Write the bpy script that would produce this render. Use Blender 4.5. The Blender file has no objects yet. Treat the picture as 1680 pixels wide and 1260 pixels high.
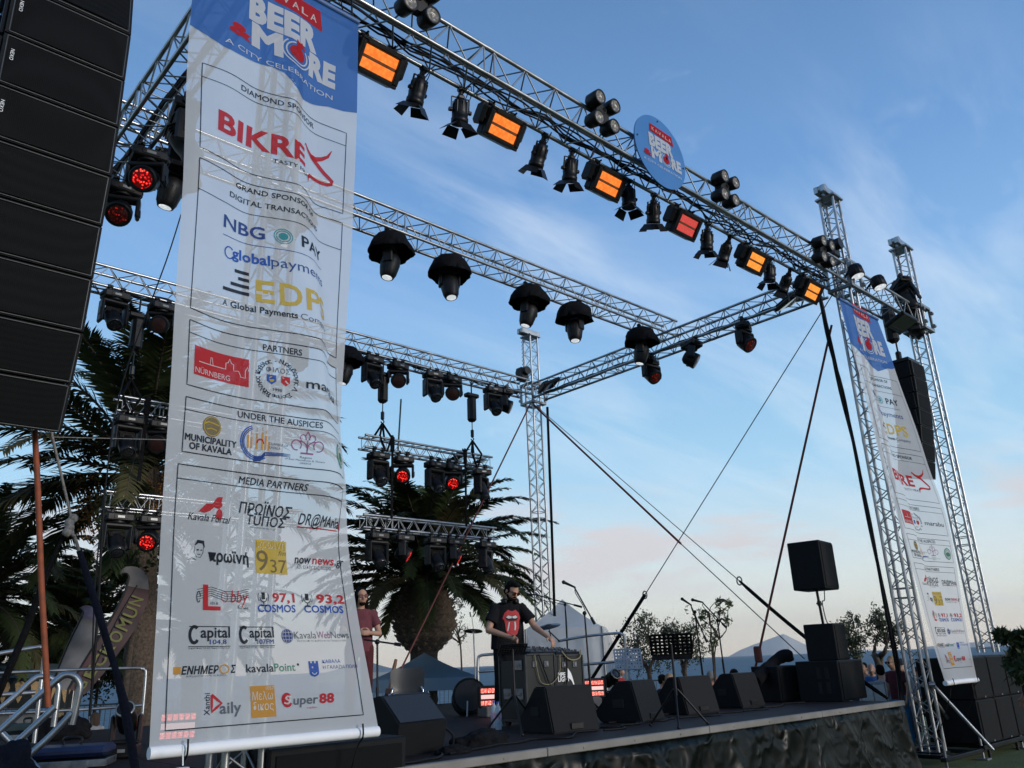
import bpy, bmesh, math, random
from mathutils import Vector, Matrix, Euler
from math import sin, cos, tan, pi, radians as R
random.seed(7)
SC = bpy.context.scene
COL = SC.collection
EYE = 1.55                       # eye height above the lawn in front of the stage
# ---------------------------------------------------------------- camera
AZ, PITCH, ROLL, FPX = R(47.13), R(19.08), R(2.2745), 1332.0
UX = Vector((sin(AZ), cos(AZ), 0)); VX = Vector((-cos(AZ), sin(AZ), 0))
_f = Vector((0, cos(PITCH), sin(PITCH))); _r0 = Vector((1, 0, 0)); _u0 = _r0.cross(_f)
_r = cos(ROLL)*_r0 - sin(ROLL)*_u0; _u = sin(ROLL)*_r0 + cos(ROLL)*_u0
def _w(d): return Vector((d.dot(UX), d.dot(VX), d.z))
CR, CU, CF = _w(_r), _w(_u), _w(_f)     # camera axes in the stage frame: X along the stage front, Y towards its back
CAM0 = Vector((0, 0, EYE))
cd = bpy.data.cameras.new('camera'); cam = bpy.data.objects.new('camera', cd); COL.objects.link(cam)
cd.sensor_width = 36; cd.lens = FPX/1680*36; cd.clip_start = .05; cd.clip_end = 60000
cam.matrix_world = Matrix(((CR.x, CU.x, -CF.x, 0), (CR.y, CU.y, -CF.y, 0), (CR.z, CU.z, -CF.z, EYE), (0, 0, 0, 1)))
SC.camera = cam
def ray(x, y): return (CF + (x-840)/FPX*CR - (y-630)/FPX*CU).normalized()
# ---------------------------------------------------------------- sky, sun, exposure
SUN_AZ, SUN_EL = 0, R(11)       # direction towards the sun in the stage frame
sun_dir = Vector((cos(R(47.13-122))*cos(SUN_EL), sin(R(47.13-122))*cos(SUN_EL), sin(SUN_EL)))
SC.view_settings.view_transform = 'Standard'; SC.view_settings.look = 'None'
SC.view_settings.exposure = 0.16; SC.view_settings.gamma = 1
W = bpy.data.worlds.new('World'); SC.world = W; W.use_nodes = True
def N(nt, t, **k):
    n = nt.nodes.new(t)
    for a, b in k.items():
        if a == 'inp':
            for i, v in b.items(): n.inputs[i].default_value = v
        else: setattr(n, a, b)
    return n
def ramp(nt, stops, interp='LINEAR'):
    n = nt.nodes.new('ShaderNodeValToRGB'); e = n.color_ramp.elements; n.color_ramp.interpolation = interp
    while len(e) < len(stops): e.new(.5)
    for i, (p, c) in enumerate(stops):
        e[i].position = p; e[i].color = c if len(c) == 4 else (*c, 1)
    return n
def sky():
    nt = W.node_tree; nt.nodes.clear(); L = nt.links.new
    out = N(nt, 'ShaderNodeOutputWorld'); bg = N(nt, 'ShaderNodeBackground')
    st = N(nt, 'ShaderNodeTexSky', sky_type='NISHITA', sun_disc=False, sun_elevation=SUN_EL, sun_rotation=math.atan2(sun_dir.x, sun_dir.y), air_density=1.0, dust_density=.6, ozone_density=1.6)
    tc = N(nt, 'ShaderNodeTexCoord'); sep = N(nt, 'ShaderNodeSeparateXYZ'); L(tc.outputs['Generated'], sep.inputs[0])
    # the air thickens towards the sea horizon: a warm pale band, then blue
    tint = ramp(nt, SKY_TINT); L(sep.outputs['Z'], tint.inputs[0])
    mul = N(nt, 'ShaderNodeMix', data_type='RGBA', blend_type='MIX'); mul.inputs[0].default_value = .88
    sc_ = N(nt, 'ShaderNodeVectorMath', operation='SCALE'); sc_.inputs['Scale'].default_value = .12
    L(st.outputs[0], sc_.inputs[0]); L(sc_.outputs[0], mul.inputs['A']); L(tint.outputs[0], mul.inputs['B'])
    # clouds: direction projected on a flat layer
    zc = N(nt, 'ShaderNodeMath', operation='MAXIMUM'); zc.inputs[1].default_value = .015; L(sep.outputs['Z'], zc.inputs[0])
    za = N(nt, 'ShaderNodeMath', operation='ADD'); za.inputs[1].default_value = .12; L(zc.outputs[0], za.inputs[0])
    dv = N(nt, 'ShaderNodeVectorMath', operation='DIVIDE'); cb = N(nt, 'ShaderNodeCombineXYZ')
    for i in range(3): L(za.outputs[0], cb.inputs[i])
    L(tc.outputs['Generated'], dv.inputs[0]); L(cb.outputs[0], dv.inputs[1])
    def layer(rot, scl, nscale, det, dist, stops, seed):
        mp = N(nt, 'ShaderNodeMapping'); mp.inputs['Rotation'].default_value = (0, 0, rot); mp.inputs['Scale'].default_value = scl; mp.inputs['Location'].default_value = seed
        L(dv.outputs[0], mp.inputs[0])
        no = N(nt, 'ShaderNodeTexNoise'); no.inputs['Scale'].default_value = nscale; no.inputs['Detail'].default_value = det; no.inputs['Roughness'].default_value = .62; no.inputs['Distortion'].default_value = dist
        L(mp.outputs[0], no.inputs[0]); rp = ramp(nt, stops); L(no.outputs[0], rp.inputs[0]); return rp.outputs[0]
    big = layer(.3, (1, 1, 0), .9, 3, .2, [(.42, (0, 0, 0)), (.62, (1, 1, 1))], (3.1, 1.7, 0))
    cir = layer(.55, (.55, 2.4, 0), 1.5, 9, .5, [(.44, (0, 0, 0)), (.72, (1, 1, 1))], (.4, 2.2, 0))
    puf = layer(0, (1, 1, 0), 5.0, 6, .3, [(.60, (0, 0, 0)), (.74, (1, 1, 1))], (7.3, 4.4, 0))
    def mth(op, a, b):
        m = N(nt, 'ShaderNodeMath', operation=op)
        for i, x in enumerate((a, b)):
            if isinstance(x, (int, float)): m.inputs[i].default_value = x
            else: L(x, m.inputs[i])
        m.use_clamp = True; return m.outputs[0]
    tot = mth('MULTIPLY', big, .10)
    for (x, y, deg, wt) in ((1610, 425, 8, 1.0), (1470, 350, 9, .5), (1400, 760, 9, .35), (700, 285, 9, .55), (1130, 640, 10, .55), (930, 560, 7, .5), (1640, 830, 6, .8), (1600, 620, 6, .55), (880, 400, 4, .4), (250, 130, 9, .2)):
        dr = ray(x, y); vd = N(nt, 'ShaderNodeVectorMath', operation='DOT_PRODUCT'); nrm = N(nt, 'ShaderNodeVectorMath', operation='NORMALIZE'); L(tc.outputs['Generated'], nrm.inputs[0]); L(nrm.outputs[0], vd.inputs[0]); vd.inputs[1].default_value = dr
        mr = N(nt, 'ShaderNodeMapRange', interpolation_type='SMOOTHSTEP'); mr.inputs['From Min'].default_value = cos(R(deg*1.5)); mr.inputs['From Max'].default_value = 1.0; mr.inputs['To Max'].default_value = wt; L(vd.outputs['Value'], mr.inputs['Value']); tot = mth('ADD', tot, mr.outputs[0])
    c1 = mth('MULTIPLY', tot, cir); c2 = mth('MULTIPLY', mth('MULTIPLY', puf, .35), big); fac = mth('MULTIPLY', mth('ADD', c1, c2), .46)
    # low bank of cumulus just above the horizon
    mpb = N(nt, 'ShaderNodeMapping'); mpb.inputs['Scale'].default_value = (3.2, 3.2, 14); L(tc.outputs['Generated'], mpb.inputs[0])
    nb = N(nt, 'ShaderNodeTexNoise'); nb.inputs['Scale'].default_value = 1.5; nb.inputs['Detail'].default_value = 8; nb.inputs['Roughness'].default_value = .55; L(mpb.outputs[0], nb.inputs[0])
    rb = ramp(nt, [(.46, (0, 0, 0)), (.58, (1, 1, 1))]); L(nb.outputs[0], rb.inputs[0])
    wz = ramp(nt, [(.055, (0, 0, 0)), (.10, (1, 1, 1)), (.15, (1, 1, 1)), (.21, (0, 0, 0))]); L(sep.outputs['Z'], wz.inputs[0])
    fb = mth('MULTIPLY', mth('MULTIPLY', rb.outputs[0], wz.outputs[0]), .8)
    m1 = N(nt, 'ShaderNodeMix', data_type='RGBA'); L(fac, m1.inputs[0]); L(mul.outputs['Result'], m1.inputs['A']); m1.inputs['B'].default_value = (.74, .82, .90, 1)
    m2 = N(nt, 'ShaderNodeMix', data_type='RGBA'); L(fb, m2.inputs[0]); L(m1.outputs['Result'], m2.inputs['A']); m2.inputs['B'].default_value = (.64, .60, .62, 1)
    L(m2.outputs['Result'], bg.inputs[0]); bg.inputs[1].default_value = SKY_STRENGTH; L(bg.outputs[0], out.inputs[0])
def lin(r, g, b): return tuple(((c/255+.055)/1.055)**2.4 if c > 10 else c/3294. for c in (r, g, b))
SKY_STRENGTH = 1.08
SKY_TINT = [(0, lin(242, 227, 206)), (.03, lin(238, 232, 217)), (.055, lin(233, 236, 226)), (.09, lin(220, 232, 232)), (.20, lin(166, 210, 239)), (.27, lin(150, 198, 233)), (.41, lin(127, 174, 224)), (.53, lin(105, 152, 207)), (.69, lin(89, 131, 181)), (.9, lin(76, 114, 164))]
sky()
sl = bpy.data.lights.new('sun', 'SUN'); sl.energy = 2.3; sl.angle = R(14); sl.color = (1, .93, .86)
so = bpy.data.objects.new('sun', sl); COL.objects.link(so)
so.rotation_euler = sun_dir.to_track_quat('Z', 'Y').to_euler()
# ---------------------------------------------------------------- pixel -> point on a named plane of the stage frame
def at(x, y, u=None, v=None, z=None, d=None):     # z is the world height
    r = ray(x, y)
    if u is not None: k = u/r.x
    elif v is not None: k = v/r.y
    elif z is not None: k = (z-EYE)/r.z
    else: k = d/math.hypot(r.x, r.y)
    return CAM0 + r*k
def pxof(p):
    q = p-CAM0; w = q.dot(CF); return 840+FPX*q.dot(CR)/w, 630-FPX*q.dot(CU)/w
def on_line(P, Q, x):            # the point of a truss line that stands at picture column x
    a, b = 0., 1.
    fa = pxof(P.lerp(Q, a))[0]-x
    for _ in range(50):
        m = (a+b)/2; fm = pxof(P.lerp(Q, m))[0]-x
        if (fm > 0) == (fa > 0): a = m
        else: b = m
    return P.lerp(Q, a)
# ---------------------------------------------------------------- materials
MATS = {}
def mat(name, col, rough=.5, metal=0., var=.25, scale=8., bump=0., bscale=60., spec=.5, detail=4, col2=None, coat=0.):
    if name in MATS: return MATS[name]
    m = bpy.data.materials.new(name); m.use_nodes = True; nt = m.node_tree; L = nt.links.new; b = nt.nodes['Principled BSDF']
    tc = N(nt, 'ShaderNodeTexCoord'); no = N(nt, 'ShaderNodeTexNoise'); no.inputs['Scale'].default_value = scale; no.inputs['Detail'].default_value = detail
    L(tc.outputs['Object'], no.inputs[0])
    c2 = col2 or tuple(c*(1-var) for c in col); c1 = tuple(min(1, c*(1+var*.5)) for c in col) if not col2 else col
    rp = ramp(nt, [(.3, c2), (.7, c1)]); L(no.outputs[0], rp.inputs[0]); L(rp.outputs[0], b.inputs['Base Color'])
    rr = N(nt, 'ShaderNodeMapRange'); rr.inputs['To Min'].default_value = max(.02, rough-.08); rr.inputs['To Max'].default_value = min(1, rough+.1)
    L(no.outputs[0], rr.inputs[0]); L(rr.outputs[0], b.inputs['Roughness'])
    b.inputs['Metallic'].default_value = metal; b.inputs['Specular IOR Level'].default_value = spec
    if coat: b.inputs['Coat Weight'].default_value = coat
    if bump:
        n2 = N(nt, 'ShaderNodeTexNoise'); n2.inputs['Scale'].default_value = bscale; n2.inputs['Detail'].default_value = 5; L(tc.outputs['Object'], n2.inputs[0])
        bp = N(nt, 'ShaderNodeBump'); bp.inputs['Strength'].default_value = bump; bp.inputs['Distance'].default_value = .02
        L(n2.outputs[0], bp.inputs['Height']); L(bp.outputs[0], b.inputs['Normal'])
    MATS[name] = m; return m
def emit(name, col, strength, dots=None):
    if name in MATS: return MATS[name]
    m = bpy.data.materials.new(name); m.use_nodes = True; nt = m.node_tree; b = nt.nodes['Principled BSDF']; L = nt.links.new
    b.inputs['Base Color'].default_value = (*[c*.3 for c in col], 1); b.inputs['Roughness'].default_value = .25
    b.inputs['Emission Color'].default_value = (*col, 1); b.inputs['Emission Strength'].default_value = strength
    if dots:
        tc = N(nt, 'ShaderNodeTexCoord'); vo = N(nt, 'ShaderNodeTexVoronoi'); vo.inputs['Scale'].default_value = dots[0]; L(tc.outputs['Object'], vo.inputs[0])
        rp = ramp(nt, dots[1]); L(vo.outputs['Distance'], rp.inputs[0]); L(rp.outputs[0], b.inputs['Emission Color'])
        b.inputs['Base Color'].default_value = (.03, .01, .01, 1)
    MATS[name] = m; return m
ALU = mat('aluminium', (.40, .41, .42), .34, .9, .3, 5)
ALU2 = mat('aluminium_dull', (.30, .31, .32), .45, .8, .3, 6)
BLK = mat('black_plastic', (.0075, .0075, .0085), .46, 0, .5, 12, .15, 90, spec=.28)
BLKM = mat('black_metal', (.008, .008, .0095), .40, .1, .5, 10, spec=.3)
CLOTH = mat('black_cloth', (.008, .008, .0095), .95, 0, .5, 14, .6, 40, spec=.1)
GLASS_D = mat('dark_lens', (.02, .022, .026), .08, 0, .3, 30, coat=.5)
BOXM = mat('speaker_paint', (.0042, .0048, .0060), .55, 0, .5, 20, .35, 260, spec=.2)
GRILL = mat('speaker_grille', (.0035, .004, .0045), .7, .0, .5, 40, .5, 420, spec=.2)
CABLE = mat('cable_rubber', (.004, .004, .0045), .6, 0, .4, 20, spec=.2)
# ---------------------------------------------------------------- mesh builder
class MB:
    def __init__(s): s.v = []; s.f = []; s.sm = []; s.mi = []; s.M = Matrix(); s.m = 0
    def add(s, vs, fs, smooth=False):
        o = len(s.v); s.v += [s.M @ Vector(p) for p in vs]
        s.f += [tuple(i+o for i in f) for f in fs]; s.sm += [smooth]*len(fs); s.mi += [s.m]*len(fs)
    def box(s, c, d, ch=0., rot=None):
        c = Vector(c); hx, hy, hz = d[0]/2, d[1]/2, d[2]/2; T = (rot.to_matrix() if rot else None)
        P = lambda x, y, z: c + (T @ Vector((x, y, z)) if T else Vector((x, y, z)))
        if ch <= 0:
            vs = [P(x*hx, y*hy, z*hz) for x in (-1, 1) for y in (-1, 1) for z in (-1, 1)]
            s.add(vs, [(0, 1, 3, 2), (4, 6, 7, 5), (0, 4, 5, 1), (2, 3, 7, 6), (0, 2, 6, 4), (1, 5, 7, 3)]); return
        ch = min(ch, hx*.9, hy*.9, hz*.9); vs = []; ix = {}
        for x in (-1, 1):
            for y in (-1, 1):
                for z in (-1, 1):
                    for a in range(3):
                        q = [x*(hx-ch), y*(hy-ch), z*(hz-ch)]; q[a] = (x*hx, y*hy, z*hz)[a]
                        ix[x, y, z, a] = len(vs); vs.append(P(*q))
        fs = []
        for a in range(3):
            b, c_ = (a+1) % 3, (a+2) % 3
            for sg in (-1, 1):
                q = []
                for (i, j) in ((-1, -1), (1, -1), (1, 1), (-1, 1)):
                    k = [0, 0, 0]; k[a] = sg; k[b] = i; k[c_] = j; q.append(ix[(*k, a)])
                fs.append(tuple(q) if sg > 0 else tuple(q[::-1]))
            for i in (-1, 1):
                for j in (-1, 1):      # edge along a
                    k0 = [0, 0, 0]; k1 = [0, 0, 0]; k0[a] = -1; k1[a] = 1
                    for k in (k0, k1): k[b] = i; k[c_] = j
                    q = (ix[(*k0, b)], ix[(*k1, b)], ix[(*k1, c_)], ix[(*k0, c_)])
                    fs.append(q if i*j < 0 else q[::-1])
        for x in (-1, 1):
            for y in (-1, 1):
                for z in (-1, 1):
                    q = tuple(ix[x, y, z, a] for a in range(3)); fs.append(q if x*y*z > 0 else q[::-1])
        s.add(vs, fs)
    def bar(s, p, q, r, n=8, r2=None, caps=True):
        p = Vector(p); q = Vector(q); r2 = r if r2 is None else r2; ax = q-p
        if ax.length < 1e-6: return
        ax.normalize(); e = ax.orthogonal().normalized(); g = ax.cross(e); c = [(cos(2*pi*i/n), sin(2*pi*i/n)) for i in range(n)]
        A = [p+(e*a+g*b)*r for a, b in c]; B = [q+(e*a+g*b)*r2 for a, b in c]
        s.add(A+B, [(i, (i+1) % n, n+(i+1) % n, n+i) for i in range(n)], True)
        if caps:
            if r > 0: s.add(A, [tuple(range(n))[::-1]])
            if r2 > 0: s.add(B, [tuple(range(n))])
    def tube(s, pts, r, n=6, closed=False):
        pts = [Vector(p) for p in pts]; m = len(pts); rings = []; e = None
        rr = r if isinstance(r, (list, tuple)) else [r]*m
        for i, p in enumerate(pts):
            t = (pts[min(i+1, m-1)]-pts[max(i-1, 0)])
            t = t.normalized() if t.length > 1e-9 else Vector((0, 0, 1))
            e = t.orthogonal().normalized() if e is None else (e - t*e.dot(t))
            e = t.orthogonal().normalized() if e.length < 1e-6 else e.normalized()
            g = t.cross(e); rings += [p+(e*cos(2*pi*k/n)+g*sin(2*pi*k/n))*rr[i] for k in range(n)]
        fs = [(i*n+k, i*n+(k+1) % n, (i+1)*n+(k+1) % n, (i+1)*n+k) for i in range(m-1) for k in range(n)]
        s.add(rings, fs, True); s.add(rings[:n], [tuple(range(n))[::-1]]); s.add(rings[-n:], [tuple(range(n))])
    def lathe(s, prof, n=20, M=None, cap=True, wob=None):
        M = M or Matrix(); vs = []
        for j, (r, z) in enumerate(prof):
            for k in range(n):
                a = 2*pi*k/n; q = r*(wob(j, a) if wob else 1); vs.append(M @ Vector((q*cos(a), q*sin(a), z)))
        fs = [(j*n+k, j*n+(k+1) % n, (j+1)*n+(k+1) % n, (j+1)*n+k) for j in range(len(prof)-1) for k in range(n)]
        s.add(vs, fs, True)
        if cap:
            s.add(vs[:n], [tuple(range(n))[::-1]]); s.add(vs[-n:], [tuple(range(n))])
    def disc(s, c, nrm, r, n=20):
        nrm = Vector(nrm).normalized(); e = nrm.orthogonal().normalized(); g = nrm.cross(e); c = Vector(c)
        s.add([c+(e*cos(2*pi*k/n)+g*sin(2*pi*k/n))*r for k in range(n)], [tuple(range(n))])
    def prism(s, poly, h, M=None, ch=0):      # poly in local xy, extruded along z from 0 to h
        M = M or Matrix(); n = len(poly)
        s.add([M @ Vector((x, y, 0)) for x, y in poly]+[M @ Vector((x, y, h)) for x, y in poly],
              [tuple(range(n))[::-1], tuple(range(n, 2*n))]+[(i, (i+1) % n, n+(i+1) % n, n+i) for i in range(n)])
    def ball(s, c, r, n=10, m=7, sc=(1, 1, 1), M=None):
        M = M or Matrix(); vs = []; c = Vector(c)
        for j in range(m+1):
            t = pi*j/m
            for k in range(n):
                a = 2*pi*k/n; vs.append(c + M @ Vector((r*sc[0]*sin(t)*cos(a), r*sc[1]*sin(t)*sin(a), r*sc[2]*cos(t))))
        s.add(vs, [(j*n+k, (j+1)*n+k, (j+1)*n+(k+1) % n, j*n+(k+1) % n) for j in range(m) for k in range(n)], True)
    def build(s, name, m, parent=None, world=True):
        me = bpy.data.meshes.new(name); me.from_pydata([tuple(p) for p in s.v], [], s.f)
        ms = m if isinstance(m, (list, tuple)) else [m]
        for x in ms: me.materials.append(x)
        me.polygons.foreach_set('use_smooth', s.sm)
        if len(ms) > 1: me.polygons.foreach_set('material_index', s.mi)
        me.update(); me.validate()
        o = bpy.data.objects.new(name, me); COL.objects.link(o)
        if parent:
            o.parent = parent
            if world: o.matrix_parent_inverse = Matrix.Translation(-parent.location) if parent.parent is None else PINV(parent)
        return o
def PINV(p):
    M = Matrix()
    while p: M = M @ Matrix(); q = p; M = Matrix.Translation(-q.location) if q.parent is None else M; p = q.parent
    return Matrix()
def tag(o, label=None, cat=None, group=None, kind=None):
    if label: o['label'] = label
    if cat: o['category'] = cat
    if group: o['group'] = group
    if kind: o['kind'] = kind
    return o
def thing(name, label, cat, loc=(0, 0, 0), group=None, rot=None):
    o = bpy.data.objects.new(name, None); COL.objects.link(o); o.location = loc; o.empty_display_size = .2
    if rot: o.rotation_euler = rot
    return tag(o, label, cat, group)
def copy_tree(o, parent=None):
    c = o.copy(); COL.objects.link(c); c.parent = parent
    for ch in list(o.children): copy_tree(ch, c)
    return c
def place(proto, used, label, loc, rot, group=None, scale=1):
    o = proto if not used.get(proto.name) else copy_tree(proto)
    used[proto.name] = 1
    o.location = loc; o.rotation_euler = rot; o.scale = (scale,)*3
    return tag(o, label, None, group)
USED = {}
def smoothpath(pts, n=8):
    pts = [Vector(p) for p in pts]; out = []
    for i in range(len(pts)-1):
        a = pts[max(i-1, 0)]; b = pts[i]; c = pts[i+1]; d = pts[min(i+2, len(pts)-1)]
        for k in range(n):
            t = k/n; out.append(.5*((2*b)+(c-a)*t+(2*a-5*b+4*c-d)*t*t+(3*b-a-3*c+d)*t**3))
    out.append(pts[-1]); return out
def sag(p, q, s, n=14): return [Vector(p).lerp(Vector(q), i/n)+Vector((0, 0, -4*s*(i/n)*(1-i/n))) for i in range(n+1)]
# ================================================================ THE SETTING
GZ = 0.0
def ground_z(d): return -max(0, d-16)*.006-max(0, d-34)*.2
def ground():
    m = bpy.data.materials.new('grass_ground'); m.use_nodes = True; nt = m.node_tree; b = nt.nodes['Principled BSDF']; L = nt.links.new
    tc = N(nt, 'ShaderNodeTexCoord'); n1 = N(nt, 'ShaderNodeTexNoise'); n1.inputs['Scale'].default_value = 1.2; n1.inputs['Detail'].default_value = 8
    n2 = N(nt, 'ShaderNodeTexNoise'); n2.inputs['Scale'].default_value = 45; n2.inputs['Detail'].default_value = 4
    L(tc.outputs['Object'], n1.inputs[0]); L(tc.outputs['Object'], n2.inputs[0])
    r1 = ramp(nt, [(.3, (.055, .08, .025)), (.55, (.085, .13, .034)), (.75, (.15, .145, .06))]); L(n1.outputs[0], r1.inputs[0])
    mx = N(nt, 'ShaderNodeMix', data_type='RGBA', blend_type='MULTIPLY'); mx.inputs[0].default_value = .8
    r2 = ramp(nt, [(.3, (.35, .35, .35)), (.7, (1.3, 1.3, 1.2))]); L(n2.outputs[0], r2.inputs[0]); L(r1.outputs[0], mx.inputs['A']); L(r2.outputs[0], mx.inputs['B'])
    L(mx.outputs['Result'], b.inputs['Base Color']); b.inputs['Roughness'].default_value = .95
    bp = N(nt, 'ShaderNodeBump'); bp.inputs['Distance'].default_value = .05; L(n2.outputs[0], bp.inputs['Height']); L(bp.outputs[0], b.inputs['Normal'])
    mb = MB(); rs = [0, 4, 8, 11, 13, 16, 20, 25, 30, 34, 36, 39, 43]; n = 48; vs = [(0, 0, 0)]
    for r in rs[1:]:
        for k in range(n):
            a = 2*pi*k/n; vs.append((r*cos(a), r*sin(a), ground_z(r)))
    fs = [(0, 1+k, 1+(k+1) % n) for k in range(n)]
    for j in range(len(rs)-2):
        fs += [(1+j*n+k, 1+(j+1)*n+k, 1+(j+1)*n+(k+1) % n, 1+j*n+(k+1) % n) for k in range(n)]
    mb.add(vs, fs, True); tag(mb.build('ground', m), kind='structure')
    # sea out to the horizon
    ms = bpy.data.materials.new('sea_water'); ms.use_nodes = True; nt = ms.node_tree; b = nt.nodes['Principled BSDF']; L = nt.links.new
    b.inputs['Base Color'].default_value = (.022, .060, .098, 1); b.inputs['Roughness'].default_value = .55; b.inputs['IOR'].default_value = 1.33; b.inputs['Specular IOR Level'].default_value = .12
    tc = N(nt, 'ShaderNodeTexCoord'); mp = N(nt, 'ShaderNodeMapping'); mp.inputs['Rotation'].default_value = (0, 0, R(-43)); mp.inputs['Scale'].default_value = (.25, 1, 1)
    n1 = N(nt, 'ShaderNodeTexNoise'); n1.inputs['Scale'].default_value = .55; n1.inputs['Detail'].default_value = 6; n1.inputs['Roughness'].default_value = .6
    L(tc.outputs['Object'], mp.inputs[0]); L(mp.outputs[0], n1.inputs[0])
    bp = N(nt, 'ShaderNodeBump'); bp.inputs['Strength'].default_value = 1; bp.inputs['Distance'].default_value = 1.1; L(n1.outputs[0], bp.inputs['Height']); L(bp.outputs[0], b.inputs['Normal'])
    rr = ramp(nt, [(.35, (.060, .115, .155)), (.7, (.11, .18, .225))]); L(n1.outputs[0], rr.inputs[0]); L(rr.outputs[0], b.inputs['Base Color'])
    mb = MB(); vs = []; n = 96
    rr_ = [30, 60, 150, 600, 3000, 40000]
    for r in rr_:
        for k in range(n): vs.append((r*cos(2*pi*k/n), r*sin(2*pi*k/n), -1.2))
    mb.add(vs, [(j*n+k, (j+1)*n+k, (j+1)*n+(k+1) % n, j*n+(k+1) % n) for j in range(len(rr_)-1) for k in range(n)], True)
    tag(mb.build('sea', ms), kind='structure')
    # far island mountain over the water: a real ridge, 11 km away
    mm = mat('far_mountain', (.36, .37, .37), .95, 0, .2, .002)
    D = 11000; mb = MB(); rows = []
    prof = [(1195, 1077), (1215, 1066), (1235, 1058), (1250, 1053), (1265, 1047), (1277, 1043), (1285, 1040), (1292, 1043), (1302, 1048), (1318, 1056), (1335, 1062), (1360, 1066), (1400, 1066), (1460, 1068)]
    low = [(1520, 1061), (1560, 1056.5), (1600, 1053.5), (1640, 1052.5), (1680, 1052), (1730, 1052)]
    for pr in (prof, low):
        top = [at(x, y, d=D) for x, y in pr]; n = len(top); vs = []
        for k, p in enumerate(top):
            out = Vector((p.x, p.y, 0)).normalized(); h = max(2, p.z+1.35); j = random.uniform(.85, 1.15)
            vs += [Vector((p.x, p.y, -1.4))-out*h*2.2*j, p.lerp(Vector((p.x, p.y, -1.4)), .45)-out*h*1.0*j, Vector(p), p.lerp(Vector((p.x, p.y, -1.4)), .5)+out*h*1.2, Vector((p.x, p.y, -1.4))+out*h*2.4]
        mb.add(vs, [(5*k+i, 5*k+i+1, 5*k+i+6, 5*k+i+5) for k in range(n-1) for i in range(4)])
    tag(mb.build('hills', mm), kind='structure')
ground()
def haze():
    mb = MB(); mb.box((0, 0, 260), (23000, 23000, 530)); m = bpy.data.materials.new('sea_haze'); m.use_nodes = True; nt = m.node_tree; nt.nodes.clear(); o = N(nt, 'ShaderNodeOutputMaterial'); v = N(nt, 'ShaderNodeVolumePrincipled'); v.inputs['Color'].default_value = (.95, .91, .88, 1); v.inputs['Density'].default_value = .00006; nt.links.new(v.outputs[0], o.inputs['Volume']); tag(mb.build('haze', m), kind='stuff')
haze()
# ================================================================ TRUSSES
def lattice_truss(root, P, Q, up, side, s, cr=.025, br=.0095, bay=.5, joints=(), caps=False):
    P = Vector(P); Q = Vector(Q); up = Vector(up); side = Vector(side); Lg = (Q-P).length; t = (Q-P).normalized(); h = s/2
    cs = [(-h, -h), (h, -h), (h, h), (-h, h)]
    for a, b in cs:
        mb = MB(); mb.bar(P+side*a+up*b, Q+side*a+up*b, cr, 10)
        for j in list(joints):
            c = P+t*j+side*a+up*b; mb.bar(c-t*.05, c+t*.05, cr*1.12, 10)
        mb.build('chord', ALU, root)
    cuts = [0]+list(joints)+[Lg]
    for x0, x1 in zip(cuts[:-1], cuts[1:]):
        mb = MB()
        for i in range(4):
            a0, b0 = cs[i]; a1, b1 = cs[(i+1) % 4]
            A = lambda x: P+t*x+side*a0+up*b0
            B = lambda x: P+t*x+side*a1+up*b1
            e = .07; n = max(1, round((x1-x0-2*e)/bay)); st = (x1-x0-2*e)/n
            mb.bar(A(x0+e), B(x0+e), br, 6, caps=False); mb.bar(A(x1-e), B(x1-e), br, 6, caps=False)
            for k in range(n):
                y = x0+e+k*st
                if i % 2: mb.bar(A(y), B(y+st/2), br, 6, caps=False); mb.bar(B(y+st/2), A(y+st), br, 6, caps=False)
                else: mb.bar(B(y), A(y+st/2), br, 6, caps=False); mb.bar(A(y+st/2), B(y+st), br, 6, caps=False)
        mb.build('lattice', ALU2, root)
ZB, ZT = 5.94+EYE, 6.29+EYE; ZC = (ZB+ZT)/2; TS = .35
XU, YV, ZU = Vector((1, 0, 0)), Vector((0, 1, 0)), Vector((0, 0, 1))
VF, VB, VM, UL, UR = 5.45, 13.30, 9.32, 2.29, 12.93
def truss(name, label, P, Q, side, joints=(), s=TS, bay=.5, **k):
    r = thing(name, label, 'truss', Vector(P)+(-ZU*s/2)); lattice_truss(r, P, Q, ZU, side, s, joints=joints, bay=bay, **k); return r
truss('lighting_truss', 'long front lighting truss carrying the glowing orange flood panels and the round sign', (2.75, VF, ZC), (12.75, VF, ZC), YV, (2, 4.5, 7, 9))
truss('lighting_truss', 'short aluminium truss bridging the two right-hand towers above the right banner', (13.25, VF, ZC), (15.78, VF, ZC), YV, ())
truss('lighting_truss', 'rear lighting truss with moving heads hung in front of the palms', (2.75, VB, ZC+.12), (12.75, VB, ZC+.12), YV, (2.5, 4.6, 7))
ZM = ZT+.05+TS/2
truss('lighting_truss', 'middle cross truss carrying the row of moving heads under black cloth covers', (1.9, VM, ZM), (13.28, VM, ZM), YV, (2, 4.4, 6.9, 9.2))
truss('lighting_truss', 'right side truss running back from the front corner to the rear tower', (UR, 5.8, ZC), (UR, 13.0, ZC), XU, (2.4, 4.8))
truss('lighting_truss', 'left side truss running back between the speaker array and the large banner', (UL, 5.8, ZC), (UL, 13.0, ZC), XU, (2.4, 4.8))
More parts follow.
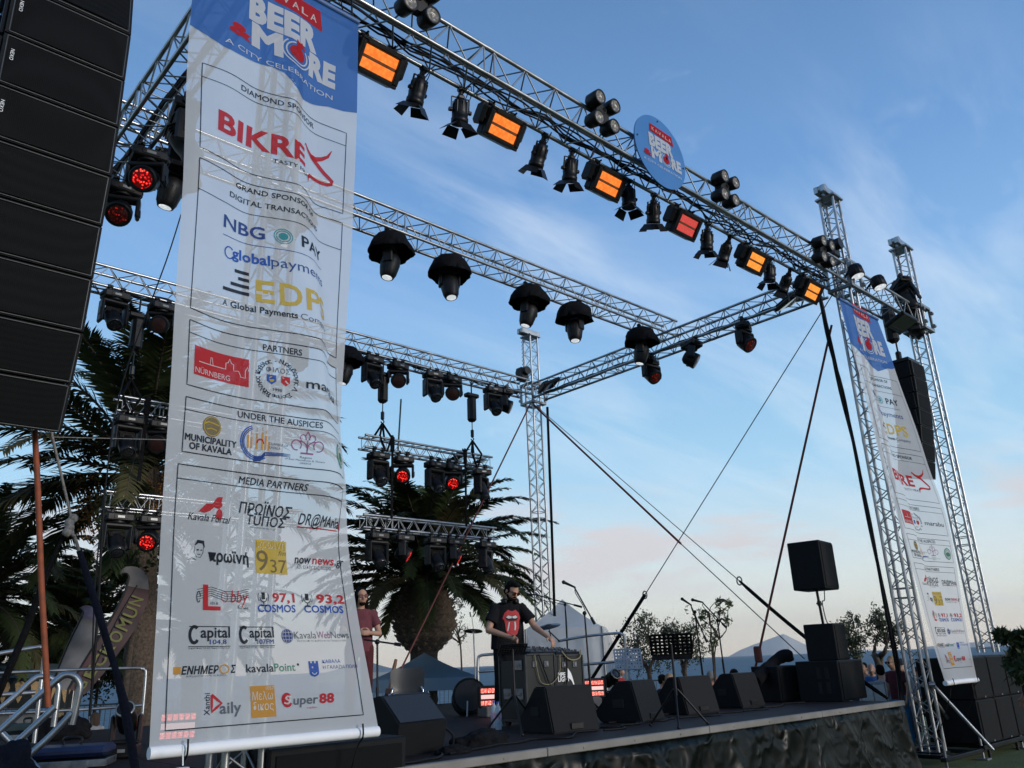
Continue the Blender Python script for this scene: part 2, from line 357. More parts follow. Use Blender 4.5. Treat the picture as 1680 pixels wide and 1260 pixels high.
# ---- towers
def tower(label, u, v, top, base=0.16, braces=((1, 0), (0, -1)), joint=(2.2, 4.6), head=True):
    r = thing('truss_tower', label, 'tower', (u, v, 0), 'truss towers holding up the roof frame')
    s = .24; lattice_truss(r, (u, v, base), (u, v, top), YV, XU, s, .025, .008, .34, joint)
    mb = MB()                                  # steel foot frame on screw jacks
    for a, b, dx, dy in ((0, .42, 1.5, .08), (0, -.42, 1.5, .08), (.42, 0, .08, .76), (-.42, 0, .08, .76), (0, 0, .34, .34)):
        mb.box((u+a, v+b, .13), (dx, dy, .055), .008)
    mb.build('base_frame', BLKM, r)
    for a in (-.66, .66):
        for b in (-.42, .42):
            mb = MB(); mb.bar((u+a, v+b, .015), (u+a, v+b, .34), .018, 8); mb.box((u+a, v+b, .012), (.16, .16, .024), .004); mb.build('screw_jack', ALU2, r)
    for dx, dy in braces:
        mb = MB(); mb.bar((u+dx*.14, v+dy*.14, 1.05), (u+dx*1.15, v+dy*.62, .17), .024, 10)
        mb.bar((u+dx*.10, v+dy*.10, 1.05), (u+dx*.17, v+dy*.17, 1.05), .036, 8); mb.build('brace', ALU, r)
    mb = MB()                                  # sleeve block that rides on the mast
    z0, z1 = ZB-.06, ZT+.06
    for z in (z0, z1):
        for a in (-.2, .2):
            mb.box((u+a, v, z), (.05, .45, .06), .006); mb.box((u, v+a, z), (.349, .05, .06), .006)
    for a in (-.2, .2):
        for b in (-.2, .2): mb.box((u+a, v+b, (z0+z1)/2), (.046, .046, z1-z0-.062), .004)
    for a in (-.2, .2):
        for z in (z0+.1, z1-.1):
            for b in (-.235, .235): mb.bar((u+a-.03, v+b, z), (u+a+.03, v+b, z), .035, 10)
    mb.build('sleeve_block', ALU2, r)
    if head:
        mb = MB(); mb.box((u-.04, v-.06, top+.11), (.62, .07, .13), .006); mb.box((u-.04, v+.06, top+.11), (.62, .07, .13), .006)
        mb.box((u, v, top+.02), (.36, .36, .04), .004)
        mb.bar((u-.26, v-.1, top+.13), (u-.26, v+.1, top+.13), .075, 14); mb.build('head_beam', ALU, r)
        mb = MB(); x = u-.28
        for k in range(26):
            z = top+.06-k*(top-ZT-.05)/26; mb.box((x+.012*(-1)**k, v, z), (.018, .018, .036), .004)
        mb.build('chain', BLKM, r)
        mb = MB(); mb.box((u-.32, v, ZT+.28), (.26, .22, .32), .03); mb.bar((u-.32, v-.2, ZT+.34), (u-.32, v+.14, ZT+.34), .1, 14); mb.build('chain_hoist', BLK, r)
    return r
tower('truss tower hidden behind the large left banner', 2.49, 5.42, 8.9, braces=())
tower('right front truss tower standing just left of the right banner', 12.99, 5.42, 9.22, braces=((1, 0), (.30, -1.1)))
tower('slim rear truss tower standing behind the standing musician', 12.99, 13.27, 9.15, braces=((1, 0), (0, 1)))
tower('outermost truss tower behind the stacked bass cabinets at the right', 15.99, 5.42, 9.22, base=1.45, braces=(), joint=(1.9, 4.3))
# ================================================================ LANTERNS ON THE RIG (built hanging: origin at the clamp, -Z down, -Y to the audience)
RED_ON = emit('red_led', (1, .03, .02), 3.2, (34, [(0, (1, .42, .32)), (.12, (1, .04, .02)), (.30, (.30, .003, .003)), (.55, (.02, 0, 0))]))
RED_DIM = emit('red_led_dim', (1, .03, .02), 1.0, (34, [(0, (1, .30, .2)), (.10, (.75, .02, .01)), (.22, (.10, .002, .002)), (.5, (.006, 0, 0))]))
LED_OFF = emit('led_off', (.5, .5, .5), .10, (34, [(0, (.9, .9, .95)), (.09, (.25, .25, .28)), (.16, (.01, .01, .01)), (.5, (.004, .004, .004))]))
WHITE_ON = emit('white_lens', (.86, .93, 1), .95, (16, [(0, (1, 1, 1)), (.5, (.55, .60, .64))]))
ORANGE = emit('orange_led', (1, .24, .035), 1.0, (26, [(0, (1, .31, .055)), (.4, (1, .24, .035)), (.8, (.88, .18, .022))]))
ORANGE2 = emit('orange_led_warm', (1, .36, .05), 1.05, (26, [(0, (1, .42, .07)), (.4, (1, .33, .045)), (.8, (.90, .26, .03))]))
SALMON = emit('salmon_led', (.9, .13, .10), .75, (60, [(0, (.95, .17, .13)), (.5, (.72, .07, .06))]))
STROBE = emit('strobe_red', (1, .35, .28), 1.5, (50, [(0, (1, .8, .75)), (.25, (1, .40, .32)), (.5, (.85, .12, .09))]))
REFL = mat('lamp_reflector', (.62, .63, .60), .18, .85, .3, 25)
LAMPG = emit('lamp_glass', (.9, .95, .88), .30, (26, [(0, (1, 1, .95)), (.5, (.28, .30, .28))]))
def clampset(mb, x=0, w=.05):
    mb.box((x, 0, -.03), (w, .07, .07), .01); mb.bar((x-w*.8, 0, .02), (x+w*.8, 0, .02), .04, 10); mb.bar((x, -.05, .0), (x, -.09, .0), .012, 6)
def mover(kind, tilt, lens, lab, pan=0):
    r = thing('moving_head', lab, 'stage light')
    mb = MB(); clampset(mb, -.1); clampset(mb, .1); mb.box((0, 0, -.13), (.40, .27, .12), .02); mb.box((.0, -.138, -.13), (.2, .012, .06), .003); mb.box((-.215, 0, -.13), (.03, .12, .05), .008); mb.box((.215, 0, -.13), (.03, .12, .05), .008)
    base = mb.build('base', BLK, r, False)
    mb = MB(); mb.box((0, -.1385-.004, -.13), (.10, .006, .035)); mb.build('display', mat('lcd_panel', (.16, .17, .18), .3), base, False)
    P = Matrix.Rotation(pan, 4, 'Z'); mb = MB(); mb.M = P; mb.lathe([(.12, -.19), (.12, -.215)], 16)
    if kind == 'wash':
        mb.box((0, 0, -.245), (.42, .15, .06), .015)
        for s in (-1, 1): mb.box((s*.2, 0, -.36), (.05, .15, .27), .02); mb.bar((s*.215, 0, -.42), (s*.236, 0, -.42), .05, 14)
        hz, R0 = -.42, .155
    else:
        mb.box((0, 0, -.25), (.41, .2, .075), .025)
        for s in (-1, 1): mb.box((s*.185, 0, -.42), (.055, .2, .40), .03); mb.box((s*.216, -.02, -.44), (.012, .09, .12), .004)
        hz, R0 = -.49, .13
    mb.build('yoke', BLK, r, False)
    T = P @ Matrix.Translation((0, 0, hz)) @ Matrix.Rotation(tilt, 4, 'X')     # local -Z is the beam
    mb = MB(); mb.M = T
    if kind == 'wash':
        mb.lathe([(.05, .135), (.10, .13), (.135, .09), (R0-.005, .0), (R0, -.10), (R0, -.135), (R0-.012, -.14)], 24)
        for k in range(12): a = 2*pi*k/12; mb.box((.137*cos(a), .137*sin(a), .05), (.014, .014, .07), .003)
        lz, lr = -.132, R0-.017
    else:
        mb.box((0, 0, .09), (.235, .20, .16), .05); mb.lathe([(.118, .05), (.125, -.06), (.112, -.16), (.118, -.17), (.118, -.235), (.104, -.24)], 22)
        for k in range(5): mb.box((0, 0, .03+k*.03), (.24, .206, .01), .003)
        lz, lr = -.232, .10
    hd = mb.build('head', BLK, r, False)
    mb = MB(); mb.M = T; mb.lathe([(lr, lz), (lr*.7, lz-.012), (.001, lz-.02)], 24, cap=False)
    if kind == 'spot': mb.lathe([(lr*1.12, lz+.004), (lr*1.12, lz-.016), (lr*.98, lz-.016)], 22, cap=False)
    mb.build('lens', lens, hd, False)
    mb = MB(); mb.tube(smoothpath([(.15, .02, -.1), (.26, .05, -.06), (.24, .07, .06), (.1, .05, .03)], 5), .008, 5); mb.build('power_cable', CABLE, r, False)
    return r
def covered_head():
    r = thing('moving_head', 'x', 'stage light', group='covered moving heads'); mb = MB(); clampset(mb, -.12); clampset(mb, .12); mb.box((0, 0, -.1), (.42, .30, .12), .02); mb.build('base', BLK, r, False)
    mb = MB(); w = lambda j, a: 1+.05*sin(3*a+j*1.3)+.035*sin(7*a+j*.8)+.03*sin(13*a+j*2.1)+(.05*sin(5*a+1) if j > 3 else 0)
    mb.lathe([(.03, -.0), (.19, -.015), (.255, -.06), (.295, -.13), (.325, -.22), (.345, -.33), (.335, -.335), (.29, -.22)], 30, cap=False, wob=w)
    mb.build('rain_cover', CLOTH, r, False)
    mb = MB()
    for s in (-1, 1): mb.box((s*.145, 0, -.40), (.05, .16, .28), .02)
    mb.box((0, 0, -.28), (.36, .18, .06), .02); mb.build('yoke', BLK, r, False)
    T = Matrix.Translation((0, 0, -.46)) @ Matrix.Rotation(R(10), 4, 'X') @ Matrix.Rotation(R(6), 4, 'Y')
    mb = MB(); mb.M = T; mb.lathe([(.09, .12), (.14, .06), (.15, -.02), (.143, -.12), (.122, -.23), (.10, -.285), (.094, -.29)], 26)
    for k in range(18):
        a = 2*pi*k/18; mb.bar((.148*cos(a), .148*sin(a), -.03), (.119*cos(a), .119*sin(a), -.23), .007, 5)
    hd = mb.build('head', BLK, r, False); mb = MB(); mb.M = T; mb.lathe([(.088, -.286), (.06, -.297), (.001, -.302)], 22, cap=False); mb.build('lens', WHITE_ON, hd, False)
    return r
def flood():
    r = thing('flood_panel', 'x', 'flood light', group='glowing flood panels along the front truss'); T = Matrix.Rotation(R(36), 4, 'X')   # face looks -Y and down
    mb = MB(); clampset(mb, -.16); clampset(mb, .16); mb.box((0, 0, -.07), (.5, .035, .02), .004)
    for s in (-1, 1): mb.box((s*.27, -.02, -.15), (.012, .05, .19), .003)
    mb.box((0, 0, -.066), (.54, .05, .012), .003); mb.build('bracket', BLKM, r, False)
    M0 = Matrix.Translation((0, -.02, -.24)) @ T
    mb = MB(); mb.M = M0; mb.box((0, .06, 0), (.50, .15, .335), .03); mb.box((0, -.03, .155), (.5, .05, .03), .006); mb.box((0, -.03, -.155), (.5, .05, .03), .006)
    for s in (-1, 1): mb.box((s*.24, -.03, 0), (.028, .05, .28), .006)
    for k in range(9): mb.box((-.2+k*.05, .145, 0), (.012, .04, .28), .003)
    hs = mb.build('housing', BLK, r, False)
    mb = MB(); mb.M = M0
    for s in (-1, 1): mb.box((s*.285, .09, .05), (.075, .19, .24), .035)
    mb.build('yoke_pod', BLK, r, False)
    mb = MB(); mb.M = M0
    for z in (.062, -.062): mb.box((0, -.018, z), (.385, .012, .094))
    o = mb.build('led_panel', ORANGE, hs, False)
    mb = MB(); mb.M = M0; mb.box((0, -.02, 0), (.385, .014, .022)); mb.build('divider_tube', mat('clear_tube', (.20, .09, .05), .2), hs, False)
    mb = MB(); mb.M = M0
    for s in (-1, 1): mb.box((s*.215, -.034, 0), (.04, .05, .27), .008); mb.box((0, -.034, s*.135), (.39, .05, .04), .008)
    mb.build('bezel', BLK, hs, False)
    return r, o
def par():
    r = thing('profile_spot', 'x', 'spotlight', group='black barn-door spotlights along the front truss')
    mb = MB(); clampset(mb)
    mb.bar((0, 0, -.06), (0, 0, -.10), .014, 8); mb.box((0, 0, -.10), (.27, .03, .008))
    for s in (-1, 1): mb.box((s*.132, 0, -.2), (.008, .03, .2)); mb.bar((s*.125, 0, -.28), (s*.165, 0, -.28), .03, 10)
    mb.build('yoke', BLKM, r, False)
    T = Matrix.Translation((0, 0, -.28)); mb = MB(); mb.M = T
    mb.lathe([(.05, .17), (.085, .15), (.105, .06), (.112, -.02), (.108, -.10), (.118, -.105), (.118, -.18), (.10, -.18)], 18)
    for k in range(8): a = 2*pi*k/8; mb.box((.106*cos(a), .106*sin(a), .04), (.016, .016, .16), .003)
    mb.box((0, 0, .19), (.10, .09, .06), .015); bd = mb.build('lamp_body', BLKM, r, False)
    mb = MB(); mb.M = T; mb.disc((0, 0, -.178), (0, 0, -1), .098); mb.build('lens', GLASS_D, bd, False)
    for k in range(4):
        a = pi/2*k+.3; mb = MB(); mb.M = T @ Matrix.Rotation(a, 4, 'Z') @ Matrix.Translation((.115, 0, -.185)) @ Matrix.Rotation(R(-34 if k % 2 else -52), 4, 'Y')
        mb.add([(0, -.10, 0), (0, .10, 0), (0, .13, -.155), (0, -.13, -.155), (.004, -.10, 0), (.004, .10, 0), (.004, .13, -.155), (.004, -.13, -.155)],
               [(0, 1, 2, 3), (7, 6, 5, 4), (0, 4, 5, 1), (1, 5, 6, 2), (2, 6, 7, 3), (3, 7, 4, 0)]); mb.build('barn_door', BLKM, r, False)
    mb = MB(); mb.tube(smoothpath([(0, 0, -.08), (.09, -.03, .05), (.16, .02, .10), (.17, .05, -.05), (.08, .05, -.14), (.12, 0, .03)], 6), .007, 5); mb.build('cable', CABLE, r, False)
    return r
def blinder():
    r = thing('four_lamp_blinder', 'x', 'blinder light', group='four-lamp blinders on the front truss')
    mb = MB(); pl = [(.05, .11), (.16, .2), (.2, .16), (.11, .05), (.11, -.05), (.2, -.16), (.16, -.2), (.05, -.11), (-.05, -.11), (-.16, -.2), (-.2, -.16), (-.11, -.05), (-.11, .05), (-.2, .16), (-.16, .2), (-.05, .11)]
    mb.M = Matrix.Rotation(R(90), 4, 'X'); mb.prism(pl, .05, Matrix.Translation((0, 0, -.02))); mb.box((0, 0, -.05), (.2, .2, .1), .02)
    mb.tube([(0, 0, .035), (.03, .02, .05), (.03, .05, .055), (0, .075, .04)], .008, 6); mb.build('cross_plate', BLK, r, False)
    for i, (a, b) in enumerate(((-1, 1), (1, 1), (-1, -1), (1, -1))):
        M = Matrix.Translation((a*.135, 0, b*.135)) @ Matrix.Rotation(R(90), 4, 'X')
        mb = MB(); mb.M = M; mb.lathe([(.05, -.1), (.085, -.06), (.092, .04), (.092, .11), (.074, .11), (.07, .09)], 20, cap=False); mb.disc((0, 0, -.1), (0, 0, -1), .05)
        h = mb.build('lamp', BLK, r, False); mb = MB(); mb.M = M; mb.lathe([(.073, .104), (.05, .09), (.022, .075), (.02, .095), (.001, .1)], 18, cap=False); mb.build('lens', LAMPG, h, False)
    return r
FL0, FLP = flood(); PAR0 = par(); BL0 = blinder(); CH0 = covered_head()
SP0 = mover('spot', R(-38), GLASS_D, 'x'); SP1 = mover('spot', R(-20), GLASS_D, 'x', R(35))
WR0 = mover('wash', R(-60), RED_ON, 'x', R(-30)); WD0 = mover('wash', R(-46), RED_DIM, 'x', R(-26)); WO0 = mover('wash', R(-66), LED_OFF, 'x', R(-32)); WS0 = mover('wash', R(-60), RED_ON, 'x', R(50))
CL = (Vector((2.75, VF+TS/2, ZB-.02)), Vector((12.75, VF+TS/2, ZB-.02)))
FT = 'the front truss'
for i, (x, m, t) in enumerate(((619, 0, 'largest orange flood panel, directly right of the large banner edge'), (822, 0, 'orange flood panel between the second and third barn-door spotlights'), (992, 0, 'orange flood panel hanging just below and left of the round blue sign'),
        (1120, 1, 'dimmer salmon pink flood panel with darker red light than its neighbours'), (1232, 2, 'small amber flood panel second from the right corner of the front truss'), (1325, 2, 'smallest amber flood panel, next to the right front tower'))):
    o = place(FL0, USED, t, on_line(*CL, x), (0, 0, 0))
    if m:
        for c in o.children:
            for g in c.children:
                if g.name.startswith('led_panel'): g.data = g.data.copy(); g.data.materials[0] = (SALMON, ORANGE2)[m-1]
names = ('nearest barn-door spotlight, just right of the largest orange flood panel', 'second barn-door spotlight from the large banner', 'barn-door spotlight right after the second orange flood panel, tilted left', 'barn-door spotlight just left of the third orange flood panel',
         'upright barn-door spotlight hanging under the round blue sign', 'slanted barn-door spotlight just left of the salmon flood panel', 'barn-door spotlight just right of the salmon flood panel', 'barn-door spotlight touching the left side of the small amber flood panel', 'barn-door spotlight just right of the second amber flood panel', 'barn-door spotlight just left of the smallest amber flood panel')
for i, (x, ax, ay) in enumerate(((694, 26, -8), (756, 16, -4), (893, 32, -12), (938, 20, -6), (1030, 4, 0), (1072, 26, -16), (1160, 18, -10), (1197, 34, -18), (1263, 12, 0), (1296, 40, -20))):
    place(PAR0, USED, names[i], on_line(*CL, x)+Vector((0, 0, -.02)), (R(ax), R(ay), R(random.uniform(-15, 15))), None, .80)
FA = (Vector((2.75, VF-TS/2-.09, ZC)), Vector((12.75, VF-TS/2-.09, ZC)))
for x, t, dz in ((684, 'nearest four-lamp blinder, at the top beside the large banner', .12), (987, 'four-lamp blinder on the truss left of the round blue sign', .10), (1189, 'four-lamp blinder on the truss right of the round blue sign', .08), (1349, 'four-lamp blinder crowded against the right front tower', .02)):
    place(BL0, USED, t, on_line(*FA, x)+Vector((0, 0, dz)), (R(8), 0, 0))
ML = (Vector((1.9, VM, ZM-TS/2-.02)), Vector((13.2, VM, ZM-TS/2-.02)))
for x, t, rz in ((289, 'covered moving head half hidden by the left edge of the large banner', 0), (480, 'covered moving head seen only through the large banner cloth', .4), (640, 'covered moving head first to the right of the large banner, lens glowing white', .3), (738, 'covered moving head second to the right of the large banner, lens turned away', 1.2), (869, 'covered moving head above the rear truss tower', .1), (941, 'covered moving head fourth to the right of the large banner', .8), (1051, 'covered moving head where the middle truss meets the right side truss', .2)):
    place(CH0, USED, t, on_line(*ML, x), (R(3)*sin(x), R(4)*cos(x*1.7), rz*2.2))
RL = (Vector((UR-.17, 5.8, ZB-.02)), Vector((UR-.17, 13.0, ZB-.02))); LL = (Vector((UL+.17, 5.8, ZB-.02)), Vector((UL+.17, 13.0, ZB-.02))); BK = (Vector((2.75, VB-TS/2, ZB+.10)), Vector((12.75, VB-TS/2, ZB+.10)))
g = 'lights on the right side truss'
place(WD0, USED, 'dim red wash light hanging under the covered head at the truss crossing', on_line(*RL, 1066), (0, 0, R(20)), g)
place(WO0, USED, 'unlit wash light hanging midway along the right side truss', on_line(*RL, 1136), (R(14), 0, R(70)), g)
place(WD0, USED, 'dim red wash light nearest the front on the right side truss', on_line(*RL, 1218), (0, 0, R(25)), g)
g = 'lights on the left side truss'
place(WR0, USED, 'bright red wash light between the speaker array and the large banner', on_line(*LL, 246), (0, 0, R(-6)), g)
place(WD0, USED, 'dim red wash light against the edge of the left speaker array', on_line(*LL, 203), (0, 0, R(4)), g)
place(SP0, USED, 'dark moving head half hidden behind the top left edge of the large banner', on_line(*LL, 305), (0, 0, R(80)), g)
g = 'lights on the rear truss'
for x, pr, t in ((191, SP0, 'unlit moving head on the rear truss just right of the left speaker array'), (267, WO0, 'unlit round wash light on the rear truss left of the large banner'), (488, SP0, 'moving head on the rear truss seen through the large banner'), (611, SP0, 'moving head beside the left chain hoist on the rear truss'), (653, WO0, 'round wash light right of the left chain hoist on the rear truss'),
        (710, SP0, 'moving head midway between the two chain hoists'), (741, WO0, 'round wash light just left of the right chain hoist'), (808, SP0, 'moving head just right of the right chain hoist'), (828, WO0, 'wash light at the right end of the rear truss by the tower')):
    place(pr, USED, t, on_line(*BK, x), (0, 0, R(random.uniform(-8, 8)) if pr is SP0 else R(5 if x < 800 else 75)), g)
place(CH0, USED, 'covered moving head on the rear truss at the right edge of the large banner', on_line(*BK, 568), (0, 0, .5))
# ---- hanging ladder trusses under the rear truss
def hung(label, u0, u1, zt, row, g):
    s = .24; r = truss('hanging_truss', label, (u0, VB, zt-s/2), (u1, VB, zt-s/2), YV, ((u1-u0)*.22,), s, .34, cr=.024, br=.008); r['group'] = g
    for x, pr, t, rz in row:
        place(pr, USED, t, on_line(Vector((u0, VB-.12, zt-s-.02)), Vector((u1, VB-.12, zt-s-.02)), x), (0, 0, R(rz)), 'lights on the short hanging trusses')
    return r
g = 'short trusses hung below the rear truss'
H1, H2 = 4.36+EYE, 2.80+EYE
hung('upper short truss hanging right of the large banner', 8.27, 11.55, H1, ((621, SP0, 'leftmost unlit moving head on the upper right hanging truss', 0), (661, WR0, 'left red wash light on the upper right hanging truss', -6), (713, SP0, 'unlit moving head between the two red washes, upper right truss', 4), (741, WR0, 'right red wash light on the upper right hanging truss', 4), (789, SP1, 'rightmost moving head on the upper right hanging truss', -10)), g)
hung('lower short truss hanging right of the large banner in front of the palm', 8.27, 11.6, H2, ((619, SP0, 'leftmost unlit moving head on the lower right hanging truss', 0), (661, WS0, 'left red wash light turned sideways, lower right truss', 0), (714, SP0, 'unlit moving head between the sideways red washes, lower truss', -5), (743, WS0, 'right red wash light turned sideways, lower right truss', 0), (796, SP1, 'rightmost moving head on the lower right hanging truss', -5)), g)
hung('upper short truss hanging left of the large banner', 3.7, 7.0, H1-.08, ((213, SP0, 'unlit moving head on the upper left hanging truss', 0), (265, WO0, 'wash light on the upper left hanging truss at the banner edge', 0), (360, SP0, 'first moving head behind the banner on the upper left truss', 0), (440, WO0, 'last wash light behind the banner on the upper left truss', 0)), g)
hung('lower short truss hanging left of the large banner', 3.7, 7.0, H2-.06, ((196, SP0, 'unlit moving head on the lower left hanging truss', 0), (249, WR0, 'red wash light on the lower left hanging truss beside the banner', 0), (350, SP0, 'first moving head behind the banner on the lower left truss', 0), (440, WR0, 'red wash light glowing through the banner, lower left truss', 0)), g)
def hoist(x, zt, tlab, slab):
    p = on_line(Vector((2.75, VB, ZB+.1)), Vector((12.75, VB, ZB+.1)), x); z0 = p.z
    r = thing('chain_hoist', tlab, 'hoist', p, 'chain hoists under the rear truss'); mb = MB(); mb.bar((p.x, p.y, z0+.05), (p.x, p.y, z0-.28), .016, 8); mb.box((p.x, p.y, z0-.30), (.34, .16, .09), .02); mb.box((p.x, p.y, z0-.62), (.19, .19, .58), .05); mb.build('motor', BLK, r)
    mb = MB(); mb.bar((p.x, p.y, z0-.9), (p.x, p.y, zt+.42), .011, 6); mb.build('chain', BLKM, r)
    mb = MB(); mb.box((p.x, p.y, zt+.50), (.07, .07, .18), .02); mb.tube([(p.x, p.y, zt+.42), (p.x+.04, p.y, zt+.38), (p.x, p.y, zt+.33), (p.x-.04, p.y, zt+.37)], .014, 6); mb.build('hook', BLKM, r)
    t = thing('sling', slab, 'sling', (p.x, p.y, zt), 'black slings on the hanging trusses'); mb = MB()
    for s in (-1, 1):
        mb.bar((p.x, p.y, zt+.34), (p.x+s*.14, p.y-.13, zt+.03), .022, 7); mb.bar((p.x+s*.14, p.y-.13, zt+.03), (p.x+s*.02, p.y-.145, zt-.27), .022, 7); mb.bar((p.x, p.y, zt+.34), (p.x+s*.14, p.y+.13, zt+.03), .022, 7)
    mb.build('webbing', CLOTH, t)
    return p
a = hoist(629, H1, 'chain hoist hanging from the rear truss near the large banner', 'black sling under the hoist nearest the large banner'); b = hoist(773, H1, 'chain hoist hanging from the rear truss near the rear tower', 'black sling under the hoist nearest the rear tower')
hoist(231, H1-.08, 'chain hoist hanging left of the large banner', 'black sling on the hanging truss left of the banner')
for x, zt, zb, t in ((644, H1, H2, 'black strap joining the two right hanging trusses on their banner side'), (763, H1, H2, 'black strap joining the two right hanging trusses on their tower side'), (243, H1-.08, H2-.06, 'black strap joining the two left hanging trusses')):
    p = on_line(Vector((3.7, VB-.15, zt)), Vector((11.6, VB-.15, zt)), x); mb = MB(); mb.box((p.x, p.y, (zt+zb)/2+.02), (.055, .012, zt-zb+.12), .003)
    mb.box((p.x, p.y, zt-.1), (.09, .04, .3), .01); tag(mb.build('strap', CLOTH), t, 'strap', 'black straps between hanging trusses')
# ---- cable bundles lying in the trusses
def bundle(name, label, P, Q, n, r, amp, seed, off):
    rnd = random.Random(seed); mb = MB()
    for k in range(n):
        pts = []; m = 26; ph = rnd.uniform(0, 6)
        for i in range(m+1):
            t = i/m; p = P.lerp(Q, t)+off; pts.append(p+Vector((0, rnd.uniform(-amp, amp), amp*.8*sin(t*21+ph)+rnd.uniform(-amp, amp)*.6)))
        mb.tube(smoothpath(pts, 3), r, 5)
    tag(mb.build(name, CABLE), label, 'cables', 'cable looms laid along the trusses')
bundle('cable_loom', 'black cables looped along the front truss between the lanterns', Vector((2.8, VF+.08, ZB+.09)), Vector((12.6, VF+.08, ZB+.09)), 6, .011, .06, 1, Vector((0, 0, 0)))
bundle('cable_loom', 'thick black cables lying inside the right side truss', Vector((UR+.04, 5.9, ZB+.10)), Vector((UR+.04, 13, ZB+.10)), 9, .014, .035, 2, Vector((0, 0, 0)))
bundle('cable_loom', 'black cables lying inside the rear truss', Vector((2.8, VB+.05, ZB+.20)), Vector((12.6, VB+.05, ZB+.20)), 8, .014, .055, 3, Vector((0, 0, 0)))
bundle('cable_loom', 'black cables lying inside the left side truss', Vector((UL+.04, 5.9, ZB+.10)), Vector((UL+.04, 13, ZB+.10)), 6, .014, .05, 4, Vector((0, 0, 0)))
# ---- lamps and boxes at the two right-hand towers
def can(label, p):
    r = thing('blinder_can', label, 'stage light', p, 'round cans above the right banner'); mb = MB(); M = Matrix.Translation(p) @ Matrix.Rotation(R(-12), 4, 'X'); mb.M = M
    mb.lathe([(.04, .12), (.11, .105), (.118, 0), (.118, -.095), (.107, -.095)], 20)
    for k in range(16): a = 2*pi*k/16; mb.box((.118*cos(a), .118*sin(a), .0), (.009, .009, .15))
    o = mb.build('housing', BLK, r); mb = MB(); mb.M = M; mb.disc((0, 0, -.097), (0, 0, -1), .104); mb.build('lens', WHITE_ON, o)
    mb = MB(); mb.bar(p+Vector((0, .05, .1)), p+Vector((0, .3, -.1)), .02, 8); mb.build('arm', BLKM, r)
q = VF-TS/2-.16
can('round black can light nearest the right front tower, lens facing down', at(1404, 446, v=q)); can('round black can light between the two right-hand towers', at(1441, 464, v=q))
def wide_flood(name, lab, p, rz=0, w=.62):
    r = thing(name, lab, 'flood light', p, 'dark slanted floods on the roof frame'); mb = MB(); mb.M = Matrix.Translation(p) @ Matrix.Rotation(rz, 4, 'Z') @ Matrix.Rotation(R(-24), 4, 'X')
    mb.box((0, 0, 0), (w, .42, .07), .015); mb.box((0, .12, .05), (w*.8, .14, .05), .01); o = mb.build('housing', BLKM, r)
    for k in range(4): mb = None
    mb = MB(); mb.M = Matrix.Translation(p) @ Matrix.Rotation(rz, 4, 'Z') @ Matrix.Rotation(R(-24), 4, 'X'); mb.box((0, -.01, -.037), (w*.9, .36, .008))
    mb.build('glass', GLASS_D, o)
wide_flood('wide_flood', 'wide grey flood hung where the right side truss meets the rear tower', at(900, 632, u=UR-.3), R(60))
wide_flood('wide_flood', 'wide dark flood under the front truss beside the smallest amber panel', at(1300, 492, u=UR-.3), R(60))
wide_flood('wide_flood', 'wide dark flood under the bridging truss left of the outermost tower', at(1478, 530, v=VF-.2))
for px, py, t in ((1478, 486, 'black moving head standing above the truss between the right towers'), ):
    o = place(SP1, USED, t, at(px, py, v=VF)+Vector((0, 0, .35)), (0, R(20), R(60)), 'lights on the bridging truss')
o = place(SP0, USED, 'black moving head hanging under the bridging truss, right of the banner top', at(1490, 500, v=VF), (0, 0, R(30)), 'lights on the bridging truss')
# ---- round sign on the front truss
RED_P = mat('print_red', (.60, .045, .05), .55, 0, .06, 3); WHITE_P = mat('print_white', (.80, .80, .79), .5, 0, .04, 3)
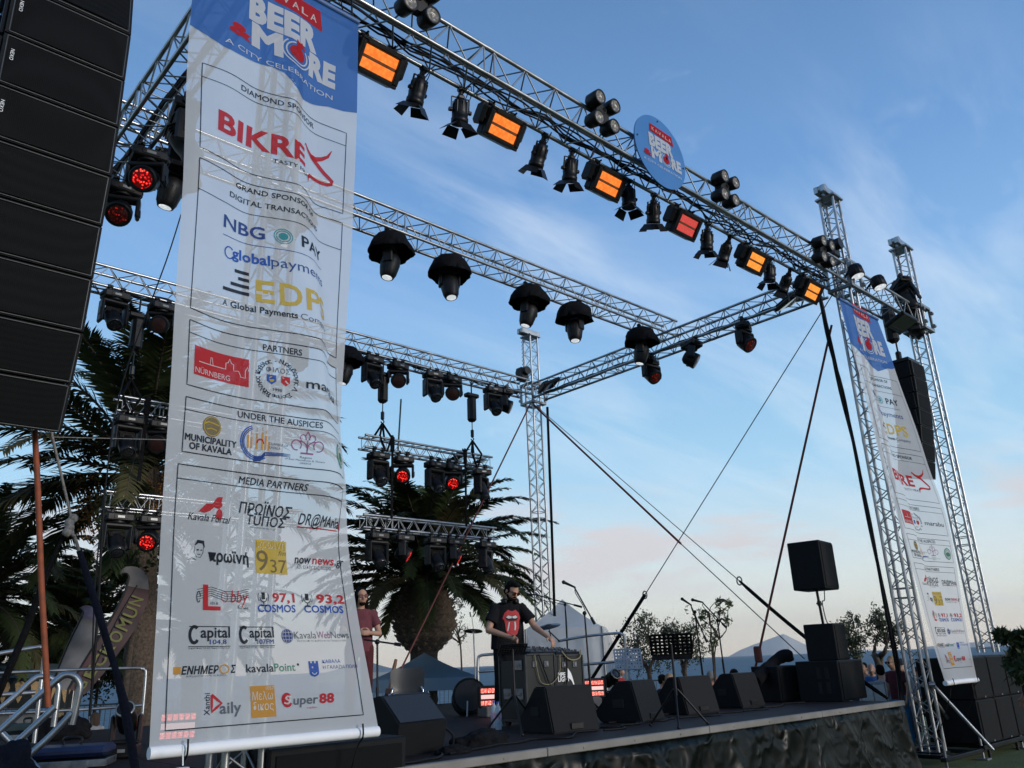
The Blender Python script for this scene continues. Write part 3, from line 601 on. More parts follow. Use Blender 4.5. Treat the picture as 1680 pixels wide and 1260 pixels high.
# ================================================================ SPEAKERS AND STAGE
def line_array(label, edge, uL, uR, depth, g, n_logo=0, rig=True, tp=-.015):
    # edge: front right-hand corner points of the joints between cabinets, top to bottom (y, z)
    r = thing('line_array', label, 'speaker array', (uL, edge[-1][0], edge[-1][1]), g)
    for i, ((y0, z0), (y1, z1)) in enumerate(zip(edge[:-1], edge[1:])):
        d = Vector((0, y1-y0, z1-z0)); h = d.length; d.normalize(); n = Vector((0, d.z, -d.y)); n = n if n.y > 0 else -n      # n points to the back
        g_ = .006; A = Vector((0, y0, z0))+d*g_; B = Vector((0, y1, z1))-d*g_
        prof = [A, B, B+n*depth-d*tp, A+n*depth+d*tp]; mb = MB(); k = len(prof)
        vs = [Vector((uL, p.y, p.z)) for p in prof]+[Vector((uR, p.y, p.z)) for p in prof]
        mb.add(vs, [(0, 1, 2, 3), (7, 6, 5, 4)]+[(j, 4+j, 4+(j+1) % 4, (j+1) % 4) for j in range(4)])
        for s, x in ((-1, uL),):       # rigging plates
            mb.box((x+s*.012, (A.y+B.y)/2+.06, (A.z+B.z)/2), (.022, .05, h*.92), .004); mb.box((x+s*.012, (A.y+B.y)/2+.32, (A.z+B.z)/2), (.022, .05, h*.8), .004)
        c = mb.build('cabinet', BOXM, r)
        mb = MB(); e = .028
        C = lambda x, t: Vector((x, 0, 0))+A+d*t*(h-2*g_)-n*.004
        nx, nz = 12, 5; vs = []
        for a in range(nx+1):
            for b in range(nz+1): vs.append(C(uL+e+(uR-uL-2*e)*a/nx, .06+.88*b/nz)-n*.008*(1-abs(2*a/nx-1)**4))
        mb.add(vs, [(a*(nz+1)+b, (a+1)*(nz+1)+b, (a+1)*(nz+1)+b+1, a*(nz+1)+b+1) for a in range(nx) for b in range(nz)]); mb.build('grille', GRILLE_HEX, c)
        mb = MB()
        for t0 in (.03, .97): mb.bar(C(uL+.02, t0), C(uR-.02, t0), .004, 5)
        for x in (uL+.018, uR-.018): mb.bar(C(x, .03), C(x, .97), .004, 5)
        mb.build('grille_frame', mat('frame_grey', (.055, .058, .06), .4), c)
        if i in n_logo:
            txt(None, 'NEXO', c, WHITE_P, .021, lambda s, t, P=C(uL+.045, .30), n=n, d=d: P+Vector((.0, 0, 0))+Vector((t, 0, 0))*1.0+d*s-n*.012, name='logo_plate', aspect=1.05)
    return r
def hexgrille():
    m = bpy.data.materials.new('hex_grille'); m.use_nodes = True; nt = m.node_tree; L = nt.links.new; b = nt.nodes['Principled BSDF']
    tc = N(nt, 'ShaderNodeTexCoord'); vo = N(nt, 'ShaderNodeTexVoronoi'); vo.inputs['Scale'].default_value = 95; vo.inputs['Randomness'].default_value = .12; L(tc.outputs['Object'], vo.inputs[0])
    rp = ramp(nt, [(.25, (.0015, .0015, .0015)), (.45, (.0055, .006, .0065))]); L(vo.outputs['Distance'], rp.inputs[0]); L(rp.outputs[0], b.inputs['Base Color']); b.inputs['Roughness'].default_value = .7; b.inputs['Specular IOR Level'].default_value = .08
    bp = N(nt, 'ShaderNodeBump'); bp.inputs['Strength'].default_value = .25; bp.inputs['Distance'].default_value = .004; L(vo.outputs['Distance'], bp.inputs['Height']); L(bp.outputs[0], b.inputs['Normal']); return m
GRILLE_HEX = hexgrille()
# ---- lettering: Blender's own font turned into a fine mesh and laid on a surface given by fn(s, t)
TCACHE = {}
def text_mesh(s, bold=0., shear=0., sub=.12, space=1.):
    key = (s, bold, shear, sub, space)
    if key in TCACHE: return TCACHE[key]
    cu = bpy.data.curves.new('t', 'FONT'); cu.body = s; cu.size = 1; cu.shear = shear; cu.fill_mode = 'FRONT'; cu.resolution_u = 3; cu.space_character = space+bold*1.2
    o = bpy.data.objects.new('t', cu); COL.objects.link(o); dg = bpy.context.evaluated_depsgraph_get(); dg.update(); me = bpy.data.meshes.new_from_object(o.evaluated_get(dg))
    COL.objects.unlink(o); bpy.data.objects.remove(o); bpy.data.curves.remove(cu)
    bm = bmesh.new(); bm.from_mesh(me); bpy.data.meshes.remove(me); bmesh.ops.remove_doubles(bm, verts=bm.verts, dist=1e-4)
    if bold:                       # embolden: push every outline vertex outwards
        mv = {}
        for v in bm.verts:
            ns = []
            for e in v.link_edges:
                if len(e.link_faces) != 1: continue
                d = e.verts[1].co-e.verts[0].co; nn = Vector((-d.y, d.x, 0))
                if nn.length < 1e-9: continue
                nn.normalize(); c = e.link_faces[0].calc_center_median()
                if (c-e.verts[0].co).dot(nn) > 0: nn = -nn
                ns.append(nn)
            if ns:
                q = sum(ns, Vector()); l = q.length
                if l > 1e-3: q /= l; mv[v] = q*bold/max(.62, min(q.dot(x) for x in ns))
        for v, d in mv.items(): v.co += d
    for _ in range(4):
        le = [e for e in bm.edges if e.calc_length() > sub*2.2]
        if not le: break
        bmesh.ops.subdivide_edges(bm, edges=le, cuts=1); bmesh.ops.triangulate(bm, faces=bm.faces)
    bm.verts.ensure_lookup_table(); xs = [v.co.x for v in bm.verts]; ys = [v.co.y for v in bm.verts]
    bb = (min(xs), max(xs), min(ys), max(ys)); vs = [(v.co.x, v.co.y) for v in bm.verts]; fs = [tuple(v.index for v in f.verts) for f in bm.faces]; bm.free()
    TCACHE[key] = (vs, fs, bb); return TCACHE[key]
def txt(mb, s, parent, m, size, fn, name='lettering', aspect=None, width=None, x=0, y=0, bold=0., shear=0., align='L', rot=0, space=1.):
    """write s with cap height `size` (or fit to `width`) at (x, y) of the surface fn"""
    vs, fs, bb = text_mesh(s, bold, shear, .12, space); k = size/.73; kx = k*(aspect or 1)
    if width: kx = width/(bb[1]-bb[0])
    ox = -bb[0]*kx if align == 'L' else -(bb[0]+bb[1])/2*kx
    own = mb is None; mb = mb or MB(); c, s_ = cos(rot), sin(rot)
    mb.add([fn(x+(a*kx+ox)*c-b*k*s_, y+(a*kx+ox)*s_+b*k*c) for a, b in vs], fs)
    if own: return mb.build(name, m, parent)
UE = 1.17
pts = [(222, -45)]+[(215, 59), (205, 133), (195, 210), (183, 290), (168, 372), (153, 458), (137, 546), (118, 631), (100, 712)]
ed = [at(x, y, u=UE) for x, y in pts]; ed = [(p.y, p.z) for p in ed]
ed = [(ed[0][0]-.04, ed[0][1]+.72), (ed[0][0]-.02, ed[0][1]+.36)]+ed
LA = line_array('tall curved black speaker array filling the left edge of the view', ed, .475, UE, .42, 'hung speaker arrays', (3, 4, 5))
ed = [(5.20+.012*k*k*.35, at(1494, 590, v=5.2).z-.30*k) for k in range(8)]; uL = at(1494, 590, v=5.2).x
line_array('smaller black speaker array hanging behind the right banner', ed, uL, uL+.56, .42, 'hung speaker arrays', (), tp=.012)
p = Vector((uL+.3, 5.5, ed[0][1])); r = thing('chain_hoist', 'black chain hoist and chain above the right speaker array', 'hoist', p); mb = MB(); mb.bar(p+Vector((0, 0, .05)), p+Vector((0, 0, .55)), .016, 6); mb.build('chain', BLKM, r)
mb = MB(); mb.box(p+Vector((-.1, 0, .85)), (.2, .2, .75), .05); mb.build('motor', BLK, r); mb = MB(); mb.box(p+Vector((0, 0, .06)), (.5, .5, .07), .01); mb.box(p+Vector((0, 0, .22)), (.09, .09, .2), .02); mb.build('flying_frame', BLKM, r)
# ---- the stage
SZ = EYE-.66; SF = 5.21; U0, U1, V1 = 2.80, 11.86, 13.55
DECK = mat('stage_plywood', (.022, .015, .015), .65, 0, .45, 1.6, .1, 40, col2=(.013, .010, .011), spec=.12)
STRIP = mat('edge_strip', (.19, .18, .165), .6, .2, .3, 3, .1, 30)
def tarp_mat():
    m = mat('green_tarpaulin', (.0022, .0042, .0034), .36, 0, .6, 3.0, 0, 1, spec=.16); nt = m.node_tree; L = nt.links.new; b = nt.nodes['Principled BSDF']
    tc = N(nt, 'ShaderNodeTexCoord'); n = N(nt, 'ShaderNodeTexNoise'); n.noise_type = 'RIDGED_MULTIFRACTAL'; n.inputs['Scale'].default_value = 4.5; n.inputs['Detail'].default_value = 5; n.inputs['Distortion'].default_value = 1.0; L(tc.outputs['Object'], n.inputs[0])
    bp = N(nt, 'ShaderNodeBump'); bp.inputs['Strength'].default_value = .9; bp.inputs['Distance'].default_value = .04; L(n.outputs[0], bp.inputs['Height']); L(bp.outputs[0], b.inputs['Normal']); return m
TARP = tarp_mat()
from mathutils import noise as MN
def stage():
    r = thing('stage', 'dark stage platform with pale front edge and green tarpaulin skirt', 'stage', (U0, SF, 0))
    mb = MB(); mb.box(((U0+U1)/2, (SF+.05+V1)/2, SZ-.07), (U1-U0, V1-SF-.05, .14), .004); mb.box((1.85, 10.2, SZ-.07), (1.895, 6.7, .14), .004)
    mb.build('deck', DECK, r)
    n = 4; w = (U1-U0)/n
    for k in range(n):
        mb = MB(); mb.box((U0+w*(k+.5), SF+.02, SZ-.024), (w-.006, .056, .066), .006)
        for j in range(3):
            mb.box((U0+w*(k+.2+.3*j), SF-.010, SZ-.028), (.06, .006, .014))
        mb.build('edge_rail', STRIP, r)
    mb = MB(); nx, nz = 300, 36; vs = []
    for i in range(nx+1):
        for j in range(nz+1):
            u = U0+(U1-U0)*i/nx; z = (SZ-.062)*(1-j/nz); rd = lambda x, y, k: 1-abs(MN.noise(Vector((x, y, k))))*2.2
            a = .055*MN.noise(Vector((u*.9, z*.7, 0)))+.05*max(0, rd(u*.75+z*.55, z*.35-u*.1, 3))**3+.04*max(0, rd(u*1.1-z*1.3, z*.5, 9))**3+.022*max(0, rd(u*2.3+z*.3, z*1.8, 5))**3+.010*MN.noise(Vector((u*6, z*6, 2)))
            vs.append((u, SF+.030-.10*(j/nz)*.6-.7*a*min(1, j/3), z))
    mb.add(vs, [(i*(nz+1)+j, i*(nz+1)+j+1, (i+1)*(nz+1)+j+1, (i+1)*(nz+1)+j) for i in range(nx) for j in range(nz)], True)
    vs = []; ny = 60
    for i in range(ny+1):
        for j in range(nz+1):
            v = SF+(V1-SF)*i/ny; z = (SZ-.14)*(1-j/nz); vs.append((U1-.02+.05*j/nz+.04*MN.noise(Vector((v*2, z*2, 5))), v, z))
    mb.add(vs, [(i*(nz+1)+j, i*(nz+1)+j+1, (i+1)*(nz+1)+j+1, (i+1)*(nz+1)+j) for i in range(ny) for j in range(nz)], True)
    mb.build('skirt', TARP, r)
    mb = MB()
    for u in (1.0, 2.7, 5, 7, 9, 11.7):
        for v in ((7, 10, 13.4) if u < 2.75 else (5.5, 8, 10.5, 13.4)): mb.bar((u, v, 0), (u, v, SZ-.14), .03, 8)
    mb.build('leg', ALU2, r)
stage()
# ---- wedge monitors: local origin on the floor, grille towards +Y (performers), blank back towards -Y
def wedge(w=.62, k=1.):
    r = thing('stage_monitor', 'x', 'speaker', group='black wedge monitors along the stage front')
    poly = [(-.27, 0), (.25, 0), (.33, .10), (.02, .44), (-.16, .44)]; poly = [(a*k, b*k) for a, b in poly]
    M = Matrix(((0, 0, 1, -w/2), (1, 0, 0, 0), (0, 1, 0, 0), (0, 0, 0, 1))); bm = bmesh.new()
    vs = [bm.verts.new(M @ Vector((x, y, z))) for z in (0, w) for x, y in poly]; n = len(poly)
    bm.faces.new(vs[:n][::-1]); bm.faces.new(vs[n:]); [bm.faces.new((vs[i], vs[(i+1) % n], vs[n+(i+1) % n], vs[n+i])) for i in range(n)]
    bmesh.ops.recalc_face_normals(bm, faces=bm.faces); bmesh.ops.bevel(bm, geom=bm.edges[:], offset=.014, segments=2, affect='EDGES'); bm.verts.index_update()
    mb = MB(); mb.add([v.co.copy() for v in bm.verts], [tuple(v.index for v in f.verts) for f in bm.faces]); bm.free(); mb.build('cabinet', BOXM, r, False)
    a = Vector((0, .33*k, .10*k)); b = Vector((0, .02*k, .44*k)); d = (b-a).normalized(); nn = Vector((0, d.z, -d.y))
    mb = MB(); e = .03; q = [a+d*e+nn*.012, b-d*e+nn*.012]; mb.add([Vector((s*(w/2-e), p.y, p.z)) for p in q for s in (-1, 1)], [(0, 1, 3, 2)]); mb.build('grille', GRILL, r, False)
    mb = MB()
    for s in (-1, 1): mb.box((s*(w/2+.001), .02, .2*k), (.012, .14, .09), .003)
    mb.build('handle', mat('handle_pit', (.004, .004, .004), .8), r, False)
    mb = MB(); mb.box((0, -.268*k, .06*k), (.16, .012, .06), .004); mb.build('socket_plate', BLKM, r, False)
    return r
WG = wedge(); 
def onf(x, y): return at(x, y, z=SZ)
for x, y, rz, t, pr in ((934, 1200, -6, 'wedge monitor right in front of the black rack cases', WG), (1052, 1183, 14, 'wedge monitor turned sideways, second from the rack cases', WG), (1142, 1170, -4, 'wedge monitor behind the black music stand', WG), (1222, 1160, 3, 'wedge monitor between the music stand and the tallest monitor', WG)):
    place(pr, USED, t, onf(x, y)+Vector((0, .12, 0)), (0, 0, R(rz)))
def big_wedge():
    a = at(655, 1190, z=SZ+.24); b = at(733, 1181, z=SZ+.24); w = (b-a).length; t = (b-a).normalized(); c = (a+b)/2; f = Vector((c.x, c.y, SZ)); rz = math.atan2(t.y, t.x)
    r = thing('stage_monitor', 'large wedge monitor beside the large banner in front of the chair', 'speaker', f, 'black wedge monitors along the stage front', (0, 0, rz)); poly = [(.05, 0), (0, .24), (.22, .46), (.44, .42), (.46, 0)]
    M = Matrix(((0, 0, 1, -w/2), (1, 0, 0, 0), (0, 1, 0, 0), (0, 0, 0, 1))); mb = MB(); mb.prism(poly, w, M); mb.build('cabinet', BOXM, r, False)
    n = Vector((0, -.22, .22)).normalized(); A = Vector((0, 0, .24)); B = Vector((0, .22, .46)); mb = MB(); mb.add([Vector((s*(w/2-.02), p.y, p.z))+n*.008 for p in (A.lerp(B, .05), A.lerp(B, .95)) for s in (-1, 1)], [(0, 1, 3, 2)]); mb.build('grille', mat('grille_blue', (.010, .012, .018), .5, 0, .4, 40, .3, 400), r, False)
    mb = MB(); mb.tube(smoothpath([(w/2-.02, .05, .2), (w/2+.05, -.02, .12), (w/2-.02, -.06, .02), (w/2-.2, -.05, .012)], 5), .01, 6); mb.build('cable', CABLE, r, False)
big_wedge()
def boxspk(name, label, cat, c, d, rz, grill=True, group=None, parts=()):
    r = thing(name, label, cat, c, group, (0, 0, rz)); mb = MB(); mb.box((0, 0, d[2]/2), d, .012); mb.build('cabinet', BOXM, r, False)
    if grill: mb = MB(); mb.box((0, -d[1]/2-.006, d[2]/2), (d[0]*.92, .012, d[2]*.92), .004); mb.build('grille', GRILL, r, False)
    if 'ports' in parts:
        mb = MB()
        for z in (.28, .42, .66, .8):
            for s in (-.06, .06): mb.box((-d[0]/2-.002, d[1]*(-.12)+s, d[2]*z*.95), (.010, .06, .085), .003)
        mb.build('handle', mat('handle_pit', (.004, .004, .004), .8), r, False)
    return r
boxspk('stage_monitor', 'tall tilted monitor under the black guitar case at the stage right', 'speaker', onf(1304, 1150)+Vector((0, .2, 0)), (.60, .55, .50), R(-14))
c = onf(1396, 1148)+Vector((0, .25, 0)); SUBC = c
boxspk('bass_cabinet', 'wide black bass cabinet at the right end of the stage', 'speaker', c, (1.05, .62, .55), R(8), True, None, ('ports',))
boxspk('speaker_box', 'black speaker box standing on the wide bass cabinet', 'speaker', c+Vector((.05, .02, .551)), (.46, .46, .52), R(8))
pz = c+Vector((.05, .02, 1.071))
r = thing('speaker_pole', 'black pole with clamp between speaker box and raised loudspeaker', 'speaker pole', pz); mb = MB(); mb.bar(pz, pz+Vector((-.04, 0, .50)), .02, 10); mb.bar(pz+Vector((-.10, 0, .30)), pz+Vector((.05, 0, .30)), .012, 8); mb.bar(pz+Vector((-.02, 0, .27)), pz+Vector((-.02, 0, .34)), .032, 10); mb.build('tube', BLKM, r); mb = MB(); mb.tube(smoothpath([pz+Vector((.2, 0, .52)), pz+Vector((.16, 0, .36)), pz+Vector((.02, -.03, .32)), pz+Vector((.06, -.02, .1)), pz+Vector((.14, 0, .01))], 6), .008, 5); mb.build('cable', CABLE, r)
boxspk('loudspeaker', 'black loudspeaker raised on a pole against the sky', 'speaker', pz+Vector((-.04, 0, .5)), (.58, .50, .72), R(8))
# stacked bass cabinets on the lawn under the outermost tower
def sub(w, d, h):
    r = thing('bass_cabinet', 'x', 'speaker', group='bass cabinets stacked below the right banner'); mb = MB(); mb.box((0, 0, h/2), (w, d, h), .012); mb.build('cabinet', BOXM, r, False)
    mb = MB(); mb.box((0, -d/2-.008, h/2), (w*.94, .016, h*.93), .006); mb.build('grille', GRILL, r, False); mb = MB(); mb.box((0, -d/2-.02, .03), (.02, .01, .02)); mb.build('badge', mat('badge', (.5, .5, .5), .3, .6), r, False)
    return r
S0 = sub(.70, .78, .60)
nm = ('nearest', 'second', 'third', 'farthest')
for i in range(4):
    for k in range(2):
        place(S0, USED, '%s black bass cabinet of the %s row under the right banner, counted from the tower' % (nm[i], ('bottom', 'top')[k]), (14.05+i*.72, 5.35, .20+k*.605), (0, 0, 0))
r = thing('sub_base', 'low black steel frame carrying the stacked bass cabinets', 'steel frame', (15.1, 5.3, 0)); mb = MB(); mb.box((15.12, 4.98, .16), (3.0, .07, .06), .005); mb.box((15.12, 5.7, .16), (3.0, .07, .06), .005)
for x in (13.9, 15.1, 16.3): mb.box((x, 5.34, .155), (.07, .65, .05), .005); mb.bar((x, 5.0, 0), (x, 5.0, .13), .025, 8); mb.bar((x, 5.7, -.01), (x, 5.7, .13), .025, 8)
mb.build('frame', BLKM, r)
boxspk('bass_cabinet', 'large dark bass cabinet behind the foot of the large banner', 'speaker', (3.15, 5.62, .05), (1.05, .8, 1.05), 0, True, None, ())
# ================================================================ THE PRINTED BANNERS
def flat(z,ul,vl,ur,vr,b=0): 
    import math
    return (z,[ul+(ur-ul)*i/10 for i in range(11)],[vl+(vr-vl)*i/10+b*math.sin(math.pi*i/10*3)*.5 for i in range(11)])
ROWS=[flat(5.52,1.598,5.15,3.06,5.15),
(5.0,[1.598,1.75,1.93,2.10,2.25,2.42,2.55,2.65,2.78,2.9,3.056],[5.13,5.10,5.09,5.12,5.115,5.09,5.12,5.14,5.15,5.14,5.13]),
(4.27,[1.597,1.71,1.9,2.12,2.28,2.41,2.52,2.62,2.72,2.95,3.036],[5.06,5.03,5.01,5.05,5.02,4.98,5.05,5.10,5.11,5.09,5.085]),
(3.51,[1.616,1.73,1.88,2.09,2.27,2.45,2.54,2.65,2.73,2.86,3.043],[4.985,4.965,4.99,5.05,5.02,4.96,4.99,5.09,5.13,5.12,5.11]),
(3.17,[1.624,1.73,1.95,2.12,2.30,2.43,2.52,2.61,2.71,2.8,3.031],[4.95,4.94,5.0,5.045,4.985,4.94,4.94,4.99,5.07,5.10,5.10]),
(2.24,[1.618,1.72,1.93,2.12,2.30,2.45,2.55,2.64,2.73,2.83,3.003],[4.835,4.85,4.92,4.92,4.875,4.835,4.82,4.825,4.92,5.04,5.11]),
(1.71,[1.627,1.72,1.93,2.12,2.3,2.45,2.55,2.65,2.72,2.83,2.979],[4.79,4.80,4.845,4.86,4.84,4.82,4.81,4.78,4.82,4.94,5.09]),
(1.27,[1.628,1.72,1.93,2.12,2.3,2.45,2.58,2.70,2.79,2.87,2.952],[4.75,4.76,4.775,4.78,4.775,4.765,4.745,4.73,4.77,4.86,4.95]),
flat(.85,1.665,4.81,2.985,4.95,-.03),flat(.4,1.72,4.90,3.10,5.0,-.03),flat(0,1.77,4.99,3.22,5.03,-.02),flat(-.36,1.81,5.05,3.32,5.05)]
def surface(ROWS,n=60):
    """regular grid over the cloth: rows of n+1 points equally spaced along the arc"""
    import math
    G=[]
    for z,us,vs in ROWS:
        # densify with catmull-rom then walk the arc
        P=list(zip(us,vs)); D=[]
        for i in range(len(P)-1):
            a=P[max(i-1,0)];b=P[i];c=P[i+1];d=P[min(i+2,len(P)-1)]
            for k in range(12):
                t=k/12; D.append(tuple(.5*(2*b[j]+(c[j]-a[j])*t+(2*a[j]-5*b[j]+4*c[j]-d[j])*t*t+(3*b[j]-a[j]-3*c[j]+d[j])*t**3) for j in (0,1)))
        D.append(P[-1]); L=[0]
        for p,q in zip(D[:-1],D[1:]): L.append(L[-1]+math.hypot(q[0]-p[0],q[1]-p[1]))
        row=[];j=0
        for i in range(n+1):
            s=L[-1]*i/n
            while j<len(L)-2 and L[j+1]<s: j+=1
            t=(s-L[j])/(L[j+1]-L[j]); row.append((D[j][0]+(D[j+1][0]-D[j][0])*t,D[j][1]+(D[j+1][1]-D[j][1])*t))
        G.append((z,row))
    def B(s,z):
        x=min(max(s,0),1)*n; i=min(int(x),n-1); f=x-i
        k=0
        while k<len(G)-2 and z<G[k+1][0]: k+=1
        z0,z1=G[k][0],G[k+1][0]; t=(z0-z)/(z0-z1); t=min(max(t,0),1)
        out=[]
        def val(r,c): r=min(max(r,0),len(G)-1); R=G[r][1]; return R[i][c]*(1-f)+R[i+1][c]*f
        for c in (0,1):
            p1=val(k,c);p2=val(k+1,c); h=z0-z1
            m1=(p2-val(k-1,c))/((G[max(k-1,0)][0]-z1) or 1)*h; m2=(val(k+2,c)-p1)/((z0-G[min(k+2,len(G)-1)][0]) or 1)*h
            if k==0: m1=p2-p1
            if k==len(G)-2: m2=p2-p1
            t2=t*t;t3=t2*t
            out.append((2*t3-3*t2+1)*p1+(t3-2*t2+t)*m1+(-2*t3+3*t2)*p2+(t3-t2)*m2)
        return out[0],out[1],z
    return B
def cloth_mat(name, col, alpha, trans=.45, weave=True):
    if name in MATS: return MATS[name]
    m = bpy.data.materials.new(name); m.use_nodes = True; nt = m.node_tree; L = nt.links.new; nt.nodes.clear()
    out = N(nt, 'ShaderNodeOutputMaterial'); df = N(nt, 'ShaderNodeBsdfDiffuse'); tr = N(nt, 'ShaderNodeBsdfTranslucent'); tp = N(nt, 'ShaderNodeBsdfTransparent'); m1 = N(nt, 'ShaderNodeMixShader'); m2 = N(nt, 'ShaderNodeMixShader')
    tc = N(nt, 'ShaderNodeTexCoord'); no = N(nt, 'ShaderNodeTexNoise'); no.inputs['Scale'].default_value = 3; no.inputs['Detail'].default_value = 3; L(tc.outputs['Object'], no.inputs[0])
    rp = ramp(nt, [(.3, tuple(c*.93 for c in col)), (.7, col)]); L(no.outputs[0], rp.inputs[0]); L(rp.outputs[0], df.inputs[0]); L(rp.outputs[0], tr.inputs[0])
    if weave:
        mp = N(nt, 'ShaderNodeMapping'); mp.inputs['Scale'].default_value = (40, 40, 600); L(tc.outputs['Object'], mp.inputs[0]); n2 = N(nt, 'ShaderNodeTexNoise'); n2.inputs['Scale'].default_value = 1; n2.inputs['Detail'].default_value = 2; L(mp.outputs[0], n2.inputs[0])
        bp = N(nt, 'ShaderNodeBump'); bp.inputs['Strength'].default_value = .25; bp.inputs['Distance'].default_value = .002; L(n2.outputs[0], bp.inputs['Height']); L(bp.outputs[0], df.inputs['Normal'])
    m1.inputs[0].default_value = trans; m2.inputs[0].default_value = alpha; L(df.outputs[0], m1.inputs[1]); L(tr.outputs[0], m1.inputs[2]); L(m1.outputs[0], m2.inputs[1]); L(tp.outputs[0], m2.inputs[2]); L(m2.outputs[0], out.inputs[0])
    MATS[name] = m; return m
CLOTH_W = cloth_mat('mesh_banner', (.80, .81, .82), .29)
PB = cloth_mat('print_blue', (.032, .145, .46), .22, .3, False); PRED = cloth_mat('print_banner_red', (.50, .03, .035), .12, .3, False); PBLK = cloth_mat('print_black', (.018, .02, .026), .10, .1, False)
PWHT = cloth_mat('print_banner_white', (.74, .75, .75), .15, .4, False); PGRY = cloth_mat('print_grey', (.12, .13, .15), .12, .2, False); PNAVY = cloth_mat('print_navy', (.03, .06, .22), .12, .2, False); PGOLD = cloth_mat('print_gold', (.62, .44, .07), .14, .3, False)
PTEAL = cloth_mat('print_teal', (.05, .30, .33), .14, .3, False); PORG = cloth_mat('print_orange', (.60, .30, .05), .14, .3, False); PBRZ = cloth_mat('print_bronze', (.20, .16, .09), .12, .2, False); PBLU2 = cloth_mat('print_royal', (.03, .10, .42), .12, .3, False); PGRN = cloth_mat('print_green', (.10, .28, .20), .14, .3, False); PLIL = cloth_mat('print_plum', (.33, .10, .22), .14, .3, False)
PM = [PBLK, PRED, PWHT, PGRY, PNAVY, PGOLD, PTEAL, PORG, PBRZ, PBLU2, PGRN, PLIL, PB]
K, RD, WH, GY, NV, GD, TL, OR, BZ, RB, GR, PL, BL = range(13)
WID = 1.49
class Art:
    """flat artwork laid on the cloth: x, y in metres (x from the left hem, y = height above the eye line)"""
    def __init__(s, surf, parent, dy=0.): s.B = surf; s.p = parent; s.dy = dy; s.mb = MB(); s.lay = 1
    def fn(s, x, y):
        a, z = x/WID, y+s.dy; u, v, _ = s.B(a, z); e = .004
        u1, v1, _ = s.B(a+e, z); u2, v2, _ = s.B(a-e, z); n = Vector((v1-v2, -(u1-u2), 0)).normalized()
        return Vector((u, v, z+EYE)) + n*(.0025+.0018*s.lay)
    def T(s, str_, x0, x1, y, m, h=None, bold=0., shear=0., rot=0):
        """text from s-fraction x0 to x1 on baseline y; h = cap height (defaults to natural)"""
        s.mb.m = m; vs, fs, bb = text_mesh(str_, bold, shear); w = (x1-x0)*WID; kx = w/(bb[1]-bb[0]); ky = kx if h is None else h/.73; c, q = cos(rot), sin(rot); ox = x0*WID
        s.mb.add([s.fn(ox+(a-bb[0])*kx*c-b*ky*q, y+(a-bb[0])*kx*q+b*ky*c) for a, b in vs], fs)
    def poly(s, pts, m, n=8):      # filled polygon in (s-fraction, y), cut fine enough to follow the folds
        bm = bmesh.new(); P = []
        for i, p in enumerate(pts):
            q = pts[(i+1) % len(pts)]; d = math.hypot((q[0]-p[0])*WID, q[1]-p[1]); k = max(1, int(d/.05))
            P += [(p[0]+(q[0]-p[0])*j/k, p[1]+(q[1]-p[1])*j/k) for j in range(k)]
        vs = [bm.verts.new((x*WID, y, 0)) for x, y in P]; f = bm.faces.new(vs); bmesh.ops.triangulate(bm, faces=[f])
        for _ in range(5):
            le = [e for e in bm.edges if e.calc_length() > .07]
            if not le: break
            bmesh.ops.subdivide_edges(bm, edges=le, cuts=1); bmesh.ops.triangulate(bm, faces=bm.faces)
        bm.verts.index_update(); s.mb.m = m
        s.mb.add([s.fn(v.co.x, v.co.y) for v in bm.verts], [tuple(v.index for v in f.verts) for f in bm.faces]); bm.free()
    def rect(s, x0, y0, x1, y1, m): s.poly([(x0, y0), (x1, y0), (x1, y1), (x0, y1)], m)
    def line(s, pts, w, m, closed=False):   # stroke, w in metres (or list)
        P = [Vector((x*WID, y, 0)) for x, y in pts]
        if closed: P.append(P[0])
        D = []
        W_ = w if isinstance(w, (list, tuple)) else [w]*len(P); WW = []
        for i, (a, b) in enumerate(zip(P[:-1], P[1:])):
            k = max(1, int((b-a).length/.03))
            for j in range(k): D.append(a.lerp(b, j/k)); WW.append(W_[i]+(W_[i+1]-W_[i])*j/k)
        D.append(P[-1]); WW.append(W_[-1]); vs = []
        for i, p in enumerate(D):
            t = (D[min(i+1, len(D)-1)]-D[max(i-1, 0)]); t = t.normalized() if t.length > 0 else Vector((1, 0, 0)); nn = Vector((-t.y, t.x, 0))*WW[i]/2
            vs += [s.fn(p.x+nn.x, p.y+nn.y), s.fn(p.x-nn.x, p.y-nn.y)]
        s.mb.m = m; s.mb.add(vs, [(2*i, 2*i+2, 2*i+3, 2*i+1) for i in range(len(D)-1)])
    def arc(s, cx, cy, rx, ry, a0, a1, w, m, n=28): s.line([(cx+rx/WID*cos(R(a0+(a1-a0)*i/n)), cy+ry*sin(R(a0+(a1-a0)*i/n))) for i in range(n+1)], w, m)
    def disc(s, cx, cy, rx, ry, m, n=26): s.poly([(cx+rx/WID*cos(2*pi*i/n), cy+ry*sin(2*pi*i/n)) for i in range(n)], m)
    def ring_text(s, str_, cx, cy, r, a0, a1, h, m):
        for i, ch in enumerate(str_):
            if ch == ' ': continue
            a = R(a0+(a1-a0)*i/(len(str_)-1)); vs, fs, bb = text_mesh(ch, .01); k = h/.73; rot = a-pi/2 if a1 < a0 else a+pi/2; c, q = cos(rot), sin(rot); mx = (bb[0]+bb[1])/2; s.mb.m = m
            s.mb.add([s.fn(cx*WID+r*cos(a)+(x-mx)*k*c-y*k*q, cy+r*sin(a)+(x-mx)*k*q+y*k*c) for x, y in vs], fs)
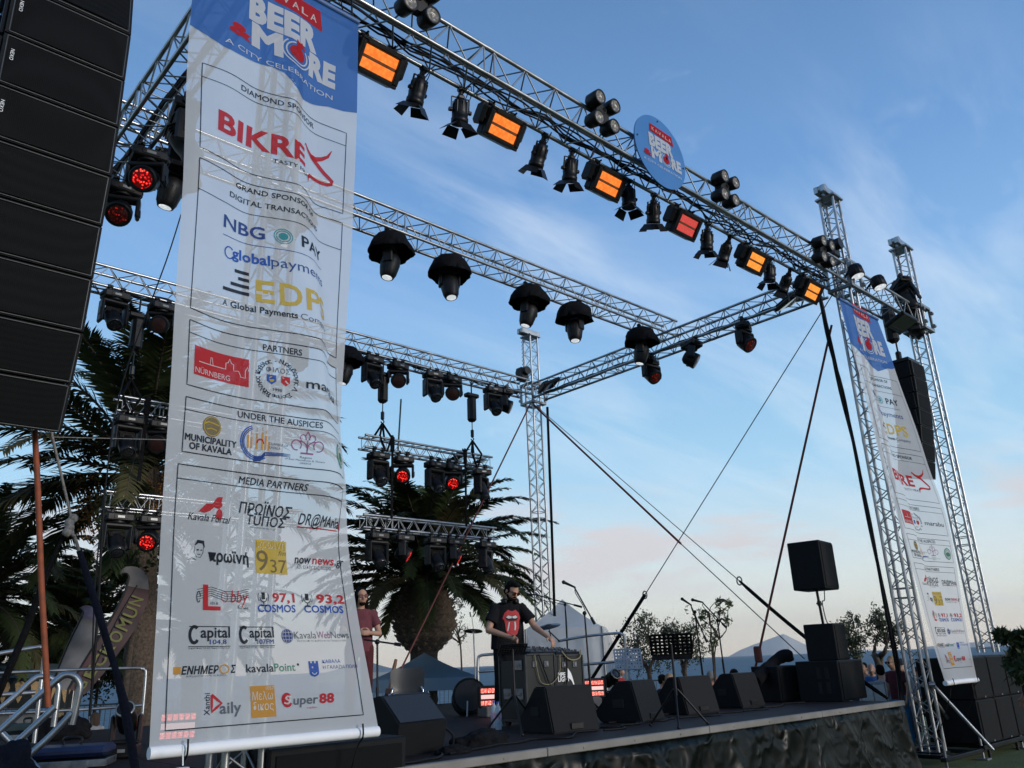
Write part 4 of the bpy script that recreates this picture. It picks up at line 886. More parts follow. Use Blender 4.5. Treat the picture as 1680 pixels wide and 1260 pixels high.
    def done(s, name='printed_logo'):
        if s.mb.f:
            used = sorted(set(s.mb.mi)); mp = {u: i for i, u in enumerate(used)}; s.mb.mi = [mp[i] for i in s.mb.mi]
            s.mb.build(name, [PM[u] for u in used], s.p)
        s.mb = MB(); s.lay = 1
    # ---------- artwork pieces
    def frame(s, y1, y2, y0=None, x0=.068, x1=.938):
        w = .0065; s.line([(x0, y1), (x1, y1), (x1, y2), (x0, y2)], w, K, True)
        if y0 is not None: s.line([(x0, y0), (x1, y0)], w*.8, K)
        s.done('frame_line')
    def title(s, t, y, w, h=None, bold=.012): s.T(t, .505-w/2, .505+w/2, y, K, h, bold); s.done('lettering')
    def head(s, top=5.50, x0=0, x1=1):
        wave = [(0, 4.60), (.075, 4.55), (.165, 4.495), (.24, 4.492), (.35, 4.52), (.44, 4.543), (.505, 4.514), (.56, 4.42), (.64, 4.37), (.73, 4.413), (.82, 4.462), (.916, 4.478), (1, 4.518)]
        pts = []
        for (a, b), (c, d) in zip(wave[:-1], wave[1:]):
            for k in range(3): t = k/3; pts.append((a+(c-a)*t, b+(d-b)*t))
        s.poly(pts+[(1, 4.518), (1, top), (0, top)], BL); s.done('blue_panel')
        s.lay = 2; logo(s, .19, .845, 4.545, 5.47); s.done('printed_logo')
    def bikre(s):
        s.T('BIKRE', .153, .648, 3.735, RD, .172, .035); s.T('TASTY MEAT', .455, .70, 3.655, K, .036)
        s.line([(.655, 3.945), (.665, 3.965), (.69, 3.93), (.725, 3.905), (.765, 3.91), (.80, 3.935), (.835, 3.975), (.856, 4.04)], [.012, .02, .034, .044, .04, .034, .024, .006], RD)
        s.line([(.725, 3.905), (.775, 3.87), (.82, 3.815), (.866, 3.765), (.862, 3.735), (.84, 3.72), (.76, 3.722), (.715, 3.715), (.692, 3.69), (.685, 3.64)], [.044, .04, .036, .034, .03, .03, .03, .034, .03, .008], RD); s.done()
    def grand(s):
        s.T('GRAND SPONSOR OF', .275, .745, 3.345, K, .046, .012); s.T('DIGITAL TRANSACTIONS', .242, .778, 3.24, K, .046, .012); s.done('lettering')
        s.T('NBG', .216, .433, 2.968, NV, .105, .02); s.T('PAY', .610, .80, 2.972, K, .10, .02)
        for k, (a, b) in enumerate(((.033, .028), (.050, .046), (.066, .062))):
            s.arc(.52, 3.02, a, b, 0, 360, .007 if k else .003, TL)
        s.disc(.52, 3.02, .034, .028, TL); s.rect(.46, 3.017, .58, 3.023, WH)
        s.line([(.216, 2.905), (.80, 2.905)], .005, NV); s.done()
        s.arc(.255, 2.778, .034, .046, 40, 330, .010, RB); s.T('global', .27, .455, 2.752, RB, .085, .03); s.T('payments', .46, .80, 2.752, NV, .085); s.done()
        for k, (x, y) in enumerate(((.287, 2.64), (.305, 2.585), (.268, 2.53), (.231, 2.475))): s.rect(x, y, .357, y+.026, K)
        s.T('E', .388, .472, 2.447, GD, .18, .02); s.T('D', .495, .60, 2.450, GD, .18, .02); s.T('PS', .62, .80, 2.452, GD, .18, .02); s.rect(.388, 2.505, .45, 2.53, WH)
        s.T('A', .234, .255, 2.357, K, .05); s.T('Global Payments', .27, .575, 2.357, K, .05, .02); s.T('Company', .588, .80, 2.357, GY, .05); s.done()
    def partners(s):
        s.rect(.098, 1.79, .357, 1.99, RD); s.lay = 2; s.T('NÜRNBERG', .103, .27, 1.805, WH, .04); s.line([(.12, 1.885), (.25, 1.885), (.252, 1.93), (.262, 1.935), (.27, 1.965), (.277, 1.935), (.287, 1.93), (.287, 1.885), (.31, 1.89), (.32, 1.85), (.34, 1.85), (.34, 1.90), (.35, 1.93), (.357, 1.90)], .006, WH)
        s.line([(.175, 1.885), (.18, 1.94), (.186, 1.94), (.19, 1.885)], .004, WH); s.done()
        s.lay = 1; r = .118; s.ring_text('Σύλλογος Καβάλας - Νυρεμβέργης Λ. Σ.', .484, 1.88, r, 245, -60, .032, K); s.ring_text('Όρα Φιλίας', .484, 1.88, r+.02, 228, 300, .026, K)
        s.T('ΦΙΛΟΣ', .432, .54, 1.925, GY, .036); s.poly([(.436, 1.905), (.478, 1.905), (.478, 1.86), (.457, 1.835), (.436, 1.86)], RB); s.poly([(.50, 1.905), (.54, 1.905), (.54, 1.86), (.52, 1.835), (.50, 1.86)], RD); s.disc(.457, 1.875, .018, .02, GD); s.line([(.505, 1.895), (.535, 1.85)], .01, WH); s.T('1998', .465, .505, 1.79, K, .024); s.done()
        s.T('marabu', .617, .895, 1.848, K, .072, .008); s.done()
    def auspices(s):
        s.disc(.193, 1.463, .062, .070, BZ); s.lay = 2; s.arc(.193, 1.463, .055, .062, 0, 360, .004, GD); s.line([(.16, 1.475), (.175, 1.49), (.2, 1.485), (.225, 1.475)], .008, GD); s.line([(.17, 1.44), (.19, 1.45), (.215, 1.44)], .006, GD); s.lay = 1
        s.T('MUNICIPALITY', .076, .309, 1.349, K, .042, .035); s.T('OF KAVALA', .097, .289, 1.297, K, .042, .035); s.done()
        for k, (a, b) in enumerate(((.112, RB), (.10, NV), (.09, RB))): s.arc(.40, 1.405, a*.98, a*1.05, 110, 305, .008-.001*k, b)
        for k in range(3): s.line([(.39, 1.305-.012*k), (.42, 1.31-.012*k), (.44, 1.345-.010*k), (.52, 1.352-.008*k), (.56, 1.35-.008*k)], [.008, .008, .008, .006, .002], NV)
        for x, h in ((.36, .09), (.375, .08), (.40, .11), (.425, .12), (.44, .10), (.455, .06)): s.line([(x, 1.36), (x, 1.36+h)], .012, OR); s.line([(x, 1.37+h), (x, 1.40+h)], .004, OR)
        s.arc(.415, 1.40, .022, .03, 0, 180, .010, RD); s.T('CHAMBER OF', .455, .545, 1.40, GY, .018); s.T('KAVALA', .455, .51, 1.375, GY, .018); s.done()
        c = .635
        for sg in (-1, 1):
            s.arc(c+sg*.052, 1.425, .034, .036, 90-sg*200, 90+sg*130, .008, PL); s.arc(c+sg*.034, 1.40, .05, .055, 90-sg*10, 90+sg*100, .007, PL); s.arc(c+sg*.022, 1.48, .02, .024, 90-sg*160, 90+sg*120, .006, PL)
        s.line([(c, 1.53), (c-.012, 1.49), (c, 1.455), (c+.012, 1.49), (c, 1.53)], .007, PL); s.line([(c-.03, 1.37), (c+.03, 1.37)], .012, PL); s.line([(c, 1.45), (c, 1.37)], .01, PL)
        s.T('Region', c-.03, c+.025, 1.335, K, .016); s.T('of East Macedonia & Thrace', c-.10, c+.09, 1.317, K, .012); s.T('GREECE', c-.028, c+.026, 1.297, K, .012); s.done()
        s.disc(.86, 1.41, .086, .094, PL if 0 else GR); s.lay = 2; s.disc(.86, 1.41, .070, .077, WH); s.lay = 3; s.disc(.86, 1.40, .05, .035, GR); s.arc(.86, 1.41, .056, .062, 0, 360, .004, GR); s.done()
    def media(s):
        T, D = s.T, s.done
        s.poly([(.160, .935), (.195, .985), (.225, .99), (.245, 1.03), (.27, 1.035), (.268, 1.0), (.275, .985), (.26, .96), (.235, .97), (.215, .945), (.19, .93)], RD); s.disc(.262, .93, .025, .032, RD); T('Kavala Portal', .114, .322, .883, K, .045, .004, .25); D()
        T('ΠΡΩΪΝΟΣ', .362, .63, .957, K, .066, .015); T('ΤUΠΟΣ', .407, .615, .895, K, .058, .015); T('www.prwinos-typos.gr', .43, .57, .877, GY, .012); D()
        T('DR@MAnia', .68, .93, .925, K, .072, .012); s.rect(.68, .905, .92, .913, RD); s.line([(.926, .96), (.93, .905)], .006, RD); D()
        s.line([(.152, .74), (.165, .762), (.19, .76), (.196, .73)], [.006, .02, .02, .006], K); s.line([(.152, .735), (.148, .70), (.16, .675), (.178, .672), (.19, .70), (.193, .735)], .004, GY); s.line([(.160, .713), (.170, .715)], .008, K); s.line([(.178, .713), (.186, .715)], .006, K); s.line([(.165, .69), (.178, .688)], .004, K); s.line([(.12, .655), (.14, .668), (.16, .655)], .004, GY); T('πρωϊνή', .216, .428, .657, K, .064, .035); D()
        s.rect(.467, .606, .631, .81, GD); s.lay = 2; T('πρωϊνή', .472, .626, .762, WH, .048, .02); s.lay = 3; T('πρωϊνή', .470, .624, .765, GD, .048, .004); s.lay = 2; T('9', .470, .532, .624, BZ, .13); T('37', .543, .628, .615, BZ, .085); T('fm', .588, .628, .722, BZ, .032, 0, .3); D()
        T('now', .672, .765, .682, K, .056, .02, .25); T('news', .768, .895, .682, RD, .056, .02, .25); T('.gr', .898, .955, .682, K, .056, .01, .25); T('Οι ειδήσεις τώρα...', .687, .888, .648, GY, .030); D()
        for k in range(5): s.line([(.165, .435+.014*k), (.23, .46+.012*k), (.30, .43+.014*k), (.36, .435+.013*k), (.42, .46+.012*k)], .003, K)
        T('L', .192, .275, .378, RD, .15, .012); T('bby', .325, .414, .425, RD, .075, .0, .2); s.arc(.295, .455, .022, .03, 0, 360, .004, RD); T('101.8', .228, .262, .408, K, .016); T('Kavala', .36, .414, .388, K, .024); s.arc(.172, .45, .012, .03, 0, 320, .005, K); D()
        for x, t in ((0., '97,1'), (.222, '93,2')):
            s.line([(.494+x, .450), (.494+x, .492)], .026, K); s.arc(.494+x, .462, .026, .028, 180, 360, .006, K); s.line([(.494+x, .434), (.494+x, .415)], .006, K); s.line([(.478+x, .413), (.51+x, .413)], .006, K)
            for q in (-1, 1): s.arc(.494+x, .465, .040, .045, 90-q*60, 90-q*125, .004, K)
            T(t, .54+x*1.015, .652+x*1.235, .437, RD, .055, .035); T('COSMOS', .462+x*1.05, .652+x*1.17, .375, RB, .046, .03); D()
        for x0, x1, t, a in ((.157, .319, '104.8', (.225, .302)), (.387, .534, '107FM', (.45, .531))):
            s.arc(x0, .238, .028, .045, 50, 320, .018, K); s.rect(x0-.022, .281, x1, .286, K); T('apital', x0+.027, x1, .222, K, .062, .02); T(t, a[0], a[1], .184, NV, .028, .012); s.rect(x0-.024, .170, x1, .174, K); T('Η ΚΟΡΥΦΑΙΑ ΤΗΣ ΜΟΥΣΙΚΗΣ ΣΤΗΝ ΠΟΛΗ', x0-.022, x1-.003, .158, K, .009); D()
        s.disc(.598, .229, .042, .045, NV); s.lay = 2
        for q in (.3, .8): s.arc(.598, .229, .042*q, .045, 0, 360, .003, WH)
        for q in (-.5, 0, .5): s.line([(.598-.026*(1-abs(q)*.25), .229+.045*q), (.598+.026*(1-abs(q)*.25), .229+.045*q)], .003, WH)
        s.lay = 1; T('Kavala', .632, .742, .213, GY, .046, .0); T('Web', .745, .815, .213, PL, .046, .004); T('News', .818, .92, .213, GY, .046); T('Ειδήσεις από την Καβάλα και την Περιφέρεια ΑΜΘ', .645, .90, .193, GY, .012); D()
        s.rect(.076, .022, .106, .062, OR); T('ΕΝΗΜΕΡ', .108, .265, .02, K, .044, .03, .2); s.arc(.29, .042, .03, .024, 0, 360, .008, OR); T('Σ', .318, .342, .02, K, .044, .03, .2); T('Καθημερινή Εφημερίδα της Καβάλας', .13, .30, .004, GY, .011); D()
        T('kavala', .39, .52, .018, K, .05, .012); T('Point', .522, .622, .018, GR, .05, .016); s.disc(.636, .055, .008, .008, K); D()
        s.poly([(.687, .073), (.697, .073), (.697, .06), (.704, .06), (.704, .073), (.716, .073), (.716, .06), (.723, .06), (.723, .073), (.735, .073), (.735, .0), (.728, -.015), (.711, -.024), (.694, -.015), (.687, .0)], RB); s.lay = 2; s.arc(.711, .01, .018, .018, 200, 340, .006, WH); s.disc(.704, .035, .006, .006, WH); s.lay = 1; T('ΚΑΒΑΛΑ', .757, .85, .058, RB, .022, .006); T('Η ΓΑΛΑΖΙΑ ΠΟΛΗ', .757, .94, .022, NV, .022); D()
        T('Xanthi', .226, .226+.083, -.212, K, .034, .012, 0, pi/2); s.line([(.235, -.10), (.235, -.195), (.276, -.15), (.235, -.10)], .016, RD); T('aily', .268, .361, -.208, GY, .066, .02); D()
        s.rect(.404, -.246, .515, -.062, OR); s.lay = 2; s.arc(.405, -.062, .001, .001, 0, 90, .001, OR); T('1057', .475, .512, -.088, WH, .022); T('Μελω', .410, .505, -.145, WH, .05, .0, .1); T('δικος', .410, .505, -.205, WH, .05, .0, .1); s.done()
        s.lay = 1; s.arc(.569, -.155, .030, .036, 40, 330, .016, RD); s.disc(.563, -.155, .026, .028, RD); s.lay = 2; T('S', .553, .59, -.178, WH, .05, .015, .2); s.lay = 1; T('uper', .597, .716, -.185, GY, .056, .02, .15); T('88', .72, .795, -.185, RD, .058, .04, .1); T('radio', .66, .705, -.214, RD, .012); s.done()
def logo(s, x0, x1, y0, y1, tag_line=True):
    """KAVALA / BEER / & MORE / A CITY CELEBRATION between x0..x1 (fractions) and y0..y1"""
    X = lambda a: x0+(x1-x0)*a
    Y = lambda b: y0+(y1-y0)*b
    H = y1-y0
    s.poly([(X(.22), Y(.80)), (X(.24), Y(.985)), (X(.84), Y(.955)), (X(.87), Y(.73)), (X(.60), Y(.765))], RD)
    s.lay += 1
    for i, ch in enumerate('KAVALA'): s.T(ch, X(.28+.092*i), X(.345+.092*i), Y(.835-.008*i), WH, H*.085, .008)
    s.T('BEER', X(.17), X(.82), Y(.445), WH, H*.285, .06); s.T('&', X(0), X(.2), Y(.155), RD, H*.13, .05); s.T('M', X(.20), X(.475), Y(.155), WH, H*.255, .055); s.T('RE', X(.745), X(1.02), Y(.155), WH, H*.255, .06)
    rw = .15*(x1-x0)*WID; cx, cy = X(.61), Y(.275)
    s.disc(cx, cy, rw*.52, H*.085, RD); s.arc(cx, cy, rw*.72, H*.115, 100, 400, H*.014, WH); s.arc(cx, cy, rw*.94, H*.15, 130, 390, H*.014, WH); s.poly([(X(.60), Y(.44)), (X(.66), Y(.44)), (X(.70), Y(.36)), (X(.655), Y(.38)), (X(.645), Y(.28)), (X(.60), Y(.28))], RD)
    if tag_line: s.T('A CITY CELEBRATION', X(-.03), X(1.0), Y(.0), WH, H*.055)
def make_banner(label, rows, order, top_bar, seed):
    B = surface(rows); zt, zb = rows[0][0], rows[-1][0]; c0 = B(0, zt)
    r = thing('sponsor_banner', label, 'banner', (c0[0], c0[1], zb+EYE), 'tall white sponsor banners on the front towers')
    mb = MB(); nx, nz = 60, 130; vs = []
    for j in range(nz+1):
        z = zt+(zb-zt)*j/nz
        for i in range(nx+1): u, v, _ = B(i/nx, z); vs.append((u, v, z+EYE))
    mb.add(vs, [(j*(nx+1)+i, (j+1)*(nx+1)+i, (j+1)*(nx+1)+i+1, j*(nx+1)+i+1) for j in range(nz) for i in range(nx)], True); mb.build('cloth', CLOTH_W, r)
    mb = MB(); mb.tube([Vector((*B(i/12, zb)[:2], zb+EYE-.03)) for i in range(13)], .034, 12); mb.build('hem_tube', mat('hem_white', (.74, .75, .77), .6, 0, .05, 6), r)
    mb = MB(); mb.tube([Vector((*B(i/12, zt)[:2], zt+EYE+.02)) for i in range(13)], .028, 10); mb.build('top_bar', PB if 0 else mat('bar_blue', (.05, .12, .3), .5), r)
    for x in (.13, .9):
        u, v, _ = B(x, zb); mb = MB(); mb.tube(smoothpath([(u, v-.05, zb+EYE+.03), (u, v-.055, zb+EYE-.05), (u, v, zb+EYE-.10), (u-.02, v+.02, zb+EYE-.2)], 4), .006, 5); mb.tube([(u-.02, v+.02, zb+EYE-.2), (u-.05, v+.35, .25)], .005, 5); mb.build('tie_cord', CABLE, r)
        u, v, _ = B(x, zt); mb = MB(); mb.bar((u, v, zt+EYE+.02), (u, VF-TS/2, ZB-.01), .006, 5); mb.build('tie_cord', CABLE, r)
    A = Art(B, r); A.head(zt-.005)
    def S(dy, f): A.dy = dy; f(); A.dy = 0
    def diamond(): A.frame(4.265, 3.508, 4.139); A.title('DIAMOND SPONSOR', 4.178, .47, .05); A.bikre()
    def grand(): A.frame(3.42, 2.236, 3.167); A.grand()
    if order == 0: S(0, diamond); S(0, grand)
    else: S(.845, grand); S(-1.272, diamond)
    A.frame(2.152, 1.705, 2.064); A.title('PARTNERS', 2.077, .175, .047); A.partners()
    A.frame(1.624, 1.272, 1.541); A.title('UNDER THE AUSPICES', 1.564, .392, .046); A.auspices()
    A.frame(1.195, -.278, 1.111, .055, .933); A.title('MEDIA PARTNERS', 1.129, .338, .046); A.media()
    return r
make_banner('huge translucent white sponsor banner with blue top hanging close by at the left', ROWS, 0, True, 1)
def right_rows():
    LE = [(1376, 490), (1394, 560), (1406, 600), (1429, 690), (1448, 768), (1467, 830), (1486, 897), (1508, 974), (1528, 1048), (1552, 1124)]
    RE = [(1440, 527), (1453, 560), (1467, 606), (1499, 690), (1526, 773), (1548, 830), (1564, 892), (1576, 974), (1589, 1048), (1603, 1116)]
    def hit(E, v, z):
        lo, hi = E[0][1]-60, E[-1][1]+30
        def X(y):
            k = 0
            while k < len(E)-2 and y > E[k+1][1]: k += 1
            t = (y-E[k][1])/(E[k+1][1]-E[k][1]); return E[k][0]+(E[k+1][0]-E[k][0])*t
        for _ in range(50):
            m = (lo+hi)/2; p = at(X(m), m, v=v)
            if p.z-EYE > z: lo = m
            else: hi = m
        return p
    prof = [(0, 0), (.10, -.012), (.20, -.004), (.29, .02), (.36, .06), (.43, .095), (.50, .105), (.60, .08), (.72, .045), (.86, .012), (1, 0)]
    rows = []; zs = (5.36, 4.9, 4.2, 3.5, 2.8, 2.1, 1.4, .8, .2, -.44)
    for k, z in enumerate(zs):
        v = 5.17-.24*k/9; a = hit(LE, v, z); b = hit(RE, v, z); am = (0.15, .8, 1.15, 1.2, 1.2, 1.15, 1.1, 1.0, .7, .35)[k]
        rows.append((z, [a.x+(b.x-a.x)*p for p, _ in prof], [v+am*q for _, q in prof]))
    return rows
make_banner('narrow-looking white sponsor banner with blue top hanging beside the right front tower', right_rows(), 1, True, 2)
# ---- round sign
def round_sign():
    c0 = at(1083, 250, v=VF-TS/2-.10); yy = (at(1083, 300, v=c0.y)-at(1083, 197, v=c0.y)).length/2
    r = thing('round_sign', 'round blue festival sign fixed on the front truss', 'sign', c0); mb = MB(); M = Matrix.Translation(c0) @ Matrix.Rotation(R(90), 4, 'X'); mb.M = M
    mb.lathe([(yy, -.008), (yy, .008)], 64); mb.build('disc', mat('sign_blue', (.04, .16, .40), .35, 0, .06, 3), r)
    global WID
    w0 = WID; WID = 1.0
    class SA(Art):
        def fn(s, x, y): return Vector((c0.x-yy+x, c0.y-.012-.0025*s.lay, c0.z+y))
    A = SA(None, r); W2 = 2*yy; logo(A, W2*.15, W2*.88, -yy*.50, yy*.72)
    A.mb.m = 0; A.done('printed_logo'); WID = w0
    mb = MB()
    for a in (-.8, .8): mb.bar((c0.x+a*yy*.6, c0.y+.01, c0.z+.1), (c0.x+a*yy*.6, VF-TS/2, c0.z+.1), .012, 6)
    mb.build('bracket', BLKM, r)
    mb = MB()
    for x, z in ((-.9, .1), (.9, -.1), (0, .9)): mb.bar((c0.x+x*yy, c0.y-.012, c0.z+z*yy), (c0.x+x*yy, c0.y-.017, c0.z+z*yy), .012, 8)
    mb.build('bolt', BLKM, r)
round_sign()
# ================================================================ ON THE STAGE
def blob(name, prims, voxel, m, parent, smooth=3):
    mb = MB()
    for p in prims:
        if p[0] == 'c': _, a, b, r1, r2 = p; mb.bar(a, b, r1, 14, r2); mb.ball(a, r1*.999, 14, 9); mb.ball(b, r2*.999, 14, 9)
        elif p[0] == 't': _, a, b, r1, r2 = p; mb.bar(a, b, r1, 16, r2)
        elif p[0] == 'f':      # flattened tapered drum: centre a, b; half widths x,y at both ends
            _, a, b, (x1, y1), (x2, y2) = p; n = 20; a = Vector(a); b = Vector(b)
            A = [a+Vector((x1*cos(2*pi*k/n), y1*sin(2*pi*k/n), 0)) for k in range(n)]; B = [b+Vector((x2*cos(2*pi*k/n), y2*sin(2*pi*k/n), 0)) for k in range(n)]
            q = [(k, (k+1) % n, n+(k+1) % n, n+k) for k in range(n)]+[tuple(range(n))[::-1], tuple(range(n, 2*n))]
            if b.z < a.z: q = [f[::-1] for f in q]
            mb.add(A+B, q)
        else: _, c, sc, *rt = p; mb.ball(c, 1, 16, 11, sc, rt[0] if rt else None)
    me = bpy.data.meshes.new('tmp'); me.from_pydata([tuple(p) for p in mb.v], [], mb.f); o = bpy.data.objects.new('tmp', me); COL.objects.link(o)
    md = o.modifiers.new('r', 'REMESH'); md.mode = 'VOXEL'; md.voxel_size = voxel; md.use_smooth_shade = True
    sm = o.modifiers.new('s', 'SMOOTH'); sm.factor = .5; sm.iterations = smooth
    dg = bpy.context.evaluated_depsgraph_get(); dg.update(); m2 = bpy.data.meshes.new_from_object(o.evaluated_get(dg)); m2.name = name
    COL.objects.unlink(o); bpy.data.objects.remove(o); bpy.data.meshes.remove(me); m2.materials.clear(); m2.materials.append(m)
    m2.polygons.foreach_set('use_smooth', [True]*len(m2.polygons)); r = bpy.data.objects.new(name, m2); COL.objects.link(r); r.parent = parent; return r
SKIN = mat('skin', (.42, .24, .16), .55, 0, .12, 12, col2=(.36, .19, .12)); SKIN2 = mat('skin_tanned', (.30, .16, .10), .55, 0, .12, 12, col2=(.25, .125, .08))
HAIR_D = mat('hair_dark', (.007, .0055, .005), .8, 0, .5, 60, .8, 150, spec=.1); HAIR_G = mat('hair_grey', (.20, .19, .18), .7, 0, .3, 60, .5, 120); HAIR_B = mat('hair_blond', (.28, .19, .09), .6, 0, .3, 60, .5, 120)
def fab(name, col): return mat(name, col, .9, 0, .2, 10, .5, 50, spec=.15)
def hand(P, D, side, palm):
    """palm and five curled fingers from wrist P along D; side = thumb side; palm = palm-facing direction"""
    P = Vector(P); D = Vector(D).normalized(); S = Vector(side); S = (S-D*S.dot(D)).normalized(); Q = Vector(palm); Q = (Q-D*Q.dot(D)-S*Q.dot(S)).normalized(); out = []
    out.append(('c', P, P+D*.045, .026, .034)); 
    for k in range(4):
        b = P+D*.075+S*(.027-.018*k); out.append(('c', P+D*.02+S*(.018-.013*k), b, .016, .0115)); L = (.038, .043, .040, .031)[k]
        c = b+(D*.85+Q*.5)*L; e = c+(D*.45+Q*.9)*L*.75; f = e+(Q*1.0+D*.05)*L*.5; out += [('c', b, c, .0105, .0098), ('c', c, e, .0098, .009), ('c', e, f, .009, .0078)]
    t = P+D*.015+S*.030; t2 = t+(S*.75+D*.6+Q*.35)*.036; t3 = t2+(D*.9+S*.15+Q*.4)*.032; out += [('c', t, t2, .0145, .012), ('c', t2, t3, .012, .0095)]
    return out
def head_prims(C, face, tilt=0.):
    """head of normal size centred on C looking along face"""
    F = Vector(face).normalized(); Z = Vector((0, 0, 1)); X = F.cross(Z).normalized(); Up = X.cross(F).normalized(); M = Matrix((X, -F, Up)).transposed().to_4x4(); C = Vector(C)
    L = lambda x, y, z: C+X*x-F*y+Up*z          # y negative = forward
    pr = [('e', L(0, .012, .03), (.076, .094, .088), M), ('e', L(0, -.025, -.035), (.060, .066, .078), M), ('e', L(0, -.062, -.088), (.026, .024, .020), M),
          ('c', L(0, -.088, .010), L(0, -.112, -.028), .010, .015), ('e', L(0, -.078, .022), (.056, .020, .013), M), ('e', L(0, -.085, -.058), (.026, .014, .009), M)]
    for s in (-1, 1): pr += [('e', L(s*.078, .012, -.012), (.012, .022, .032), M), ('e', L(s*.040, -.066, -.030), (.026, .022, .024), M)]
    return pr, L, M
def person(label, base, rz, shirt, pants, skin=None, hair=None, pose='stand', style='short', hat=None, scale=1., vox=.017, look=(0, -1, -.1), extra=None, group=None, sleeve=True):
    skin = skin or SKIN; hair = hair or HAIR_D; r = thing('person', label, 'person', base, group, (0, 0, rz)); r.scale = (scale,)*3
    sit = pose == 'sit'; dz = -.42 if sit else 0; V = Vector
    nk = V((0, -.03, 1.46+dz)); hc = V((0, -.06, 1.61+dz)); hp, L, M = head_prims(hc, look)
    sh = {s: V((s*.185, 0, 1.40+dz)) for s in (-1, 1)}
    if extra == 'clasp': el = {s: V((s*.25, -.06, 1.13+dz)) for s in (-1, 1)}; wr = {s: V((s*.07, -.28, 1.13+dz)) for s in (-1, 1)}
    elif sit: el = {s: V((s*.25, -.08, 1.12+dz)) for s in (-1, 1)}; wr = {s: V((s*.14, -.33, 1.06+dz)) for s in (-1, 1)}
    else: el = {s: V((s*.245, .02, 1.12)) for s in (-1, 1)}; wr = {s: V((s*.24, -.08, .88)) for s in (-1, 1)}
    hips = {s: V((s*.10, 0, .94+dz)) for s in (-1, 1)}
    if sit: kn = {s: V((s*.13, -.42, .52)) for s in (-1, 1)}; an = {s: V((s*.13, -.40, .08)) for s in (-1, 1)}
    else: kn = {s: V((s*.11, -.02, .50)) for s in (-1, 1)}; an = {s: V((s*.12, .02, .08)) for s in (-1, 1)}
    body = hp+[('c', nk+V((0, .02, -.05)), hc+V((0, .02, -.05)), .056, .052), ('f', (0, 0, .95+dz), (0, 0, 1.40+dz), (.15, .10), (.165, .095)), ('e', (0, 0, 1.40+dz), (.17, .09, .07))]
    for s in (-1, 1):
        body += [('c', sh[s], el[s], .050, .040), ('c', el[s], wr[s], .040, .026), ('c', hips[s], kn[s], .082, .056), ('c', kn[s], an[s], .054, .036), ('c', an[s], an[s]+V((0, -.15, -.045)), .036, .028)]
        body += hand(wr[s], (wr[s]-el[s]), (0, -1, .3) if extra != 'clasp' and not sit else (0, 0, 1), (-s, 0, 0) if extra != 'clasp' and not sit else (0, .2, -1))
    blob('body', body, vox, skin, r)
    tp = [('f', (0, 0, .90+dz), (0, 0, 1.15+dz), (.185, .125), (.175, .118)), ('f', (0, 0, 1.15+dz), (0, 0, 1.42+dz), (.175, .118), (.165, .10)), ('e', (0, -.0, 1.405+dz), (.185, .105, .065))]
    for s in (-1, 1):
        k = .62 if sleeve else .3; e = sh[s].lerp(el[s], k); tp.append(('t', sh[s]+V((-s*.03, 0, .01)), e, .062, .070)); tp.append(('e', sh[s]+V((0, 0, -.008)), (.062, .062, .054)))
    blob('shirt', tp, vox, shirt, r)
    pt = [('f', (0, 0, .84+dz), (0, 0, .98+dz), (.17, .12), (.165, .115))]
    for s in (-1, 1): pt += [('c', hips[s], kn[s], .098, .074), ('t', kn[s], an[s]+V((0, 0, .02)), .074, .062), ('e', kn[s], (.074, .074, .074))]
    blob('trousers', pt, vox, pants, r)
    sp = []
    for s in (-1, 1): sp += [('c', an[s]+V((0, .03, -.035)), an[s]+V((0, -.16, -.045)), .045, .038)]
    blob('shoes', sp, vox, mat('shoe_leather', (.02, .018, .016), .6), r)
    if hat:
        mb = MB(); mb.M = Matrix.Translation(L(0, .01, .06)) @ M; mb.lathe([(.092, -.01), (.092, .03), (.075, .07), (.03, .088), (.001, .09)], 18); mb.box((0, -.13, .0), (.13, .11, .012), .004); mb.build('cap', hat, r, False)
    if style == 'short': hpz = [('e', L(0, .030, .056), (.082, .088, .076), M), ('e', L(0, .055, .0), (.078, .062, .075), M), ('e', L(.067, .015, .015), (.018, .045, .055), M), ('e', L(-.067, .015, .015), (.018, .045, .055), M)]
    elif style == 'bald': hpz = [('e', L(0, .055, -.005), (.074, .058, .05), M)]
    else: hpz = [('e', L(0, .030, .050), (.088, .095, .084), M), ('e', L(.074, .0, .0), (.022, .05, .07), M), ('e', L(-.074, .0, .0), (.022, .05, .07), M), ('c', L(.07, .03, .0), L(.09, .03, -.20), .034, .03), ('c', L(-.07, .03, .0), L(-.09, .03, -.20), .034, .03), ('c', L(0, .07, .0), L(0, .08, -.24), .06, .05)]
    if not hat or style == 'long': blob('hair', hpz, vox*.8, hair, r)
    r['L'] = 0; del r['L']
    return r, L, M
def glasses(parent, L, M, m):
    mb = MB()
    for s in (-1, 1): mb.M = Matrix.Translation(L(s*.034, -.098, .006)) @ M; mb.lathe([(.026, -.004), (.026, .004)], 14, Matrix.Rotation(R(90), 4, 'X'))
    mb.M = Matrix(); mb.bar(L(-.012, -.10, .012), L(.012, -.10, .012), .004, 5)
    for s in (-1, 1): mb.bar(L(s*.06, -.09, .012), L(s*.082, .01, .008), .004, 5)
    mb.build('sunglasses', m, parent, False)
